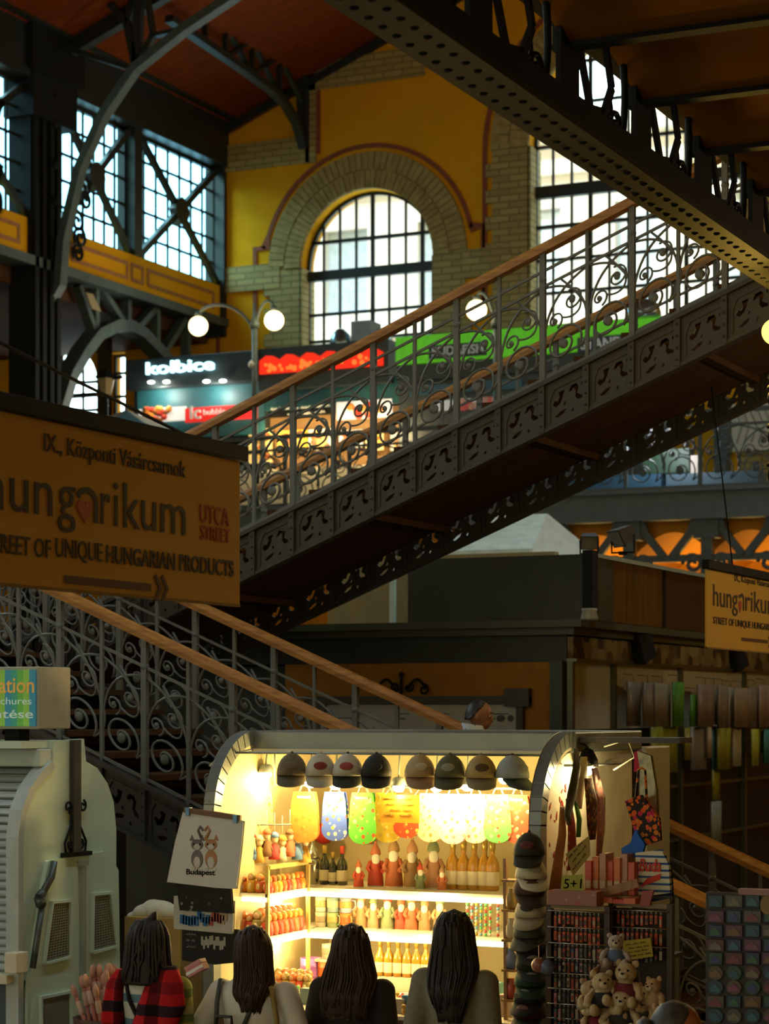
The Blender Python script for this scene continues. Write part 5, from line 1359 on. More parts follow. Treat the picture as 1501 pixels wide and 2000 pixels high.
def mk_santa():
    o = ph('santa_figure', 'figurine')
    MB().lathe([(.045,0),(.05,.01),(.046,.06),(.036,.12),(.03,.15),(.028,.165)], (0,0,0), 14).build('coat', mat('santa_coat', (.5,.06,.03), .6), o, local=True)
    MB().tube([(-.03,-.01,.15),(-.05,-.02,.11),(-.035,-.045,.09)], .013, 7).tube([(.03,-.01,.15),(.05,-.02,.11),(.035,-.045,.09)], .013, 7).build('arms', mat('santa_coat', (.5,.06,.03)), o, local=True)
    MB().ball((0,-.005,.185),(.026,.026,.028),12,8).build('head', mat('figure_skin', (.6,.36,.2), .5), o, local=True)
    MB().ball((0,-.022,.165),(.026,.018,.036),10,8).build('beard', mat('figure_white', (.75,.7,.55), .8), o, local=True)
    MB().lathe([(.03,.19),(.032,.2),(.026,.225),(.012,.25),(.004,.262)], (0,0,0), 12).ball((0,0,.265),.009,8,6).build('hat', mat('santa_hat', (.45,.05,.03), .6), o, local=True)
    MB().lathe([(.047,0),(.049,.01),(.046,.022),(.044,.022)], (0,0,0), 14).build('hem', mat('figure_white', (.75,.7,.55)), o, local=True)
    return o
santa = Kind(mk_santa)
SC_ = [(.5,.07,.03),(.45,.13,.05),(.35,.2,.08),(.5,.25,.12),(.2,.25,.12)]
def sm_(i): return {'santa_coat': mat('scoat%d' % (i % 5), SC_[i % 5], .6), 'santa_hat': mat('shat%d' % (i % 5), SC_[(i+1) % 5], .6)}
vA = SF+1.12
for i, (px, s, lb) in enumerate(((733,1.0,'white-bearded santa figurine, leftmost on the upper shelf'),(769,1.12,'tall white-bearded santa figurine, second on the upper shelf'),(805,1.1,'white-bearded santa figurine, third on the upper shelf'),(846,1.15,'biggest white-bearded santa figurine next to the golden bottles'),(820,.6,'little snow-white figurine in front of the santas'),(700,.62,'small figurine left of the santas'),(863,.55,'small round-headed figurine before the golden bottles'))):
    santa.at((on(px, vA-(.1 if s < .7 else 0)), vA-(.1 if s < .7 else 0), SH1), .4+rd.uniform(-.2,.2), lb, 'santa figurines on the upper shelf', s, sm_(i))
for i, px in enumerate((705,729,757,783,803,829,859)):
    santa.at((on(px, vA-.05), vA-.05, SH2), .4+rd.uniform(-.2,.2), 'small santa figurine, %s from the left on the middle shelf' % ORD[i], 'santa figurines on the middle shelf', .78 if i % 2 else .86, sm_(i+2))
santa.done()
def mk_bottle():
    o = ph('bottle', 'bottle')
    MB().lathe([(.028,0),(.034,.004),(.035,.12),(.03,.145),(.013,.175),(.012,.215),(.014,.218)], (0,0,0), 14).build('glass_body', mat('bottle_amber', (.45,.22,.02), .12, spec=.8), o, local=True)
    MB().lathe([(.015,.2),(.016,.245),(.012,.25),(.004,.25)], (0,0,0), 12).build('cap', mat('bottle_cap', (.5,.35,.08), .3, .5), o, local=True)
    MB().lathe([(.0355,.025),(.0358,.03),(.0358,.09),(.0355,.095)], (0,0,0), 14).build('paper_label', mat('bottle_label', (.7,.62,.42), .7), o, local=True)
    return o
bot = Kind(mk_bottle)
for i, px in enumerate((884,905,926,946,961)):
    bot.at((on(px, vA), vA, SH1), rd.uniform(-.2,.2), 'golden white-labelled bottle, %s from the left on the upper shelf' % ORD[i], 'golden bottles on the upper shelf', 1.18)
DK_ = {'bottle_amber': mat('bottle_dark', (.02,.025,.015), .12, spec=.8), 'bottle_label': mat('label_cream', (.5,.45,.3), .7)}
for i, (px, s, lb) in enumerate(((634,.95,'dark round bottle with a cream seal on the upper shelf'),(668,.95,'dark bottle with a red stopper on the upper shelf'),(650,.8,'small dark bottle standing between the two larger dark bottles'))):
    d_ = dict(DK_); 
    if i == 1: d_['bottle_cap'] = mat('stopper_red', (.5,.05,.02), .5)
    bot.at((on(px, vA), vA, SH1), 0, lb, 'dark bottles on the upper shelf', s, d_)
for i, px in enumerate((742,759,777,795,813,831,847)):
    bot.at((on(px, SF+1.0), SF+1.0, CT+.08), rd.uniform(-.2,.2), 'small amber bottle, %s from the left below the middle shelf' % ORD[i], 'small amber bottles below the middle shelf', .88)
bot.done()
MB().box((on(735,SF+1), SF+.94, CT), (on(856,SF+1), SF+1.12, CT+.08)).build('bottle_riser', CREAM, ms)
sk = T('shaker', 'silver cocktail shaker with a domed lid on the upper shelf', 'shaker', (on(610,vA), vA, SH1))
MB().lathe([(.034,0),(.04,.01),(.046,.12),(.046,.16)], (on(610,vA), vA, SH1), 16).build('cup', mat('silver', (.5,.48,.4), .2, .9), sk)
MB().lathe([(.05,.16),(.05,.17),(.036,.21),(.014,.235),(.012,.26),(.003,.262)], (on(610,vA), vA, SH1), 16).build('lid', MATS['silver'], sk)
tag(MB().box((on(690,SF+1.4), SF+1.42, 1.86), (on(722,SF+1.4), SF+1.495, 1.98)).build('black_box', BLACK), 'black box on the back wall above the dark bottles', 'box')
def mk_mug():
    o = ph('mug', 'mug')
    MB().lathe([(.03,0),(.034,.003),(.036,.09),(.033,.09),(.031,.01)], (0,0,0), 16).build('cup', mat('mug_cup', (.5,.5,.45), .3), o, local=True)
    MB().tube([(.034,0,.075),(.056,0,.07),(.06,0,.045),(.05,0,.02),(.034,0,.018)], .006, 6).build('handle', mat('mug_cup', (.5,.5,.45)), o, local=True)
    MB().lathe([(.0362,.03),(.0366,.035),(.0366,.065),(.0362,.07)], (0,0,0), 16).build('band', mat('mug_band', (.5,.2,.05), .3), o, local=True)
    return o
mug = Kind(mk_mug)
MG = [(627,0,(.45,.40,.28),(.25,.2,.12),'cream mug, lower left of the stacked mugs'),(650,0,(.25,.32,.14),(.4,.3,.1),'green mug, lower middle of the stacked mugs'),(675,0,(.6,.17,.03),(.4,.1,.02),'orange mug, lower right of the stacked mugs'),
 (627,1,(.5,.45,.35),(.3,.25,.1),'cream mug, upper left of the stacked mugs'),(650,1,(.2,.28,.25),(.5,.4,.2),'teal mug, upper middle of the stacked mugs'),(675,1,(.28,.3,.35),(.55,.2,.05),'grey blue mug, upper right of the stacked mugs')]
for i, (px, k, c, c2, lb) in enumerate(MG):
    mug.at((on(px, vA-.1), vA-.1, SH2+.091*k), rd.uniform(-.5,.5), lb, 'stacked mugs on the middle shelf', 1.0, {'mug_cup': mat('mugc%d' % i, c, .3), 'mug_band': mat('mugb%d' % i, c2, .3)})
for i, (px, z, s, c, lb) in enumerate(((608,CT+.13,1.9,(.35,.12,.45),'tall purple mug with a blue disc at the corner post'),(637,CT+.02,1.5,(.65,.14,.03),'wide orange red bowl mug below the middle shelf'),(640,CT+.17,1.0,(.6,.55,.4),'white mug above the orange red mug'),(655,CT+.17,.9,(.12,.4,.1),'small green mug below the middle shelf'))):
    mug.at((on(px, SF+.95), SF+.95, z if i != 0 else CT), rd.uniform(-1,1), lb, 'mugs below the middle shelf', s, {'mug_cup': mat('mugx%d' % i, c, .3), 'mug_band': mat('mugy%d' % i, tuple(x*.6 for x in c), .3)})
mug.done()
MB().box((on(626,SF+1), SF+.9, CT+.155), (on(662,SF+1), SF+1.05, CT+.17)).box((on(628,SF+1),SF+1.03,CT),(on(632,SF+1),SF+1.05,CT+.16)).build('small_shelf', SHELF, ms)
def mk_doll():
    o = ph('painted_doll', 'doll')
    MB().lathe([(.018,0),(.026,.006),(.03,.03),(.024,.055),(.018,.062)], (0,0,0), 12).build('body', mat('doll_body', (.6,.05,.02), .4), o, local=True)
    MB().ball((0,0,.075),(.021,.021,.022),10,8).build('headscarf', mat('doll_scarf', (.7,.4,.03), .4), o, local=True)
    MB().ball((0,-.008,.075),(.015,.015,.016),10,8).build('face', mat('figure_skin', (.6,.36,.2)), o, local=True)
    MB().ball((0,-.02,.032),(.013,.012,.02),8,6).build('apron', mat('doll_apron', (.7,.55,.3), .5), o, local=True)
    return o
doll = Kind(mk_doll)
DC = [(.6,.05,.02),(.65,.2,.02),(.6,.35,.03),(.5,.12,.03),(.4,.03,.02),(.25,.2,.05)]
def dm(i): return {'doll_body': mat('dollb%d' % (i % 6), DC[i % 6], .4), 'doll_scarf': mat('dolls%d' % (i % 6), DC[(i*2+1) % 6], .4)}
k = 0
for i in range(8):
    v_ = SF+.40+.058*i; doll.at((-6.02, v_, SH1), -.9, 'tiny painted doll behind the brass rail, %s from the front' % ORD[i], 'painted dolls behind the brass rail', 1.05, dm(i))
for r_ in range(2):
    for i in range(7):
        v_ = SF+.40+.066*i + .02*r_; doll.at((-6.03-.05*r_, v_, SH2+.0), -.8, 'red-yellow doll on the left middle shelf, %s from the front, %s row' % (ORD[i], ('outer','inner')[r_]), 'red and yellow dolls on the left middle shelf', 1.35+.3*r_, dm(i*3+r_))
for i, (px, s) in enumerate(((472,1.5),(489,1.3),(504,1.55),(516,1.2))):
    doll.at((on(px, SF+.40), SF+.40, SH2), 0, 'round painted doll fronting the left middle shelf, %s from the left' % ORD[i], 'painted dolls at the shelf front', s, dm(i+3))
for i, (px, s) in enumerate(((476,1.0),(492,1.2),(508,1.15))):
    doll.at((on(px, SF+.40), SF+.40, SH1), 0, 'dark painted doll fronting the left upper shelf, %s from the left' % ORD[i], 'painted dolls on the left upper shelf', s, dm(i+1))
for i in range(10):
    px = 545 + (i % 5)*14; v_ = SF+.62 - .05*(i//5); doll.at((on(px, v_), v_, CT), rd.uniform(-.5,.5), 'yellow-green doll on the counter left end, %s from left, %s row' % (ORD[i % 5], ('back','front')[i//5]), 'dolls on the left of the counter', 1.5-.2*(i//5), dm(i*5+2))
doll.done()
# puppets hanging at the left above the shelf
def mk_puppet():
    o = ph('puppet', 'puppet')
    MB().tube([(0,0,0),(0,0,.12)], .002, 4).build('string', CREAM, o, local=True)
    MB().ball((0,0,-.02),(.022,.02,.024),10,8).build('head', mat('puppet_head', (.65,.5,.3), .6), o, local=True)
    MB().lathe([(.012,-.045),(.03,-.10),(.034,-.13),(.01,-.13)], (0,0,0), 10).build('dress', mat('puppet_dress', (.5,.1,.05), .7), o, local=True)
    MB().lathe([(.026,-.012),(.024,.004),(.012,.016),(.003,.02)], (0,0,0), 10).build('hat', mat('puppet_hat', (.7,.6,.4), .7), o, local=True)
    MB().tube([(-.03,0,-.10),(-.014,0,-.055),(.014,0,-.055),(.03,0,-.10)], .007, 6).build('sleeves', mat('puppet_dress', (.5,.1,.05)), o, local=True)
    return o
pup = Kind(mk_puppet)
PC = [(.45,.12,.05),(.1,.2,.4),(.5,.3,.05),(.2,.1,.04),(.5,.05,.05),(.55,.5,.35)]
for i in range(9):
    px = 476 + i*15; v_ = SF+.5+.03*i
    z_ = V(px, 1625 + 6*(i % 3), v_)[2]
    pup.at((on(px, v_), v_, z_), rd.uniform(-.4,.4), 'hanging cloth puppet above the left shelf, %s from the left' % ORD[i], 'puppets hanging at the left', 1.1, {'puppet_dress': mat('pd%d' % (i % 6), PC[i % 6], .7), 'puppet_hat': mat('phat%d' % (i % 6), PC[(i+3) % 6], .7)})
pup.done()
MB().tube([(on(470,SF+.5),SF+.5,1.985),(on(600,SF+.74),SF+.74,1.985)], .005, 6).build('puppet_rail', STEEL, ms)
tag(MB().ball((on(618,SF+1.35), SF+1.35, 1.9),(.085,.06,.06),12,8).ball((on(632,SF+1.33), SF+1.33, 1.88),(.06,.05,.05),10,7).build('red_cloth_bundle', mat('bundle_red', (.5,.03,.02), .8)), 'red cloth bundle below the orange printed bag', 'bundle')
# strung beads at the right end of the middle shelf
BC = [(.1,.45,.12),(.55,.06,.05),(.6,.55,.4),(.12,.3,.45),(.6,.35,.05)]
for i, px in enumerate((912,921,930,939,948,957,972)):
    m = MB(); v_ = SF+.9; u_ = on(px, v_)
    for q_ in range(10): m.ball((u_, v_, SH2+.012+.019*q_), .0095, 7, 5, (q_+i) % 3)
    tag(m.build('bead_string', [mat('bead%d' % ((i+j) % 5), BC[(i+j) % 5], .25) for j in range(3)]), 'string of coloured beads on the middle shelf, %s from the left' % ORD[i], 'bead string', 'bead strings on the middle shelf')
# little things on the counter
roses = T('rose_bunch', 'bunch of red roses on the stall counter', 'flowers', (on(797,SF+.3), SF+.3, CT))
for i in range(9):
    a = i*2.4; r_ = .045*sqrt(i/9); c_ = (on(797,SF+.3)+r_*cos(a)*1.4, SF+.3+r_*sin(a), CT+.065-.02*(i/9))
    MB().ball(c_, (.02,.02,.018), 9, 6).ball((c_[0],c_[1],c_[2]+.008), .011, 7, 5).build('rose', mat('rose_red', (.45,.015,.02), .5), roses)
MB().lathe([(.03,0),(.05,.045),(.055,.05)], (on(797,SF+.3), SF+.3, CT), 10).build('pot', mat('leaf_green', (.06,.2,.04), .6), roses)
CI = [(560,.25,.11,.07,.05,(.62,.5,.2),'flat yellow box on the left of the counter'),(600,.2,.10,.06,.09,(.25,.35,.3),'green tin on the counter between the two long-haired women'),(622,.35,.09,.07,.11,(.6,.3,.06),'orange carton standing at the back of the counter'),
 (760,.18,.10,.08,.04,(.55,.5,.4),'white box lid in front of the amber bottles'),(775,.42,.12,.08,.03,(.6,.52,.3),'open cream tray on the counter'),(800,.1,.10,.06,.10,(.08,.25,.45),'blue card box on the counter front'),(778,.08,.06,.06,.08,(.5,.45,.35),'white cup-like box left of the blue card box'),(835,.3,.16,.10,.025,(.6,.5,.35),'cream flat tray with small goods right of the roses'),(960,.35,.08,.08,.16,(.12,.3,.35),'teal box at the right of the counter'),(985,.2,.08,.06,.12,(.5,.4,.3),'beige carton on the counter by the wooden rack'),(830,.06,.18,.1,.05,(.2,.13,.06),'brown display box at the counter edge')]
for i, (px, dv, w_, d_, h_, c, lb) in enumerate(CI):
    u_ = on(px, SF+dv); tag(MB().box((u_-w_/2, SF+dv-.0, CT), (u_+w_/2, SF+dv+d_, CT+h_)).build('small_box', mat('cbox%d' % i, c, .5), bevel=.004), lb, 'box', 'small boxes on the counter')
def mk_trinket():
    o = ph('trinket', 'trinket')
    MB().ball((0,0,.018),(.02,.016,.018),9,6).build('body', mat('trinket_body', (.6,.3,.05), .4), o, local=True)
    MB().ball((.004,-.004,.042),.012,8,6).build('knob', mat('trinket_top', (.6,.5,.2), .4), o, local=True)
    return o
trk = Kind(mk_trinket)
for i in range(24):
    px = (545,575,745,765,785,815,835,850)[i % 8] + rd.uniform(-8,8); dv = (.06,.28,.5)[i//8] + rd.uniform(-.04,.04)
    trk.at((on(px, SF+dv), SF+dv+.03*(i % 2), CT + (.0)), rd.uniform(-2,2), 'tiny coloured trinket on the counter, %s from the left, %s row' % (ORD[i % 8], ('front','middle','back')[i//8]), 'trinkets on the counter', 1.1, {'trinket_body': mat('tk%d' % (i % 5), BC[i % 5], .4), 'trinket_top': mat('tk%d' % ((i*2+1) % 5), BC[(i*2+1) % 5], .4)})
trk.done()
# wooden ladder rack with little goods, inside the right rim
lr = T('wooden_rack', 'narrow wooden ladder rack just inside the right rim of the stall', 'rack', (on(994,SF+.12), SF+.12, CT))
PINE = grain('pine_wood', (.35,.18,.05), (.22,.10,.03), 'Z')
ua, ub = on(984, SF+.12), on(1010, SF+.12)
for u in (ua, ub): MB().bar((u+.02, SF+.10, CT), (u-.01, SF+.16, 1.86), .018, .022).build('upright', PINE, lr)
for i, z in enumerate((1.1,1.26,1.42,1.58,1.74)): MB().box((ua, SF+.08, z), (ub, SF+.18, z+.012)).build('rung', PINE, lr)
for i, z in enumerate((1.112,1.272,1.432,1.592)):
    u_ = (ua+ub)/2; tag(MB().lathe([(.02,0),(.03,.02),(.03,.07),(.018,.09),(.02,.11)], (u_, SF+.13, z), 12).build('small_jar', mat('jar%d' % i, [(.5,.1,.05),(.15,.2,.35),(.6,.5,.3),(.3,.2,.05)][i], .3)), 'small jar on the wooden rack, %s shelf from the bottom' % ORD[i], 'jar', 'jars on the wooden rack')

# ---------------------------------------------------------------- right side of the stall
ct = T('cap_stand', 'tall stand of stacked caps at the right front corner of the stall', 'stand', (on(1042,SF-.12), SF-.12, 0))
cu_ = on(1042, SF-.12)
MB().tube([(cu_, SF-.06, 0), (cu_, SF-.06, 1.98)], .012, 8).lathe([(.16,0),(.16,.02),(.02,.03)], (cu_, SF-.06, 0), 16).build('pole', BLACK, ct)
TC = [(1652,'dark olive cap with a small red badge, topmost on the cap stand',(.03,.03,.018),(.03,.03,.018),(.12,.03,.02)),
 (1697,'white brimmed cap, second from the top of the cap stand',(.45,.42,.28),(.5,.47,.33),(.3,.3,.2)),
 (1728,'dark red brown cap on the cap stand',(.07,.03,.015),(.05,.03,.015),(.09,.04,.02)),
 (1772,'cream cap with a black script badge on the cap stand',(.42,.38,.25),(.38,.34,.22),(.05,.04,.03)),
 (1812,'dark grey-green cap under the cream cap',(.06,.07,.045),(.05,.06,.04),(.07,.08,.05)),
 (1840,'plain black cap halfway down the cap stand',(.015,.015,.01),(.015,.015,.01),(.02,.02,.015)),
 (1872,'black cap with pale block letters, upper of two on the stand',(.02,.022,.018),(.02,.022,.018),(.25,.25,.2)),
 (1905,'dark green cap on the lower cap stand',(.02,.07,.035),(.02,.05,.03),(.3,.3,.3)),
 (1938,'black cap with pale block letters, lower of two on the stand',(.02,.02,.02),(.02,.02,.02),(.26,.26,.2)),
 (1968,'maroon cap near the foot of the picture on the stand',(.08,.02,.02),(.02,.03,.02),(.2,.1,.1))]
for i, (py, lb, c, br, em) in enumerate(TC):
    z_ = V(1042, py+16, SF-.12)[2]
    o = cap.at((cu_+rd.uniform(-.012,.012)-.005, SF-.17, z_), .3 + rd.uniform(-.35,.35), lb, 'caps on the cap stand', 1.02, cm(20+i, c, br, em))
    if 'block letters' in lb:
        m = MB().text('BUDAPEST', 'v', -.092, (-.05,.028,.05,.052), .004, bold=.03); m.build('letters', mat('cape%d' % (20+i), em), o, local=True)
cap.done()
# lamp and goods on the stall's right flank
e = (S1+.10, SF+.52, 2.41)
fl = T('flank_lamp', 'glowing lamp at the top of the stall flank above the hanging scarves', 'lamp', e)
MB().ball((e[0], e[1], e[2]-.05), (.04,.04,.06), 12, 8).build('bulb', BULB, fl)
MB().lathe([(.06,-.06),(.055,-.02),(.03,.03),(.01,.04)], e, 12).tube([(e[0],e[1],e[2]+.04),(e[0]-.06,e[1]+.02,2.49)], .008, 6).build('shade', BLACK, fl)
lamp('flank_light', (e[0]+.05, e[1]-.03, e[2]-.12), 14, (1,.76,.33), .05)
MB().tube([(S1+.03, SF+.34, 2.36),(S1+.14, SF+.34, 2.36),(S1+.14, SF+1.0, 2.36),(S1+.03, SF+1.0, 2.36)], .008, 6).build('flank_rail', STEEL, ms)
MB().tube([(S1+.2,SF+.5,2.46),(S1+.32,SF+.55,2.50),(S1+.34,SF+.6,2.40),(S1+.22,SF+.6,2.33)], .005, 6).build('cable', CREAM, ms)
def scarf(pts, wd, label, m_, cat='scarf', name='hanging_scarf', grp='scarves on the stall flank', th=.02, uu=None):
    """a hung cloth: a chain of pixel points down its middle, width in pixels"""
    uu = uu or S1+.14
    ps_ = [U(px, py, uu) for px, py in pts]; k = ps_[0][1] / FPX * 1.15
    m = MB(); rings = []
    for i, (p_, w_) in enumerate(zip(ps_, wd)):
        h_ = w_*k*1.8
        rings.append([(p_[0]+th/2*cos(a)+.012*sin(i*1.7)*1, p_[1]+h_*sin(a)*(1+.12*sin(3*a+i)), p_[2]) for a in [2*pi*j/14 for j in range(14)]])
    m.loft(rings)
    return tag(m.build(name, m_), label, cat, grp)
scarf([(1124,1462),(1122,1500),(1118,1550),(1112,1592),(1108,1612)], [4,11,13,9,2], 'dark olive tongue-shaped scarf on the stall flank', mat('sc_olive', (.10,.10,.04), .7), uu=S1+.17)
scarf([(1140,1478),(1134,1520),(1132,1560),(1136,1580)], [8,13,11,3], 'white glowing scarf under the flank lamp', mat('sc_white', (.75,.7,.5), .7), uu=S1+.15)
scarf([(1098,1575),(1094,1630),(1090,1690),(1086,1738)], [6,11,14,16], 'long peach orange cloth at the front of the flank', mat('sc_peach', (.62,.30,.10), .7), uu=S1+.10)
scarf([(1109,1560),(1112,1610),(1118,1660),(1117,1700)], [6,10,12,5], 'red and rose cloth beside the peach one', spots('sc_rose', (.5,.08,.05), [(.6,.3,.2),(.4,.05,.1),(.6,.45,.2)], 26, .35), uu=S1+.12)
scarf([(1122,1560),(1127,1600),(1130,1635)], [3,6,5], 'narrow green ribbon on the flank', mat('sc_green', (.10,.35,.06), .6), uu=S1+.13)
scarf([(1148,1520),(1152,1570),(1157,1610),(1160,1640)], [10,16,14,8], 'brown and orange pepper garland on the flank', spots('sc_pepper', (.13,.05,.015), [(.5,.14,.02),(.45,.25,.04),(.12,.03,.01)], 34, .42), cat='garland', name='pepper_garland', uu=S1+.19)
scarf([(1160,1500),(1170,1560),(1174,1620),(1172,1680)], [8,12,12,6], 'pink printed scarf at the back of the flank', spots('sc_pink', (.55,.25,.2), [(.6,.45,.35),(.5,.1,.1)], 30, .35), uu=S1+.16)
# tilted note on the flank, price card
def note(pts, v, label, m_, lines=3, txt=None, seed=0, strips=True):
    q_ = [V(px, py, v) for px, py in pts]; o = T('note_card', label, 'note', q_[3])
    m = MB(); off = (0,.004,0)
    m.add([q_[0],q_[1],q_[2],q_[3]] + [(p_[0],p_[1]+.004,p_[2]) for p_ in q_], [(0,1,2,3),(7,6,5,4),(0,4,5,1),(1,5,6,2),(2,6,7,3),(3,7,4,0)]); m.build('card', m_, o)
    m = MB(); P0 = Vector(q_[3]); ex = Vector(q_[2])-P0; ey = Vector(q_[0])-P0
    rd_ = random.Random(seed)
    if txt:
        m.text(txt, 'v', 0, (0.12,.25,.88,.8), .001)
        for i, p_ in enumerate(m.v): w_ = P0 + ex*p_[0] + ey*p_[2]; m.v[i] = (w_.x, w_.y-.003, w_.z)
    else:
        for l in range(lines):
            a = .1 + .1*(l % 2)
            for wd_ in range(3):
                s_ = a + wd_*.27; pp = []
                for i in range(9): t = s_ + .2*i/8; h = .86-(l+.6)*.78/lines + (.09 if i % 2 else 0)*rd_.uniform(.4,1); w_ = P0+ex*t+ey*h; pp.append((w_.x, w_.y-.003, w_.z))
                m.tube(pp, .0016, 4)
    m.build('writing', mat('ink', (.1,.04,.01)), o)
    return o
YN = mat('note_yellow', (.42,.33,.03), .7)
note([(1104,1668),(1150,1632),(1152,1670),(1118,1712)], SF-.13, 'tilted ochre note card in front of the scarves', mat('note_ochre', (.28,.20,.03), .7), 3, None, 5)
note([(1097,1710),(1136,1708),(1139,1744),(1094,1744)], SF-.34, 'yellow-green price card reading 5+1 on top of the pink box', mat('note_green', (.33,.33,.04), .7), 1, '5+1')
# grey cabinet behind
gc = T('grey_cabinet', 'plain grey metal cabinet behind the right flank of the stall', 'cabinet', (on(1205,SF+1.75), SF+1.75, 0))
g0 = V(1168,1458,SF+1.75); g1 = V(1246,1458,SF+1.75)
MB().box((S1+.03, SF+1.75, 0), (g1[0], SF+2.2, g1[2])).build('body', mat('cabinet_grey', (.40,.39,.30), .4, var=.05), gc, .01)
MB().box(((g0[0]+g1[0])/2-.004, SF+1.745, .1), ((g0[0]+g1[0])/2+.004, SF+1.752, g1[2]-.03)).build('door_gap', mat('gap_dark', (.08,.08,.05), .6), gc)
# totes and packages at the right
def flatbag(pts, v, label, m_, name='tote_bag', cat='bag', th=.03, handle=None):
    q_ = [V(px, py, v) for px, py in pts]; o = T(name, label, cat, (sum(p_[0] for p_ in q_)/len(q_), v, min(p_[2] for p_ in q_)))
    m = MB(); m.poly([(p_[0], p_[2]) for p_ in q_], 'v', v, v+th); m.build('cloth', m_, o, .006)
    if handle:
        a = V(*handle[0], v); b_ = V(*handle[1], v); t_ = V(*handle[2], v)
        MB().tube([(a[0],v+.01,a[2]),(a[0]*.6+t_[0]*.4,v+.01,t_[2]-.01),t_,(b_[0]*.6+t_[0]*.4,v+.01,t_[2]-.01),(b_[0],v+.01,b_[2])], .007, 6).build('handle', m_, o)
    return o
flatbag([(1240,1470),(1248,1468),(1249,1502),(1239,1505)], SF+.30, 'small red cloth strip by the clear wrapped parcel', mat('strip_red', (.5,.01,.05), .7), 'cloth_strip', 'cloth', .02)
flatbag([(1246,1470),(1268,1478),(1279,1545),(1281,1600),(1262,1598),(1250,1575),(1252,1510)], SF+.22, 'shiny clear-wrapped parcel hanging above the totes', mat('wrap', (.22,.19,.09), .12, .3, var=.6, scale=14), 'wrapped_parcel', 'parcel', .04)
flatbag([(1222,1566),(1250,1555),(1284,1600),(1287,1640),(1250,1652)], SF+.05, 'black tote bag with bright orange flower print', spots('tote_orange', (.02,.015,.01), [(.75,.15,.01),(.7,.2,.02),(.75,.12,.01),(.6,.02,.08)], 40, .52), handle=((1240,1560),(1262,1575),(1252,1500)))
flatbag([(1215,1658),(1232,1648),(1240,1625),(1256,1650),(1250,1672),(1216,1672)], SF+.0, 'bright blue tote bag half hidden under the black one', mat('tote_blue', (.01,.12,.5), .7))
tb = flatbag([(1242,1668),(1290,1662),(1303,1690),(1306,1742),(1246,1750)], SF-.06, 'blue and white striped tote bag with red script', bands('tote_stripes', [(.7,.66,.5),(.7,.66,.5),(.04,.10,.28)], 'Z', .035))
r = rect(1247,1678,1290,1702,SF-.066); MB().text('Buda', 'v', SF-.066, r, .003, bold=.02, shear=.2).build('red_script', mat('script_red', (.6,.05,.02), .7), tb)
MB().poly([VU(1250,1732,SF-.064), VU(1262,1716,SF-.064), VU(1290,1706,SF-.064), VU(1288,1718,SF-.064), VU(1268,1726,SF-.064)], 'v', SF-.066, SF-.06).build('red_swoosh', MATS['script_red'], tb)
flatbag([(1262,1690),(1306,1684),(1310,1752),(1268,1760)], SF-.02, 'dark navy striped bag behind the striped tote', bands('navy_stripes', [(.02,.04,.12),(.10,.11,.10)], 'Z', .03))

# racks of keyrings
def mk_key():
    o = ph('keyring', 'keyring')
    MB().tube([(0,0,0),(.004,0,-.012),(0,0,-.022),(-.004,0,-.012),(0,0,0)], .0016, 4).build('ring', mat('ring_steel', (.5,.5,.45), .3, .8), o, local=True)
    MB().box((-.009,-.004,-.075),(.009,.004,-.022)).build('charm', mat('charm', (.5,.1,.05), .35), o, .003, local=True)
    MB().box((-.006,-.0055,-.062),(.006,-.004,-.038)).build('picture', mat('charm_picture', (.4,.35,.3), .35), o, local=True)
    return o
key = Kind(mk_key)
KC = [(.30,.04,.02),(.05,.06,.05),(.04,.10,.16),(.35,.30,.22),(.10,.14,.06),(.28,.10,.03),(.02,.02,.02),(.4,.16,.2)]
def wire_rack(px0, px1, ytop, v, rows, label, per, tint, tag_):
    u0, u1 = on(px0, v), on(px1, v); zt = V((px0+px1)/2, ytop, v)[2]
    o = T('wire_rack', label, 'rack', ((u0+u1)/2, v, 0))
    RM = mat('rack_brown', (.05,.03,.015), .5)
    for u in (u0, u1): MB().box((u-.014, v-.012, 0), (u+.014, v+.03, zt)).build('upright', RM, o)
    MB().box((u0, v-.01, zt-.02), (u1, v+.03, zt)).build('top_bar', mat('rack_top', (.22,.15,.06), .4), o)
    for ri, py in enumerate(rows):
        z_ = V((px0+px1)/2, py, v)[2]
        MB().tube([(u0, v-.02, z_), (u1, v-.02, z_)], .0035, 5).build('wire', mat('wire_steel', (.55,.5,.4), .25, .8), o)
        for i in range(per):
            u = u0 + .03 + (u1-u0-.06)*(i+.5)/per; c = KC[(i*5+ri*3) % 8] if tint is None or ri > 1 else (tint[0]*(.7+.4*(i % 2)), tint[1], tint[2])
            key.at((u, v-.02, z_), rd.uniform(-.3,.3), 'small keyring, %s from left, %s row of the %s' % (ORD[i], ORD[ri], tag_), 'keyrings on the ' + tag_, (.9,1,rd.uniform(.85,1.15)),
                   {'charm': mat('charm_%d%s' % ((i*5+ri*3) % 8, 'r' if (tint and ri < 2) else ''), c, .35), 'charm_picture': mat('cpic%d' % (i % 4), KC[(i*3+ri) % 8], .35)})
    MB().box((u0, v+.03, .6), (u1, v+.036, zt-.03)).build('backing', mat('rack_backing', (.03,.02,.012), .7), o)
    return o, u0, u1, zt
VK = SF-.32
kr, ku0, ku1, kzt = wire_rack(1072, 1186, 1768, VK, (1780,1812,1843,1872,1902,1932,1962,1990), 'tall wire rack of hanging keyrings right of the cap stand', 11, (.5,.07,.02), 'tall keyring rack')
kr2, k20, k21, k2t = wire_rack(1194, 1308, 1764, VK+.12, (1778,1812,1848), 'lower wire rack of hanging keyrings below the red souvenir packets', 10, (.25,.06,.03), 'rack under the red packets')
key.done()
pb_ = T('souvenir_box', 'pink patterned souvenir box on top of the tall keyring rack', 'box', ((ku0+ku1)/2, VK, kzt))
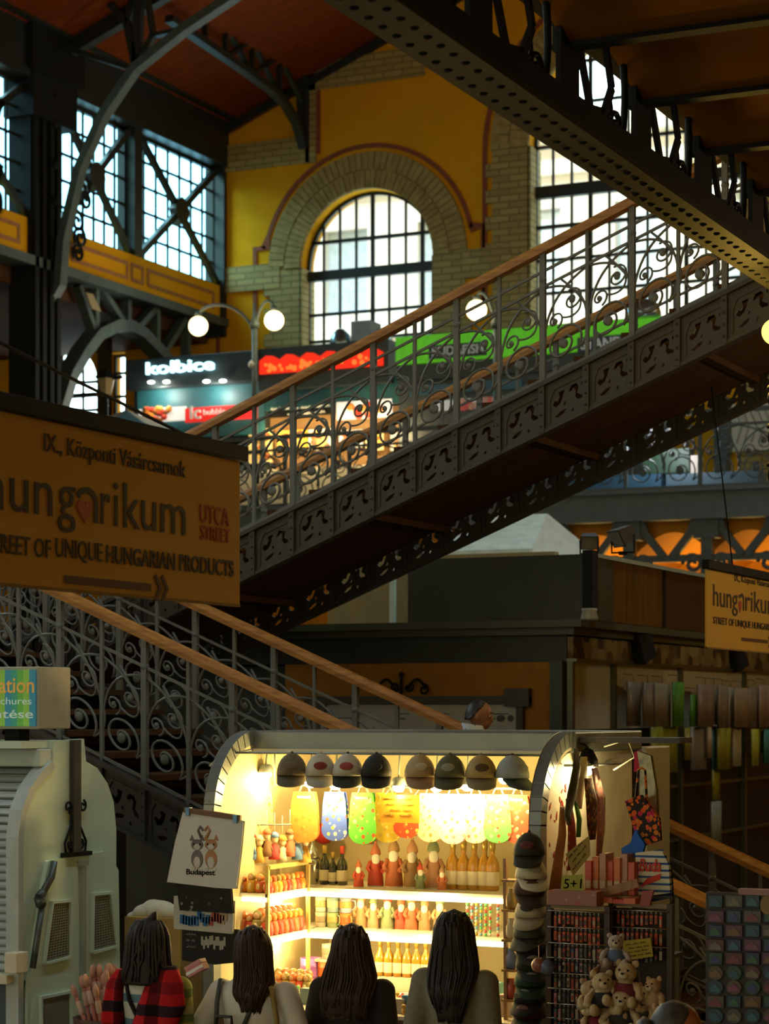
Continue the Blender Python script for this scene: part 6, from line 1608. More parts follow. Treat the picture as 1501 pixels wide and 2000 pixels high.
MB().box((ku0+.01, VK-.05, kzt), (ku1-.04, VK+.06, kzt+.075)).build('carton', spots('pink_carton', (.35,.17,.14), [(.5,.1,.08),(.45,.3,.25)], 30, .25), pb_, .004)
# slanting bin of red packets
bz_ = V(1200,1742,VK+.18)[2]
bi = T('packet_bin', 'wooden bin holding red souvenir packets on the lower keyring rack', 'bin', (on(1195,VK+.2), VK+.2, k2t))
MB().box((on(1140,VK+.15), VK+.14, k2t), (on(1246,VK+.15), VK+.42, k2t+.03)).bar((on(1168,VK+.13),VK+.13,bz_-.01),(on(1246,VK+.13),VK+.13,bz_+.055), .02, .045).build('tray', PINE, bi)
for i in range(7):
    px = 1148 + i*14; v_ = VK+.2+.02*(i % 2); u_ = on(px, v_); hh_ = .17+.02*(i % 3)
    pk_ = T('souvenir_packet', 'red and orange souvenir packet in the bin, %s from the left' % ORD[i], 'packet', (u_, v_, k2t+.03), 'red packets in the bin')
    MB().box((u_-.018, v_, k2t+.03), (u_+.018, v_+.13, k2t+.03+hh_)).build('packet', mat('packet%d' % (i % 3), [(.6,.07,.01),(.65,.16,.02),(.5,.25,.14)][i % 3], .3), pk_, .003)
    MB().box((u_-.014, v_-.003, k2t+.06), (u_+.014, v_, k2t+.10)).build('print', mat('packet_print', (.65,.5,.3), .4), pk_)
for i, px in enumerate((1160,1185,1208,1230)):
    u_ = on(px, VK+.06); tag(MB().box((u_-.03, VK+.05, k2t), (u_+.03, VK+.13, k2t+.02+.008*(i % 2))).build('flat_packet', mat('flatp%d' % (i % 2), [(.55,.04,.01),(.6,.12,.02)][i % 2], .35)), 'flat red packet lying before the bin, %s from the left' % ORD[i], 'packet', 'flat red packets before the bin')
tag(MB().poly([VU(1250,1770,VK+.1), VU(1256,1740,VK+.1), VU(1278,1738,VK+.1), VU(1270,1768,VK+.1)], 'v', VK+.08, VK+.1).build('picture_card', mat('card_red', (.3,.03,.02), .4)), 'dark red picture card leaning at the right end of the lower rack', 'card')
note([(1214,1838),(1270,1832),(1275,1868),(1222,1876)], VK+.05, 'yellow handwritten note card on the lower keyring rack', YN, 4, None, 9)
tag(MB().lathe([(.03,0),(.035,.01),(.035,.1),(.03,.11)], (on(1280,VK+.22), VK+.25, V(1280,1860,VK+.2)[2]), 14).build('green_tin', mat('tin_green', (.03,.25,.05), .3)), 'small green tin behind the lower keyring rack', 'tin')
MB().box((k20, VK+.18, V(1280,1862,VK+.2)[2]-.02), (k21, VK+.34, V(1280,1862,VK+.2)[2])).build('shelf', MATS['rack_brown'], kr2)
for i, (px, c) in enumerate(((1252,(.4,.05,.3)),(1262,(.15,.02,.3)),(1272,(.03,.25,.4)))):
    a = V(px-3, 1885, VK+.2); b_ = V(px+9, 1925, VK+.2)
    tag(MB().bar(b_, a, .016, .02).build('pen', mat('pen%d' % i, c, .3)), ['magenta','violet','turquoise'][i] + ' souvenir pen leaning under the yellow note', 'pen', 'pens under the note')
MB().box((on(1235,VK+.2), VK+.16, V(1260,1925,VK+.2)[2]-.05), (on(1290,VK+.2), VK+.24, V(1260,1925,VK+.2)[2])).build('pen_tray', MATS['rack_brown'], kr2)

# plush bears on a stand
def mk_bear():
    o = ph('plush_bear', 'plush toy'); FU = mat('bear_fur', (.45,.33,.17), .95, bump=.5, scale=60)
    MB().ball((0,0,.07),(.055,.048,.065),14,10).ball((0,-.01,.16),(.052,.048,.048),14,10).build('body', FU, o, local=True, remesh=.006, smooth=2)
    for s_ in (-1, 1):
        MB().ball((s_*.04,.005,.203),(.018,.011,.018),10,7).build('ear', FU, o, local=True)
        MB().tube([(s_*.045,-.005,.105),(s_*.075,-.03,.085),(s_*.085,-.05,.06)], [.02,.02,.018], 9).ball((s_*.085,-.052,.056),.02,9,7).build('arm', FU, o, local=True)
        MB().tube([(s_*.03,-.02,.03),(s_*.055,-.065,.02),(s_*.06,-.085,.025)], [.026,.025,.022], 9).ball((s_*.06,-.09,.03),(.022,.018,.028),9,7).build('leg', FU, o, local=True)
        MB().ball((s_*.02,-.052,.172),.006,7,5).build('eye', BLACK, o, local=True)
    MB().ball((0,-.052,.148),(.024,.018,.019),10,7).build('muzzle', mat('bear_muzzle', (.6,.48,.3), .95), o, local=True)
    MB().ball((0,-.07,.156),(.009,.006,.006),8,5).build('nose', BLACK, o, local=True)
    MB().lathe([(.056,.035),(.06,.06),(.056,.10),(.045,.112)], (0,0,0), 16).build('sweater', mat('bear_sweater', (.2,.02,.03), .9), o, local=True)
    return o
bear = Kind(mk_bear)
BV = 9.75
bs = T('plush_stand', 'dark round stand carrying the pile of plush bears', 'stand', (on(1205,BV), BV+.16, 0))
bu = on(1205, BV)
MB().lathe([(.16,0),(.16,.03),(.05,.05),(.05,.7),(.15,.74),(.18,.98),(.10,1.15),(.05,1.42),(.02,1.44)], (bu, BV+.16, 0), 16).build('stand', mat('stand_dark', (.03,.022,.015), .8), bs)
BB = [(1176,1955,.95,.2,(.50,.38,.20),(.02,.02,.02),'cream bear with a black jumper at the centre left of the pile'),
 (1218,1938,1.0,-.3,(.46,.33,.16),(.16,.02,.03),'tan bear with a dark red jumper, upper right of the pile'),
 (1163,1998,.8,.25,(.48,.36,.2),(.2,.015,.03),'small bear with a red jumper at the lower left of the pile'),
 (1212,1990,.95,-.15,(.50,.38,.22),(.03,.03,.03),'cream bear looking down at the bottom of the pile'),
 (1145,1962,.8,.7,(.45,.33,.18),(.3,.25,.15),'pale bear at the left edge of the pile'),
 (1250,1975,.85,-.5,(.40,.28,.13),(.05,.03,.02),'brown bear behind the grey-haired head'),
 (1278,1955,.75,-.6,(.44,.27,.13),(.4,.25,.12),'tan bear with raised paws at the right of the pile'),
 (1182,1905,.8,.1,(.22,.11,.05),(.1,.06,.03),'dark brown bear near the top of the pile'),
 (1200,1868,.72,0,(.40,.32,.26),(.10,.16,.26),'small bear in a blue shirt on the very top of the pile')]
for i, (px, py, s, rz, c, c2, lb) in enumerate(BB):
    v_ = BV - .05 - (.04 if i in (0, 3) else 0) + (.05 if i >= 7 else 0); p_ = V(px, py, v_)
    bear.at((p_[0], p_[1], p_[2]-.07*s), (-.1, rd.uniform(-.15,.15), rz+.35), lb, 'plush bears on the stand', s, {'bear_fur': mat('fur%d' % i, c, .95, bump=.5, scale=60), 'bear_sweater': mat('swt%d' % i, c2, .9)})
bear.done()
for i, (px, py) in enumerate(((1052,1885),(1068,1890))):
    e = V(px, py, SF-.4); tag(MB().ball(e, .04, 12, 8).tube([(e[0],e[1],e[2]),(e[0],e[1],e[2]+.1),(ku0, VK-.0, e[2]+.12)], .003, 4).build('ball_ornament', mat('orn%d' % i, [(.3,.12,.08),(.12,.16,.25)][i], .3)), ['reddish round ornament left of the keyring rack','bluish round ornament left of the keyring rack'][i], 'ornament')

# magnet board at the right edge
MV = 9.2
mb_ = T('magnet_board', 'dark board covered with souvenir magnets at the lower right edge', 'board', (on(1440,MV), MV, 0))
m0 = V(1377,1742,MV); m1_ = V(1540,1742,MV)
MB().box((m0[0], MV, .5), (m1_[0], MV+.03, m0[2])).build('panel', mat('board_black', (.02,.02,.018), .6), mb_, .004)
MB().box((m0[0]+.15, MV-.015, m0[2]-.005), (m1_[0], MV+.03, m0[2]+.02)).build('top_strip', mat('strip_pink', (.3,.16,.14), .5), mb_)
for u in (m0[0]+.05, m1_[0]-.05): MB().box((u-.015, MV+.03, 0), (u+.015, MV+.06, m0[2]-.1)).build('leg', BLACK, mb_)
ROWS = [(1760,'r'),(1790,'r'),(1818,'r'),(1846,'r'),(1872,'r'),(1900,'c'),(1928,'c'),(1956,'r'),(1984,'c')]
MC = [(.03,.22,.30),(.34,.03,.03),(.02,.14,.26),(.36,.06,.20),(.03,.22,.07),(.30,.26,.16),(.03,.05,.30),(.34,.17,.02)]
for ri, (py, sh_) in enumerate(ROWS):
    for ci in range(4):
        px = 1398 + ci*36; p_ = V(px, py, MV)
        mg = T('fridge_magnet', 'coloured magnet on the dark board, %s from the left, %s row down' % (ORD[ci], ORD[ri]), 'magnet', (p_[0], MV-.01, p_[2]-.028), 'magnets on the dark board')
        c = tuple(x*.2 for x in MC[(ri*3+ci*5) % 8]); c2 = tuple(x*.45 for x in MC[(ri+ci*3+2) % 8]); w_ = .036*(.85+.2*((ri+ci) % 2)); h_ = .026
        m = MB()
        if sh_ == 'c': m.poly([(p_[0]+.031*cos(t*pi/8), p_[2]+.029*sin(t*pi/8)) for t in range(16)], 'v', MV-.012, MV)
        else: m.box((p_[0]-w_, MV-.012, p_[2]-h_), (p_[0]+w_, MV, p_[2]+h_))
        m.build('base', mat('mag%d' % ((ri*3+ci*5) % 8), c, .35), mg, .002)
        m = MB(); m.poly([(p_[0]-w_*.75, p_[2]-h_*.7), (p_[0]+w_*.75, p_[2]-h_*.7), (p_[0]+w_*.6, p_[2]-h_*.05), (p_[0]+w_*.2, p_[2]+h_*.35), (p_[0]-.002, p_[2]+h_*.75), (p_[0]-w_*.25, p_[2]+h_*.2), (p_[0]-w_*.65, p_[2]+h_*.05)], 'v', MV-.016, MV-.012)
        m.build('relief', mat('magr%d' % ((ri+ci*3+2) % 8), c2, .35), mg)
e = V(1497,1768,MV-.03); tag(MB().poly([(e[0]+.03*cos(t*pi/8), e[2]+.04*sin(t*pi/8)) for t in range(16)], 'v', MV-.03, MV).build('price_tag', mat('tag_ochre', (.25,.16,.05), .6)), 'round ochre price tag at the right edge of the magnet board', 'tag')

# ---------------------------------------------------------------- hanging cloths left of the stall
TV = SF-.18
tb = T('cat_tote_bag', 'white tote bag with two printed kittens hanging at the stall left corner', 'bag', V(400,1730,TV))
q_ = [(358,1588),(400,1592),(445,1598),(473,1606),(468,1660),(459,1734),(420,1732),(380,1727),(328,1721),(342,1650)]
MB().poly([VU(*p_, TV) for p_ in q_], 'v', TV, TV+.02).build('cloth', mat('tote_white', (.62,.62,.58), .8, var=.04, bump=.3), tb, .006)
GRY = mat('kitten_grey', (.16,.15,.15), .9); ORG = mat('kitten_orange', (.42,.22,.10), .9); KW = mat('kitten_white', (.58,.55,.5), .9)
def kit(cx_, s_, m_):
    b = MB(); K = .0026
    def P_(px, py): p2 = V(px, py, TV); return (p2[0], TV-.001, p2[2])
    for (dx, dy, rx, ry) in ((0,30,15,20),(0,2,15,12)): b.ball(P_(cx_+dx, 1648+dy), (rx*K, .003, ry*K), 14, 8)
    for dx in (-10, 10): b.poly([VU(cx_+dx-5,1642,TV), VU(cx_+dx,1630,TV), VU(cx_+dx+5,1642,TV)], 'v', TV-.003, TV)
    tl = [P_(cx_+s_*8,1636), P_(cx_+s_*2,1622), P_(cx_+s_*6,1614), P_(cx_+s_*12,1622)]
    b.tube(tl, .008, 6); b.build('kitten_print', m_, tb)
    b = MB(); b.ball((P_(cx_,1684)[0], TV-.003, P_(cx_,1684)[2]), (9*K,.003,13*K), 10, 6); b.ball((P_(cx_,1654)[0], TV-.003, P_(cx_,1654)[2]), (9*K,.003,7*K), 10, 6)
    for dx in (-7,7): b.ball((P_(cx_+dx,1698)[0], TV-.003, P_(cx_,1698)[2]), (5*K,.003,3.5*K), 8, 5)
    b.build('kitten_markings', KW, tb)
    b = MB()
    for dx in (-6, 6): b.ball((P_(cx_+dx,1649)[0], TV-.005, P_(cx_,1649)[2]), (.006,.002,.006), 7, 5)
    b.build('kitten_eyes', BLACK, tb)
kit(385, 1, GRY); kit(412, -1, ORG)
r = rect(364,1699,420,1711,TV); MB().text('Budapest', 'v', TV-.002, r, .003, bold=.02).build('black_lettering', BLACK, tb)
hg = T('hanger_bar', 'brown trouser hanger with clips holding the kitten tote', 'hanger', V(410,1600,TV))
a = VU(360,1586,TV); c_ = VU(470,1602,TV); m = MB(); m.bar((a[0],TV+.0,a[1]+.012),(c_[0],TV,c_[1]+.012), .02, .03); m.build('bar', mat('hanger_brown', (.16,.07,.03), .5), hg)
for px, py in ((368,1586),(461,1600)): e = VU(px,py,TV); MB().box((e[0]-.012,TV-.016,e[1]-.02),(e[0]+.012,TV+.02,e[1]+.025)).build('clip', mat('clip_blue', (.10,.22,.36), .3, .5), hg)
e = VU(415,1592,TV); MB().tube([(e[0],TV,e[1]+.02),(e[0],TV+.02,e[1]+.06),(S0-.01,SF,e[1]+.07)], .004, 5).build('hook', STEEL, hg)
flatbag([(345,1722),(448,1730),(452,1782),(352,1776)], TV+.03, 'black cloth bag with pale line print under the kitten tote', spots('blk_print', (.015,.015,.012), [(.2,.2,.16),(.08,.08,.06)], 20, .2), 'cloth_bag', 'bag', .02)
bb_ = flatbag([(341,1752),(454,1762),(452,1822),(341,1812)], TV+.05, 'white cloth bag with blue and red city print, under the black one', mat('bag_offwhite', (.5,.5,.44), .8), 'cloth_bag', 'bag', .02)
b = MB(); rd = random.Random(5)
for i in range(16):
    e = V(356+i*5.6, 1793+rd.uniform(-9,6), TV+.05); b.box((e[0]-.014,TV+.045,e[2]-.03),(e[0]+.014,TV+.05,e[2]+.02), 0 if i < 10 else rd.choice((1,2)))
b.build('city_print', [mat('print_blue', (.03,.14,.35), .8), mat('print_red', (.35,.08,.06), .8), mat('print_peach', (.45,.3,.2), .8)], bb_)
bk_ = flatbag([(357,1812),(462,1818),(460,1878),(420,1882),(357,1874)], TV+.08, 'black cloth bag with white and red city lettering, lowest at the stall corner', mat('bag_black', (.012,.012,.012), .8), 'cloth_bag', 'bag', .02)
b = MB()
for l in range(3): a = VU(364,1826+l*12,TV+.08); scribble(b, a[0], a[0]+.07, a[1], .015, 'v', TV+.077, .0022, 2, l)
for i in range(12): e = V(395+i*4, 1842+rd.uniform(-8,3), TV+.08); b.box((e[0]-.006,TV+.075,e[2]-.03),(e[0]+.006,TV+.08,e[2]+.02), 0)
b.build('white_print', mat('print_white', (.4,.4,.36), .8), bk_)
MB().tube([(S0-.02,SF+.0,2.0),(V(400,1600,TV)[0],TV+.05,1.99),(V(350,1600,TV)[0],TV+.05,1.99)], .006, 6).build('side_arm', STEEL, ms)

# bundle of pink handled wooden spoons in a bucket
SPV = 10.3
su = on(200, SPV)
bk = T('bucket', 'dark bucket holding the bundle of pink spoons at the lower left', 'bucket', (su, SPV, 0))
MB().lathe([(.12,0),(.16,.95),(.165,.97),(.15,.97),(.11,.05)], (su, SPV, 0), 16).build('bucket', mat('bucket_brown', (.10,.05,.03), .6), bk)
def mk_spoon():
    o = ph('wooden_spoon', 'spoon')
    MB().tube([(0,0,0),(0,0,.34)], [.010,.012], 7).build('handle', mat('spoon_pink', (.45,.16,.13), .6), o, local=True)
    MB().ball((0,0,.375),(.028,.016,.04),10,7).build('bowl', mat('spoon_wood', (.50,.26,.17), .6), o, local=True)
    MB().lathe([(.013,.24),(.016,.25),(.016,.31),(.012,.32)], (0,0,0), 8).build('ribbon', mat('spoon_ribbon', (.6,.42,.33), .7), o, local=True)
    return o
spn = Kind(mk_spoon)
for i in range(26):
    a = i*2.4; r_ = .11*sqrt((i+.5)/26); tx = r_*cos(a)*5.2; ty = r_*sin(a)*3.5
    spn.at((su+r_*cos(a)*.8, SPV+r_*sin(a)*.8, (.86 - .1*(r_/.11)**2)), (-ty*.9, tx*.9, a), 'pink ribboned wooden spoon, %s outwards from the middle of the bundle' % (ORD[i] if i < 20 else ('twenty-first','twenty-second','twenty-third','twenty-fourth','twenty-fifth','twenty-sixth')[i-20]), 'spoons in the bucket', 1.0)
spn.done()
# ================================================================ PEOPLE
SKIN = mat('skin', (.42,.22,.12), .5, var=.05, scale=20)
def ell(c, rx, ry, n=20, pw=1.0, ph_=0):
    return [(c[0]+rx*cos(2*pi*j/n+ph_), c[1]+ry*sin(2*pi*j/n+ph_), c[2]) for j in range(n)]
TORSO = [(.80,.150,.110,.0),(.88,.168,.118,-.005),(.97,.150,.105,0),(1.06,.132,.095,.005),(1.16,.142,.105,.008),(1.25,.158,.110,.0),(1.32,.160,.098,-.01),(1.365,.125,.080,-.012),(1.40,.075,.062,-.01)]
def person(label, loc, H, yaw, top, trousers, hair, arms=None, lean=0.0, hairm=None, skin=None, sleeves=None, topgrow=.016, bow=0.0, wide=1.0):
    k = H/1.66; SK = skin or SKIN
    o = T('person', label, 'person', loc, 'people', yaw); OFF[o.name] = Vector((0,0,0))
    W_ = wide
    ar = arms or [((-.175*W_,-.005,1.325),(-.235*W_,-.05,1.07),(-.13,.17,1.04)), ((.175*W_,-.005,1.325),(.235*W_,-.05,1.07),(.13,.17,1.04))]
    def fin(m):
        for i, p_ in enumerate(m.v):
            p_ = Vector(p_)
            if p_.z > 1.0 and lean: p_.y += (p_.z-1.0)*lean
            if bow and p_.z > 1.40:
                q_ = p_ - Vector((0,-.0+ .4*lean,1.42)); q_ = Matrix.Rotation(-bow, 3, 'X') @ q_; p_ = q_ + Vector((0,.4*lean,1.42))
            m.v[i] = tuple(p_*k)
        return m
    m = MB()   # ---- one continuous body
    m.loft([ell((0,y,z), rx*W_, ry) for z, rx, ry, y in TORSO])
    m.tube([(0,-.012,1.33),(0,-.005,1.40),(0,.012,1.48)], [.068,.054,.052], 12)
    m.ball((0,.012,1.555),(.074,.092,.105),18,12).ball((0,.05,1.495),(.054,.052,.055),12,8)
    m.ball((0,.108,1.525),(.013,.020,.022),8,6).ball((0,.088,1.555),(.05,.02,.02),10,6)
    for s_ in (-1, 1): m.ball((s_*.074,.005,1.54),(.012,.022,.032),8,6)
    for i, (a_, b_, c_) in enumerate(ar):
        s_ = -1 if i == 0 else 1
        A_, B_, C2 = Vector(a_), Vector(b_), Vector(c_)
        m.ball(A_, (.055,.055,.055), 12, 8)
        m.tube([A_, A_.lerp(B_,.4), B_], [.05,.046,.038], 12); m.ball(B_, .038, 10, 7); m.tube([B_, B_.lerp(C2,.35), C2], [.038,.037,.026], 12)
        d = (C2-B_).normalized(); sd = d.cross(Vector((0,0,1))).normalized(); upv = sd.cross(d)
        palm = C2 + d*.045; m.tube([C2 - d*.01, C2+d*.03, C2 + d*.085], [.024,.032,.030], 10, sx=1.0)
        for f_ in range(4):   # four bent fingers of unequal length
            off = sd*(.027-.018*f_); L_ = (.068,.078,.072,.056)[f_]
            p0 = C2 + d*.08 + off; p1 = p0 + d*L_*.45; p2 = p1 + (d*.8 - upv*.6).normalized()*L_*.32; p3 = p2 + (d*.3 - upv*.95).normalized()*L_*.28
            m.tube([p0, p1, p2, p3], [.0095,.009,.0085,.0075], 7)
        t0 = C2 + d*.03 - sd*s_*.026; m.tube([t0, t0 - sd*s_*.028 + d*.03, t0 - sd*s_*.03 + d*.058 - upv*.008], [.012,.0105,.009], 7)
    for s_ in (-1, 1):
        m.tube([(s_*.082,0,.86),(s_*.088,.005,.66),(s_*.088,.01,.47),(s_*.088,-.012,.30),(s_*.088,-.02,.09)], [.086,.075,.053,.054,.036], 14)
        m.ball((s_*.09,.045,.04),(.042,.115,.038),12,8).ball((s_*.088,-.03,.05),(.036,.045,.045),10,7)
    fin(m).build('body', SK, o, local=True, remesh=.0085, smooth=3)
    m = MB()   # ---- top
    m.loft([ell((0,y,z), rx*W_+topgrow, ry+topgrow) for z, rx, ry, y in TORSO])
    m.ball((0,-.01,1.385),(.085,.07,.03),14,8)
    slv = MB()
    for i, (a_, b_, c_) in enumerate(ar):
        A_, B_, C2 = Vector(a_), Vector(b_), Vector(c_)
        tgt = slv if sleeves else m
        tgt.ball(A_, (.072,.068,.066), 12, 8); tgt.tube([A_, A_.lerp(B_,.5), B_], [.068,.062,.054], 12); tgt.ball(B_, .054, 10, 7); tgt.tube([B_, B_.lerp(C2,.5), C2-(C2-B_)*.06], [.054,.05,.040], 12)
    fin(m).build('top', top, o, local=True, remesh=.012, smooth=4)
    if sleeves: fin(slv).build('sleeves', sleeves, o, local=True, remesh=.012, smooth=4)
    m = MB()   # ---- trousers and shoes
    m.loft([ell((0,0,z), rx, ry) for z, rx, ry in ((.78,.172,.122),(.86,.18,.128),(.95,.16,.114))])
    for s_ in (-1, 1): m.tube([(s_*.085,0,.86),(s_*.09,.005,.66),(s_*.09,.01,.47),(s_*.09,-.01,.28),(s_*.09,-.02,.10)], [.094,.086,.068,.066,.06], 14)
    fin(m).build('trousers', trousers, o, local=True, remesh=.012, smooth=4)
    for s_ in (-1, 1):
        m = MB().ball((s_*.09,.045,.042),(.05,.125,.042),12,8).box((s_*.09-.045,-.07,0),(s_*.09+.045,.15,.022)); fin(m).build('shoe', mat('shoe_dark', (.03,.03,.03), .6), o, local=True)
    # ---- face
    for s_ in (-1, 1):
        m = MB().ball((s_*.03,.094,1.552),(.013,.008,.009),9,6); fin(m).build('eye', mat('eye_white', (.6,.58,.52), .3), o, local=True)
        m = MB().ball((s_*.03,.101,1.552),(.006,.004,.006),8,5); fin(m).build('pupil', BLACK, o, local=True)
        m = MB().tube([(s_*.015,.102,1.575),(s_*.03,.103,1.58),(s_*.045,.094,1.575)], .004, 5); fin(m).build('eyebrow', mat('brow_dark', (.03,.02,.012), .8), o, local=True)
    m = MB().tube([(-.022,.098,1.490),(0,.106,1.492),(.022,.098,1.490)], .006, 6); fin(m).build('mouth', mat('lip_rose', (.35,.10,.08), .5), o, local=True)
    if hair:
        hm = hairm or mat('hair_dark', (.018,.010,.005), .65)
        m = hair(MB()); fin(m).build('hair', hm, o, local=True)
    o['_fin'] = 0; del o['_fin']
    return o, fin, k
def long_hair(length, wid=.105, wave=.0, part=0.0, taper=.55, n=56):
    """straight hair falling down the back in locks"""
    def f(m):
        rd_ = random.Random(int(length*1000))
        rings = []; z0 = 1.672; z1 = z0-length; N = 26
        phs = [rd_.uniform(0, 6.28) for _ in range(5)]
        for i in range(N+1):
            t = i/N; z = z0 - length*t; d = z0 - z
            if d < .13:
                q_ = sqrt(max(0, 1-((.13-d)/.13)**2)); rx = .004+.088*q_; ry = .004+.092*q_; cy = -.012
            elif d < .28:
                q_ = (d-.13)/.15; rx = .092 + (wid-.092)*q_; ry = .096-.028*q_; cy = -.012-.022*q_
            else:
                q_ = min(1, (d-.28)/max(.05, length-.28)); rx = wid*(1-(1-taper)*q_**1.6); ry = .068-.035*q_; cy = -.034-.075*min(1, q_*2.2)
            ring = []
            for j in range(n):
                a = 2*pi*j/n; rg = 1 + (.035*sin(9*a+phs[0]+2*t) + .03*sin(15*a+phs[1]-3*t) + .02*sin(23*a+phs[2]))*min(1, d/.12)
                x = rx*cos(a)*rg + part*d + wave*sin(t*9+phs[3])*d; y = cy + ry*sin(a)*rg
                y = min(y, .035 + .02*max(0, 1-d/.1)) if d > .055 else y
                ring.append((x, y, z - (.03*rd_.random() if i == N else 0)))
            rings.append(ring)
        m.loft(rings)
        for j in range(34):        # loose locks lying over the back of the hair
            a = pi*1.02 + pi*.96*j/33 + rd_.uniform(-.05,.05); dr = rd_.uniform(-.25,.25); i0 = rd_.randint(1, 4); i1 = rd_.randint(int(N*.8), N)
            pts = []; rr = []
            for i in range(i0, i1+1, 2):
                t = (i-i0)/max(1, i1-i0); ring = rings[i]; k_ = ((a + dr*t)/(2*pi)*n) % n; p_ = Vector(ring[int(k_)]); c_ = sum((Vector(q_) for q_ in ring), Vector())/n
                pts.append(c_ + (p_-c_)*1.02); rr.append(.011*(1-.65*t))
            m.tube(pts, rr, 6)
        return m
    return f
def short_hair(bun=None):
    def f(m):
        rings = []
        for i in range(12):
            t = i/11; z = 1.668-.165*t; q_ = sqrt(max(0, 1-(1-min(1,t*1.25))**2)); rx = .004+.08*q_; ry = .004+.094*q_
            rings.append([(rx*cos(a)*(1+.02*sin(13*a)), min(-.004+ry*sin(a)*(1+.02*sin(11*a+z*40)), .085-.15*t*1.0 if t > .25 else 9), z) for a in [2*pi*j/40 for j in range(40)]])
        m.loft(rings)
        if bun: m.ball(bun, (.045,.04,.042), 12, 9)
        return m
    return f
def stand_at(px, Y, ytop): p_ = A(px, 1400, Y); return (p_[0], p_[1], 0), EYE + (HY-ytop)/FPX*Y
BROWN = grain('hair_brown', (.040,.018,.005), (.018,.008,.002), 'Z', .65, 10); DARK = grain('hair_black_brown', (.022,.012,.006), (.010,.006,.003), 'Z', .65, 10)
CHEST = grain('hair_chestnut', (.045,.018,.006), (.020,.008,.002), 'Z', .65, 10)
JEANS = mat('jeans', (.03,.05,.10), .8); BLKT = mat('black_trousers', (.012,.012,.013), .8)
# 4: tall woman in grey
loc, h = stand_at(888, 10.6, 1779)
person('person in a plain grey sweater with very long dark hair, rightmost facing the stall', loc, h, .1, mat('sweater_grey', (.20,.185,.13), .95, bump=.3, scale=60), BLKT, long_hair(.50, .118, .0, .02, .5), hairm=DARK, wide=.84)
# 3: black top
loc, h = stand_at(688, 10.9, 1806)
person('person in a black top with long brown hair, in the middle facing the stall', loc, h, .15, mat('top_black', (.014,.014,.011), .9), JEANS, long_hair(.46, .138, .0, -.02, .85), hairm=BROWN, wide=.92)
# 2: white shirt
loc, h = stand_at(496, 10.9, 1810)
p2, f2, k2 = person('person in a white shirt with brown hair and a small black backpack', loc, h, .12, mat('shirt_white', (.68,.68,.60), .9, var=.04), JEANS, long_hair(.42, .105, .0, .06, .5), hairm=CHEST,
   arms=[((-.18,-.005,1.32),(-.31,-.04,1.10),(-.24,.16,1.0)), ((.18,-.005,1.32),(.28,-.03,1.08),(.2,.18,1.02))], wide=1.05)
m = MB().tube([(.14,-.10,1.0),(.17,-.115,1.2),(.13,-.09,1.36),(.11,.05,1.34)], .014, 7); f2(m).build('bag_strap', mat('strap_tan', (.30,.22,.05), .7), p2, local=True)
bp = T('backpack', 'small black backpack with a top handle on the back in the white shirt', 'backpack', loc, None, .12); OFF[bp.name] = Vector((0,0,0))
m = MB(); rings = []
for i in range(11):
    t = i/10; z = .80 + .37*t; wv = .135*(1-.10*t) * (sqrt(max(.02, 1-max(0,(t-.72)/.28)**2)) if t > .72 else 1)
    rings.append([(-.09 + wv*(abs(cos(a))**.6)*(1 if cos(a) > 0 else -1), -.185 + (.06 if t < .85 else .045)*(abs(sin(a))**.7)*(1 if sin(a) > 0 else -1), z) for a in [2*pi*j/24 for j in range(24)]])
m.loft(rings); f2(m).build('bag_body', mat('backpack_black', (.022,.024,.022), .45, spec=.5), bp, .0, local=True)
m = MB().tube([(-.135,-.19,1.165),(-.13,-.19,1.215),(-.05,-.19,1.215),(-.045,-.19,1.165)], .009, 7); f2(m).build('handle', mat('backpack_black', (.022,.024,.022)), bp, local=True)
for s_ in (-1, 1):
    m = MB().tube([(-.09+s_*.07,-.13,1.13),(-.06+s_*.10,-.115,1.28),(-.04+s_*.12,-.07,1.385),(-.04+s_*.13,.06,1.36)], .013, 7); f2(m).build('strap', mat('strap_grey', (.06,.07,.07), .6), bp, local=True)
m = MB().tube([(-.19,-.245,1.06),(-.09,-.253,1.10),(.01,-.245,1.06)], .004, 5); f2(m).build('zip', mat('zip_grey', (.12,.12,.11), .3, .6), bp, local=True)
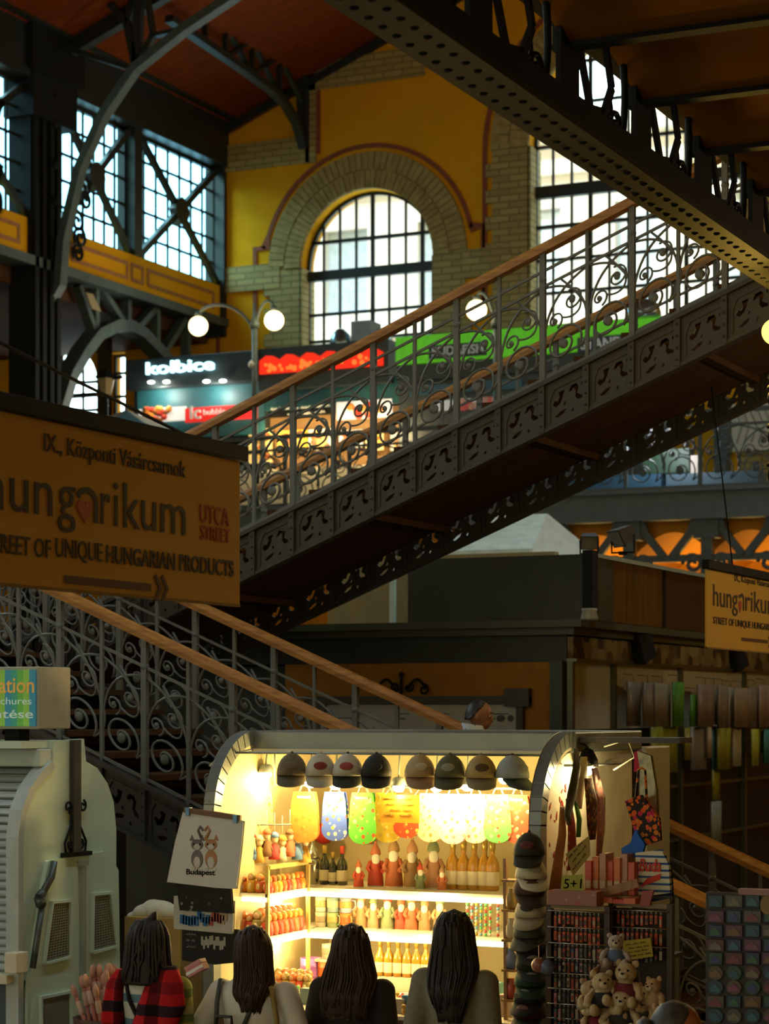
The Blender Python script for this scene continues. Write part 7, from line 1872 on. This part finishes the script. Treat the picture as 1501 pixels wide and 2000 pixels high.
# 1: plaid shawl
loc, h = stand_at(296, 11.0, 1800)
p1, f1, k1 = person('person wearing a red and black plaid shawl over a striped shirt, far left', loc, h, -.05, bands('striped_shirt', [(.55,.56,.5),(.55,.56,.5),(.10,.20,.24)], 'Z', .125), JEANS, None,
    sleeves=bands('green_plaid', [(.40,.36,.08),(.16,.22,.06),(.45,.42,.16)], 'Z', .12, .9, 'X', [(1,1,1),(.6,.7,.5)]))
def bob(m):
    rings = []; N = 18; rd_ = random.Random(2); n = 44
    for i in range(N+1):
        t = i/N; z = 1.685-.34*t; d = 1.685-z
        q_ = sqrt(max(0, 1-max(0,(.13-d)/.13)**2)) if d < .13 else 1
        rx = .006 + (.104+.026*min(1,max(0,(d-.12)/.2)))*q_; ry = .006+(.096+.01*t)*q_; cy = -.016-.02*t
        rings.append([(rx*cos(a)*(1+.03*sin(11*a+3*t)), min(cy+ry*sin(a)*(1+.025*sin(17*a)), .04 if d > .05 else 9), z) for a in [2*pi*j/n for j in range(n)]])
    m.loft(rings)
    for j in range(30):
        a = pi*.98 + pi*1.04*j/29 + rd_.uniform(-.05,.05); dr = rd_.uniform(-.35,.35); pts = []; rr = []
        for i in range(1, N+1, 2):
            t = i/N; ring = rings[i]; p_ = Vector(ring[int(((a+dr*t)/(2*pi)*n) % n)]); c_ = sum((Vector(q_) for q_ in ring), Vector())/n
            pts.append(c_ + (p_-c_)*(1.03+.03*rd_.random())); rr.append(.012*(1-.5*t))
        m.tube(pts, rr, 6)
    m.tube([(.02,-.03,1.66),(.03,-.02,1.70),(.045,-.03,1.715)], [.03,.018,.004], 8); return m
m = bob(MB()); f1(m).build('hair', DARK, p1, local=True)
PLAID = bands('red_plaid', [(.45,.012,.015),(.03,.012,.015),(.45,.012,.015),(.25,.01,.012)], 'Z', .22, .95, 'X', [(1,1,1),(.25,.25,.25),(.9,.9,.9)])
def drape(path, wd, th, nm):
    m = MB(); rings = []
    for (x, y, z), w_ in zip(path, wd):
        rings.append([(x + w_*cos(a)*(1+.06*sin(5*a+z*20)), y + th*sin(a)*(1+.3*sin(4*a+z*9)), z) for a in [2*pi*j/24 for j in range(24)]])
    m.loft(rings); f1(m).build(nm, PLAID, p1, local=True, smooth=0)
drape([(-.14,-.03,1.41),(-.155,-.06,1.34),(-.175,-.075,1.22),(-.19,-.085,1.05),(-.20,-.085,.88),(-.20,-.08,.80)], [.04,.065,.065,.06,.06,.05], .06, 'shawl_end')
drape([(.12,-.03,1.44),(.14,-.085,1.36),(.14,-.125,1.25),(.11,-.14,1.12),(.07,-.135,1.03),(.06,-.125,.99)], [.05,.105,.14,.135,.09,.05], .05, 'shawl_end')
drape([(-.17,.0,1.385),(0,-.085,1.372),(.15,-.02,1.40)], [.02,.03,.02], .03, 'shawl_neck') if False else None
m = MB().tube([(-.10,-.09,1.38),(-.05,-.135,1.27),(.03,-.14,1.14),(.09,-.12,1.0)], .011, 7); f1(m).build('bag_strap', BLACK, p1, local=True)
e = A(383,1888,10.75); pk1 = T('pink_carton', 'small pink and white carton held up beside the plaid shawl', 'carton', (e[0], e[1], e[2]-.04))
m = MB(); m.box((-.05,-.03,-.035),(.05,.03,.0)); m.box((-.05,-.03,.0),(.05,.03,.022)); 
M_ = Matrix.Translation(Vector(e)) @ Matrix.Rotation(-.5, 4, 'Y')
m.xf(M_); m.build('box', mat('carton_pink', (.55,.22,.2), .5), pk1, .003)
m = MB().box((-.052,-.032,-.022),(.052,-.029,-.008)); m.xf(M_); m.build('white_stripe', WHITE, pk1)
# man on the stairs, head bowed
p_ = A(930, 1400, 14.35); uz = zl(p_[0])
tread_z = max(zl(p_[0]-.15), zl(p_[0]+.15)) - .07
p5, f5, k5 = person('dark-haired person coming down the stairs behind the stall roof, in profile', (p_[0], p_[1], tread_z), (EYE+(HY-1374)/FPX*14.35)-tread_z+.02, -1.35, spots('shirt_blue_white', (.55,.62,.66), [(.08,.14,.25),(.6,.6,.6)], 40, .3), BLKT, short_hair(), hairm=mat('hair_near_black', (.012,.009,.007), .5), skin=mat('skin_brown', (.27,.12,.055), .5), bow=.12)
m = MB(); m.loft([ell((0,-.01,1.38),.085,.08), ell((0,-.02,1.43),.088,.088), ell((0,-.03,1.475),.10,.095), ell((0,-.03,1.47),.09,.086), ell((0,-.01,1.40),.07,.07)], caps=False); f5(m).build('collar', MATS['shirt_blue_white'], p5, local=True)
# grey-haired head at the bottom right
loc, h = stand_at(1318, 8.0, 1957)
person('grey-haired person with hair tied back, only the head showing at the bottom right', loc, h, -1.0, mat('coat_dark', (.03,.03,.03), .9), BLKT, short_hair((.0,-.115,1.56)), hairm=grain('hair_grey', (.085,.08,.07), (.03,.028,.025), 'Z', .5, 10), skin=mat('skin_tan', (.33,.13,.05), .5))

# ================================================================ details belong to the part they sit on
RULES = {'pupil':('eye',), 'nose':('muzzle',), 'button':('crown',), 'emblem':('crown',), 'letters':('lettered_block','crown','red_panel'), 'paper_label':('glass_body',),
 'beard':('head',), 'hem':('coat',), 'mesh':('grille_frame',), 'grille_back':('grille_frame',), 'print':('sheet','packet'), 'zip':('bag_body',), 'band':('cup',), 'picture':('charm','panel'),
 'relief':('base',), 'glass':('housing',), 'grille':('cabinet',), 'window_panes':('facade',), 'glowing_letters':('fascia',), 'spotlight':('fascia',), 'writing':('card','panel'),
 'kitten_print':('cloth',), 'black_lettering':('cloth',), 'city_print':('cloth',), 'white_print':('cloth',), 'red_script':('cloth',), 'red_swoosh':('cloth',), 'lettering':('cloth',), 'heading':('cloth',),
 'heart':('cloth',), 'strapline':('cloth',), 'red_lettering':('cloth',), 'arrow':('cloth',), 'dots':('red_panel',), 'door_gap':('body',), 'red_motifs':('side_wall',), 'food_picture':('white_panel',),
 'orange_word':('striped_face',), 'pale_words':('striped_face',), 'face':('headscarf',), 'trim_band':('cloth',), 'drawn_lines':('panel',), 'rivet':('flange_plate',), 'white_stripe':('box',), 'lock_box':()}
def base_(o): return o.name.split('.')[0]
def num_(o): return int(o.name.split('.')[1]) if '.' in o.name else 0
KIDS = {}
for o in bpy.data.objects:
    if o.parent is not None and o.parent.parent is None: KIDS.setdefault(o.parent.name, []).append(o)
for kids in KIDS.values():
    kids.sort(key=num_); seen = {}
    for c in kids:
        for tgt in RULES.get(base_(c), ()):
            hosts = [h for h in kids if base_(h) == tgt and h is not c]
            if hosts:
                i = seen.get(base_(c), 0); seen[base_(c)] = i + 1
                c.parent = hosts[i % len(hosts)]; break
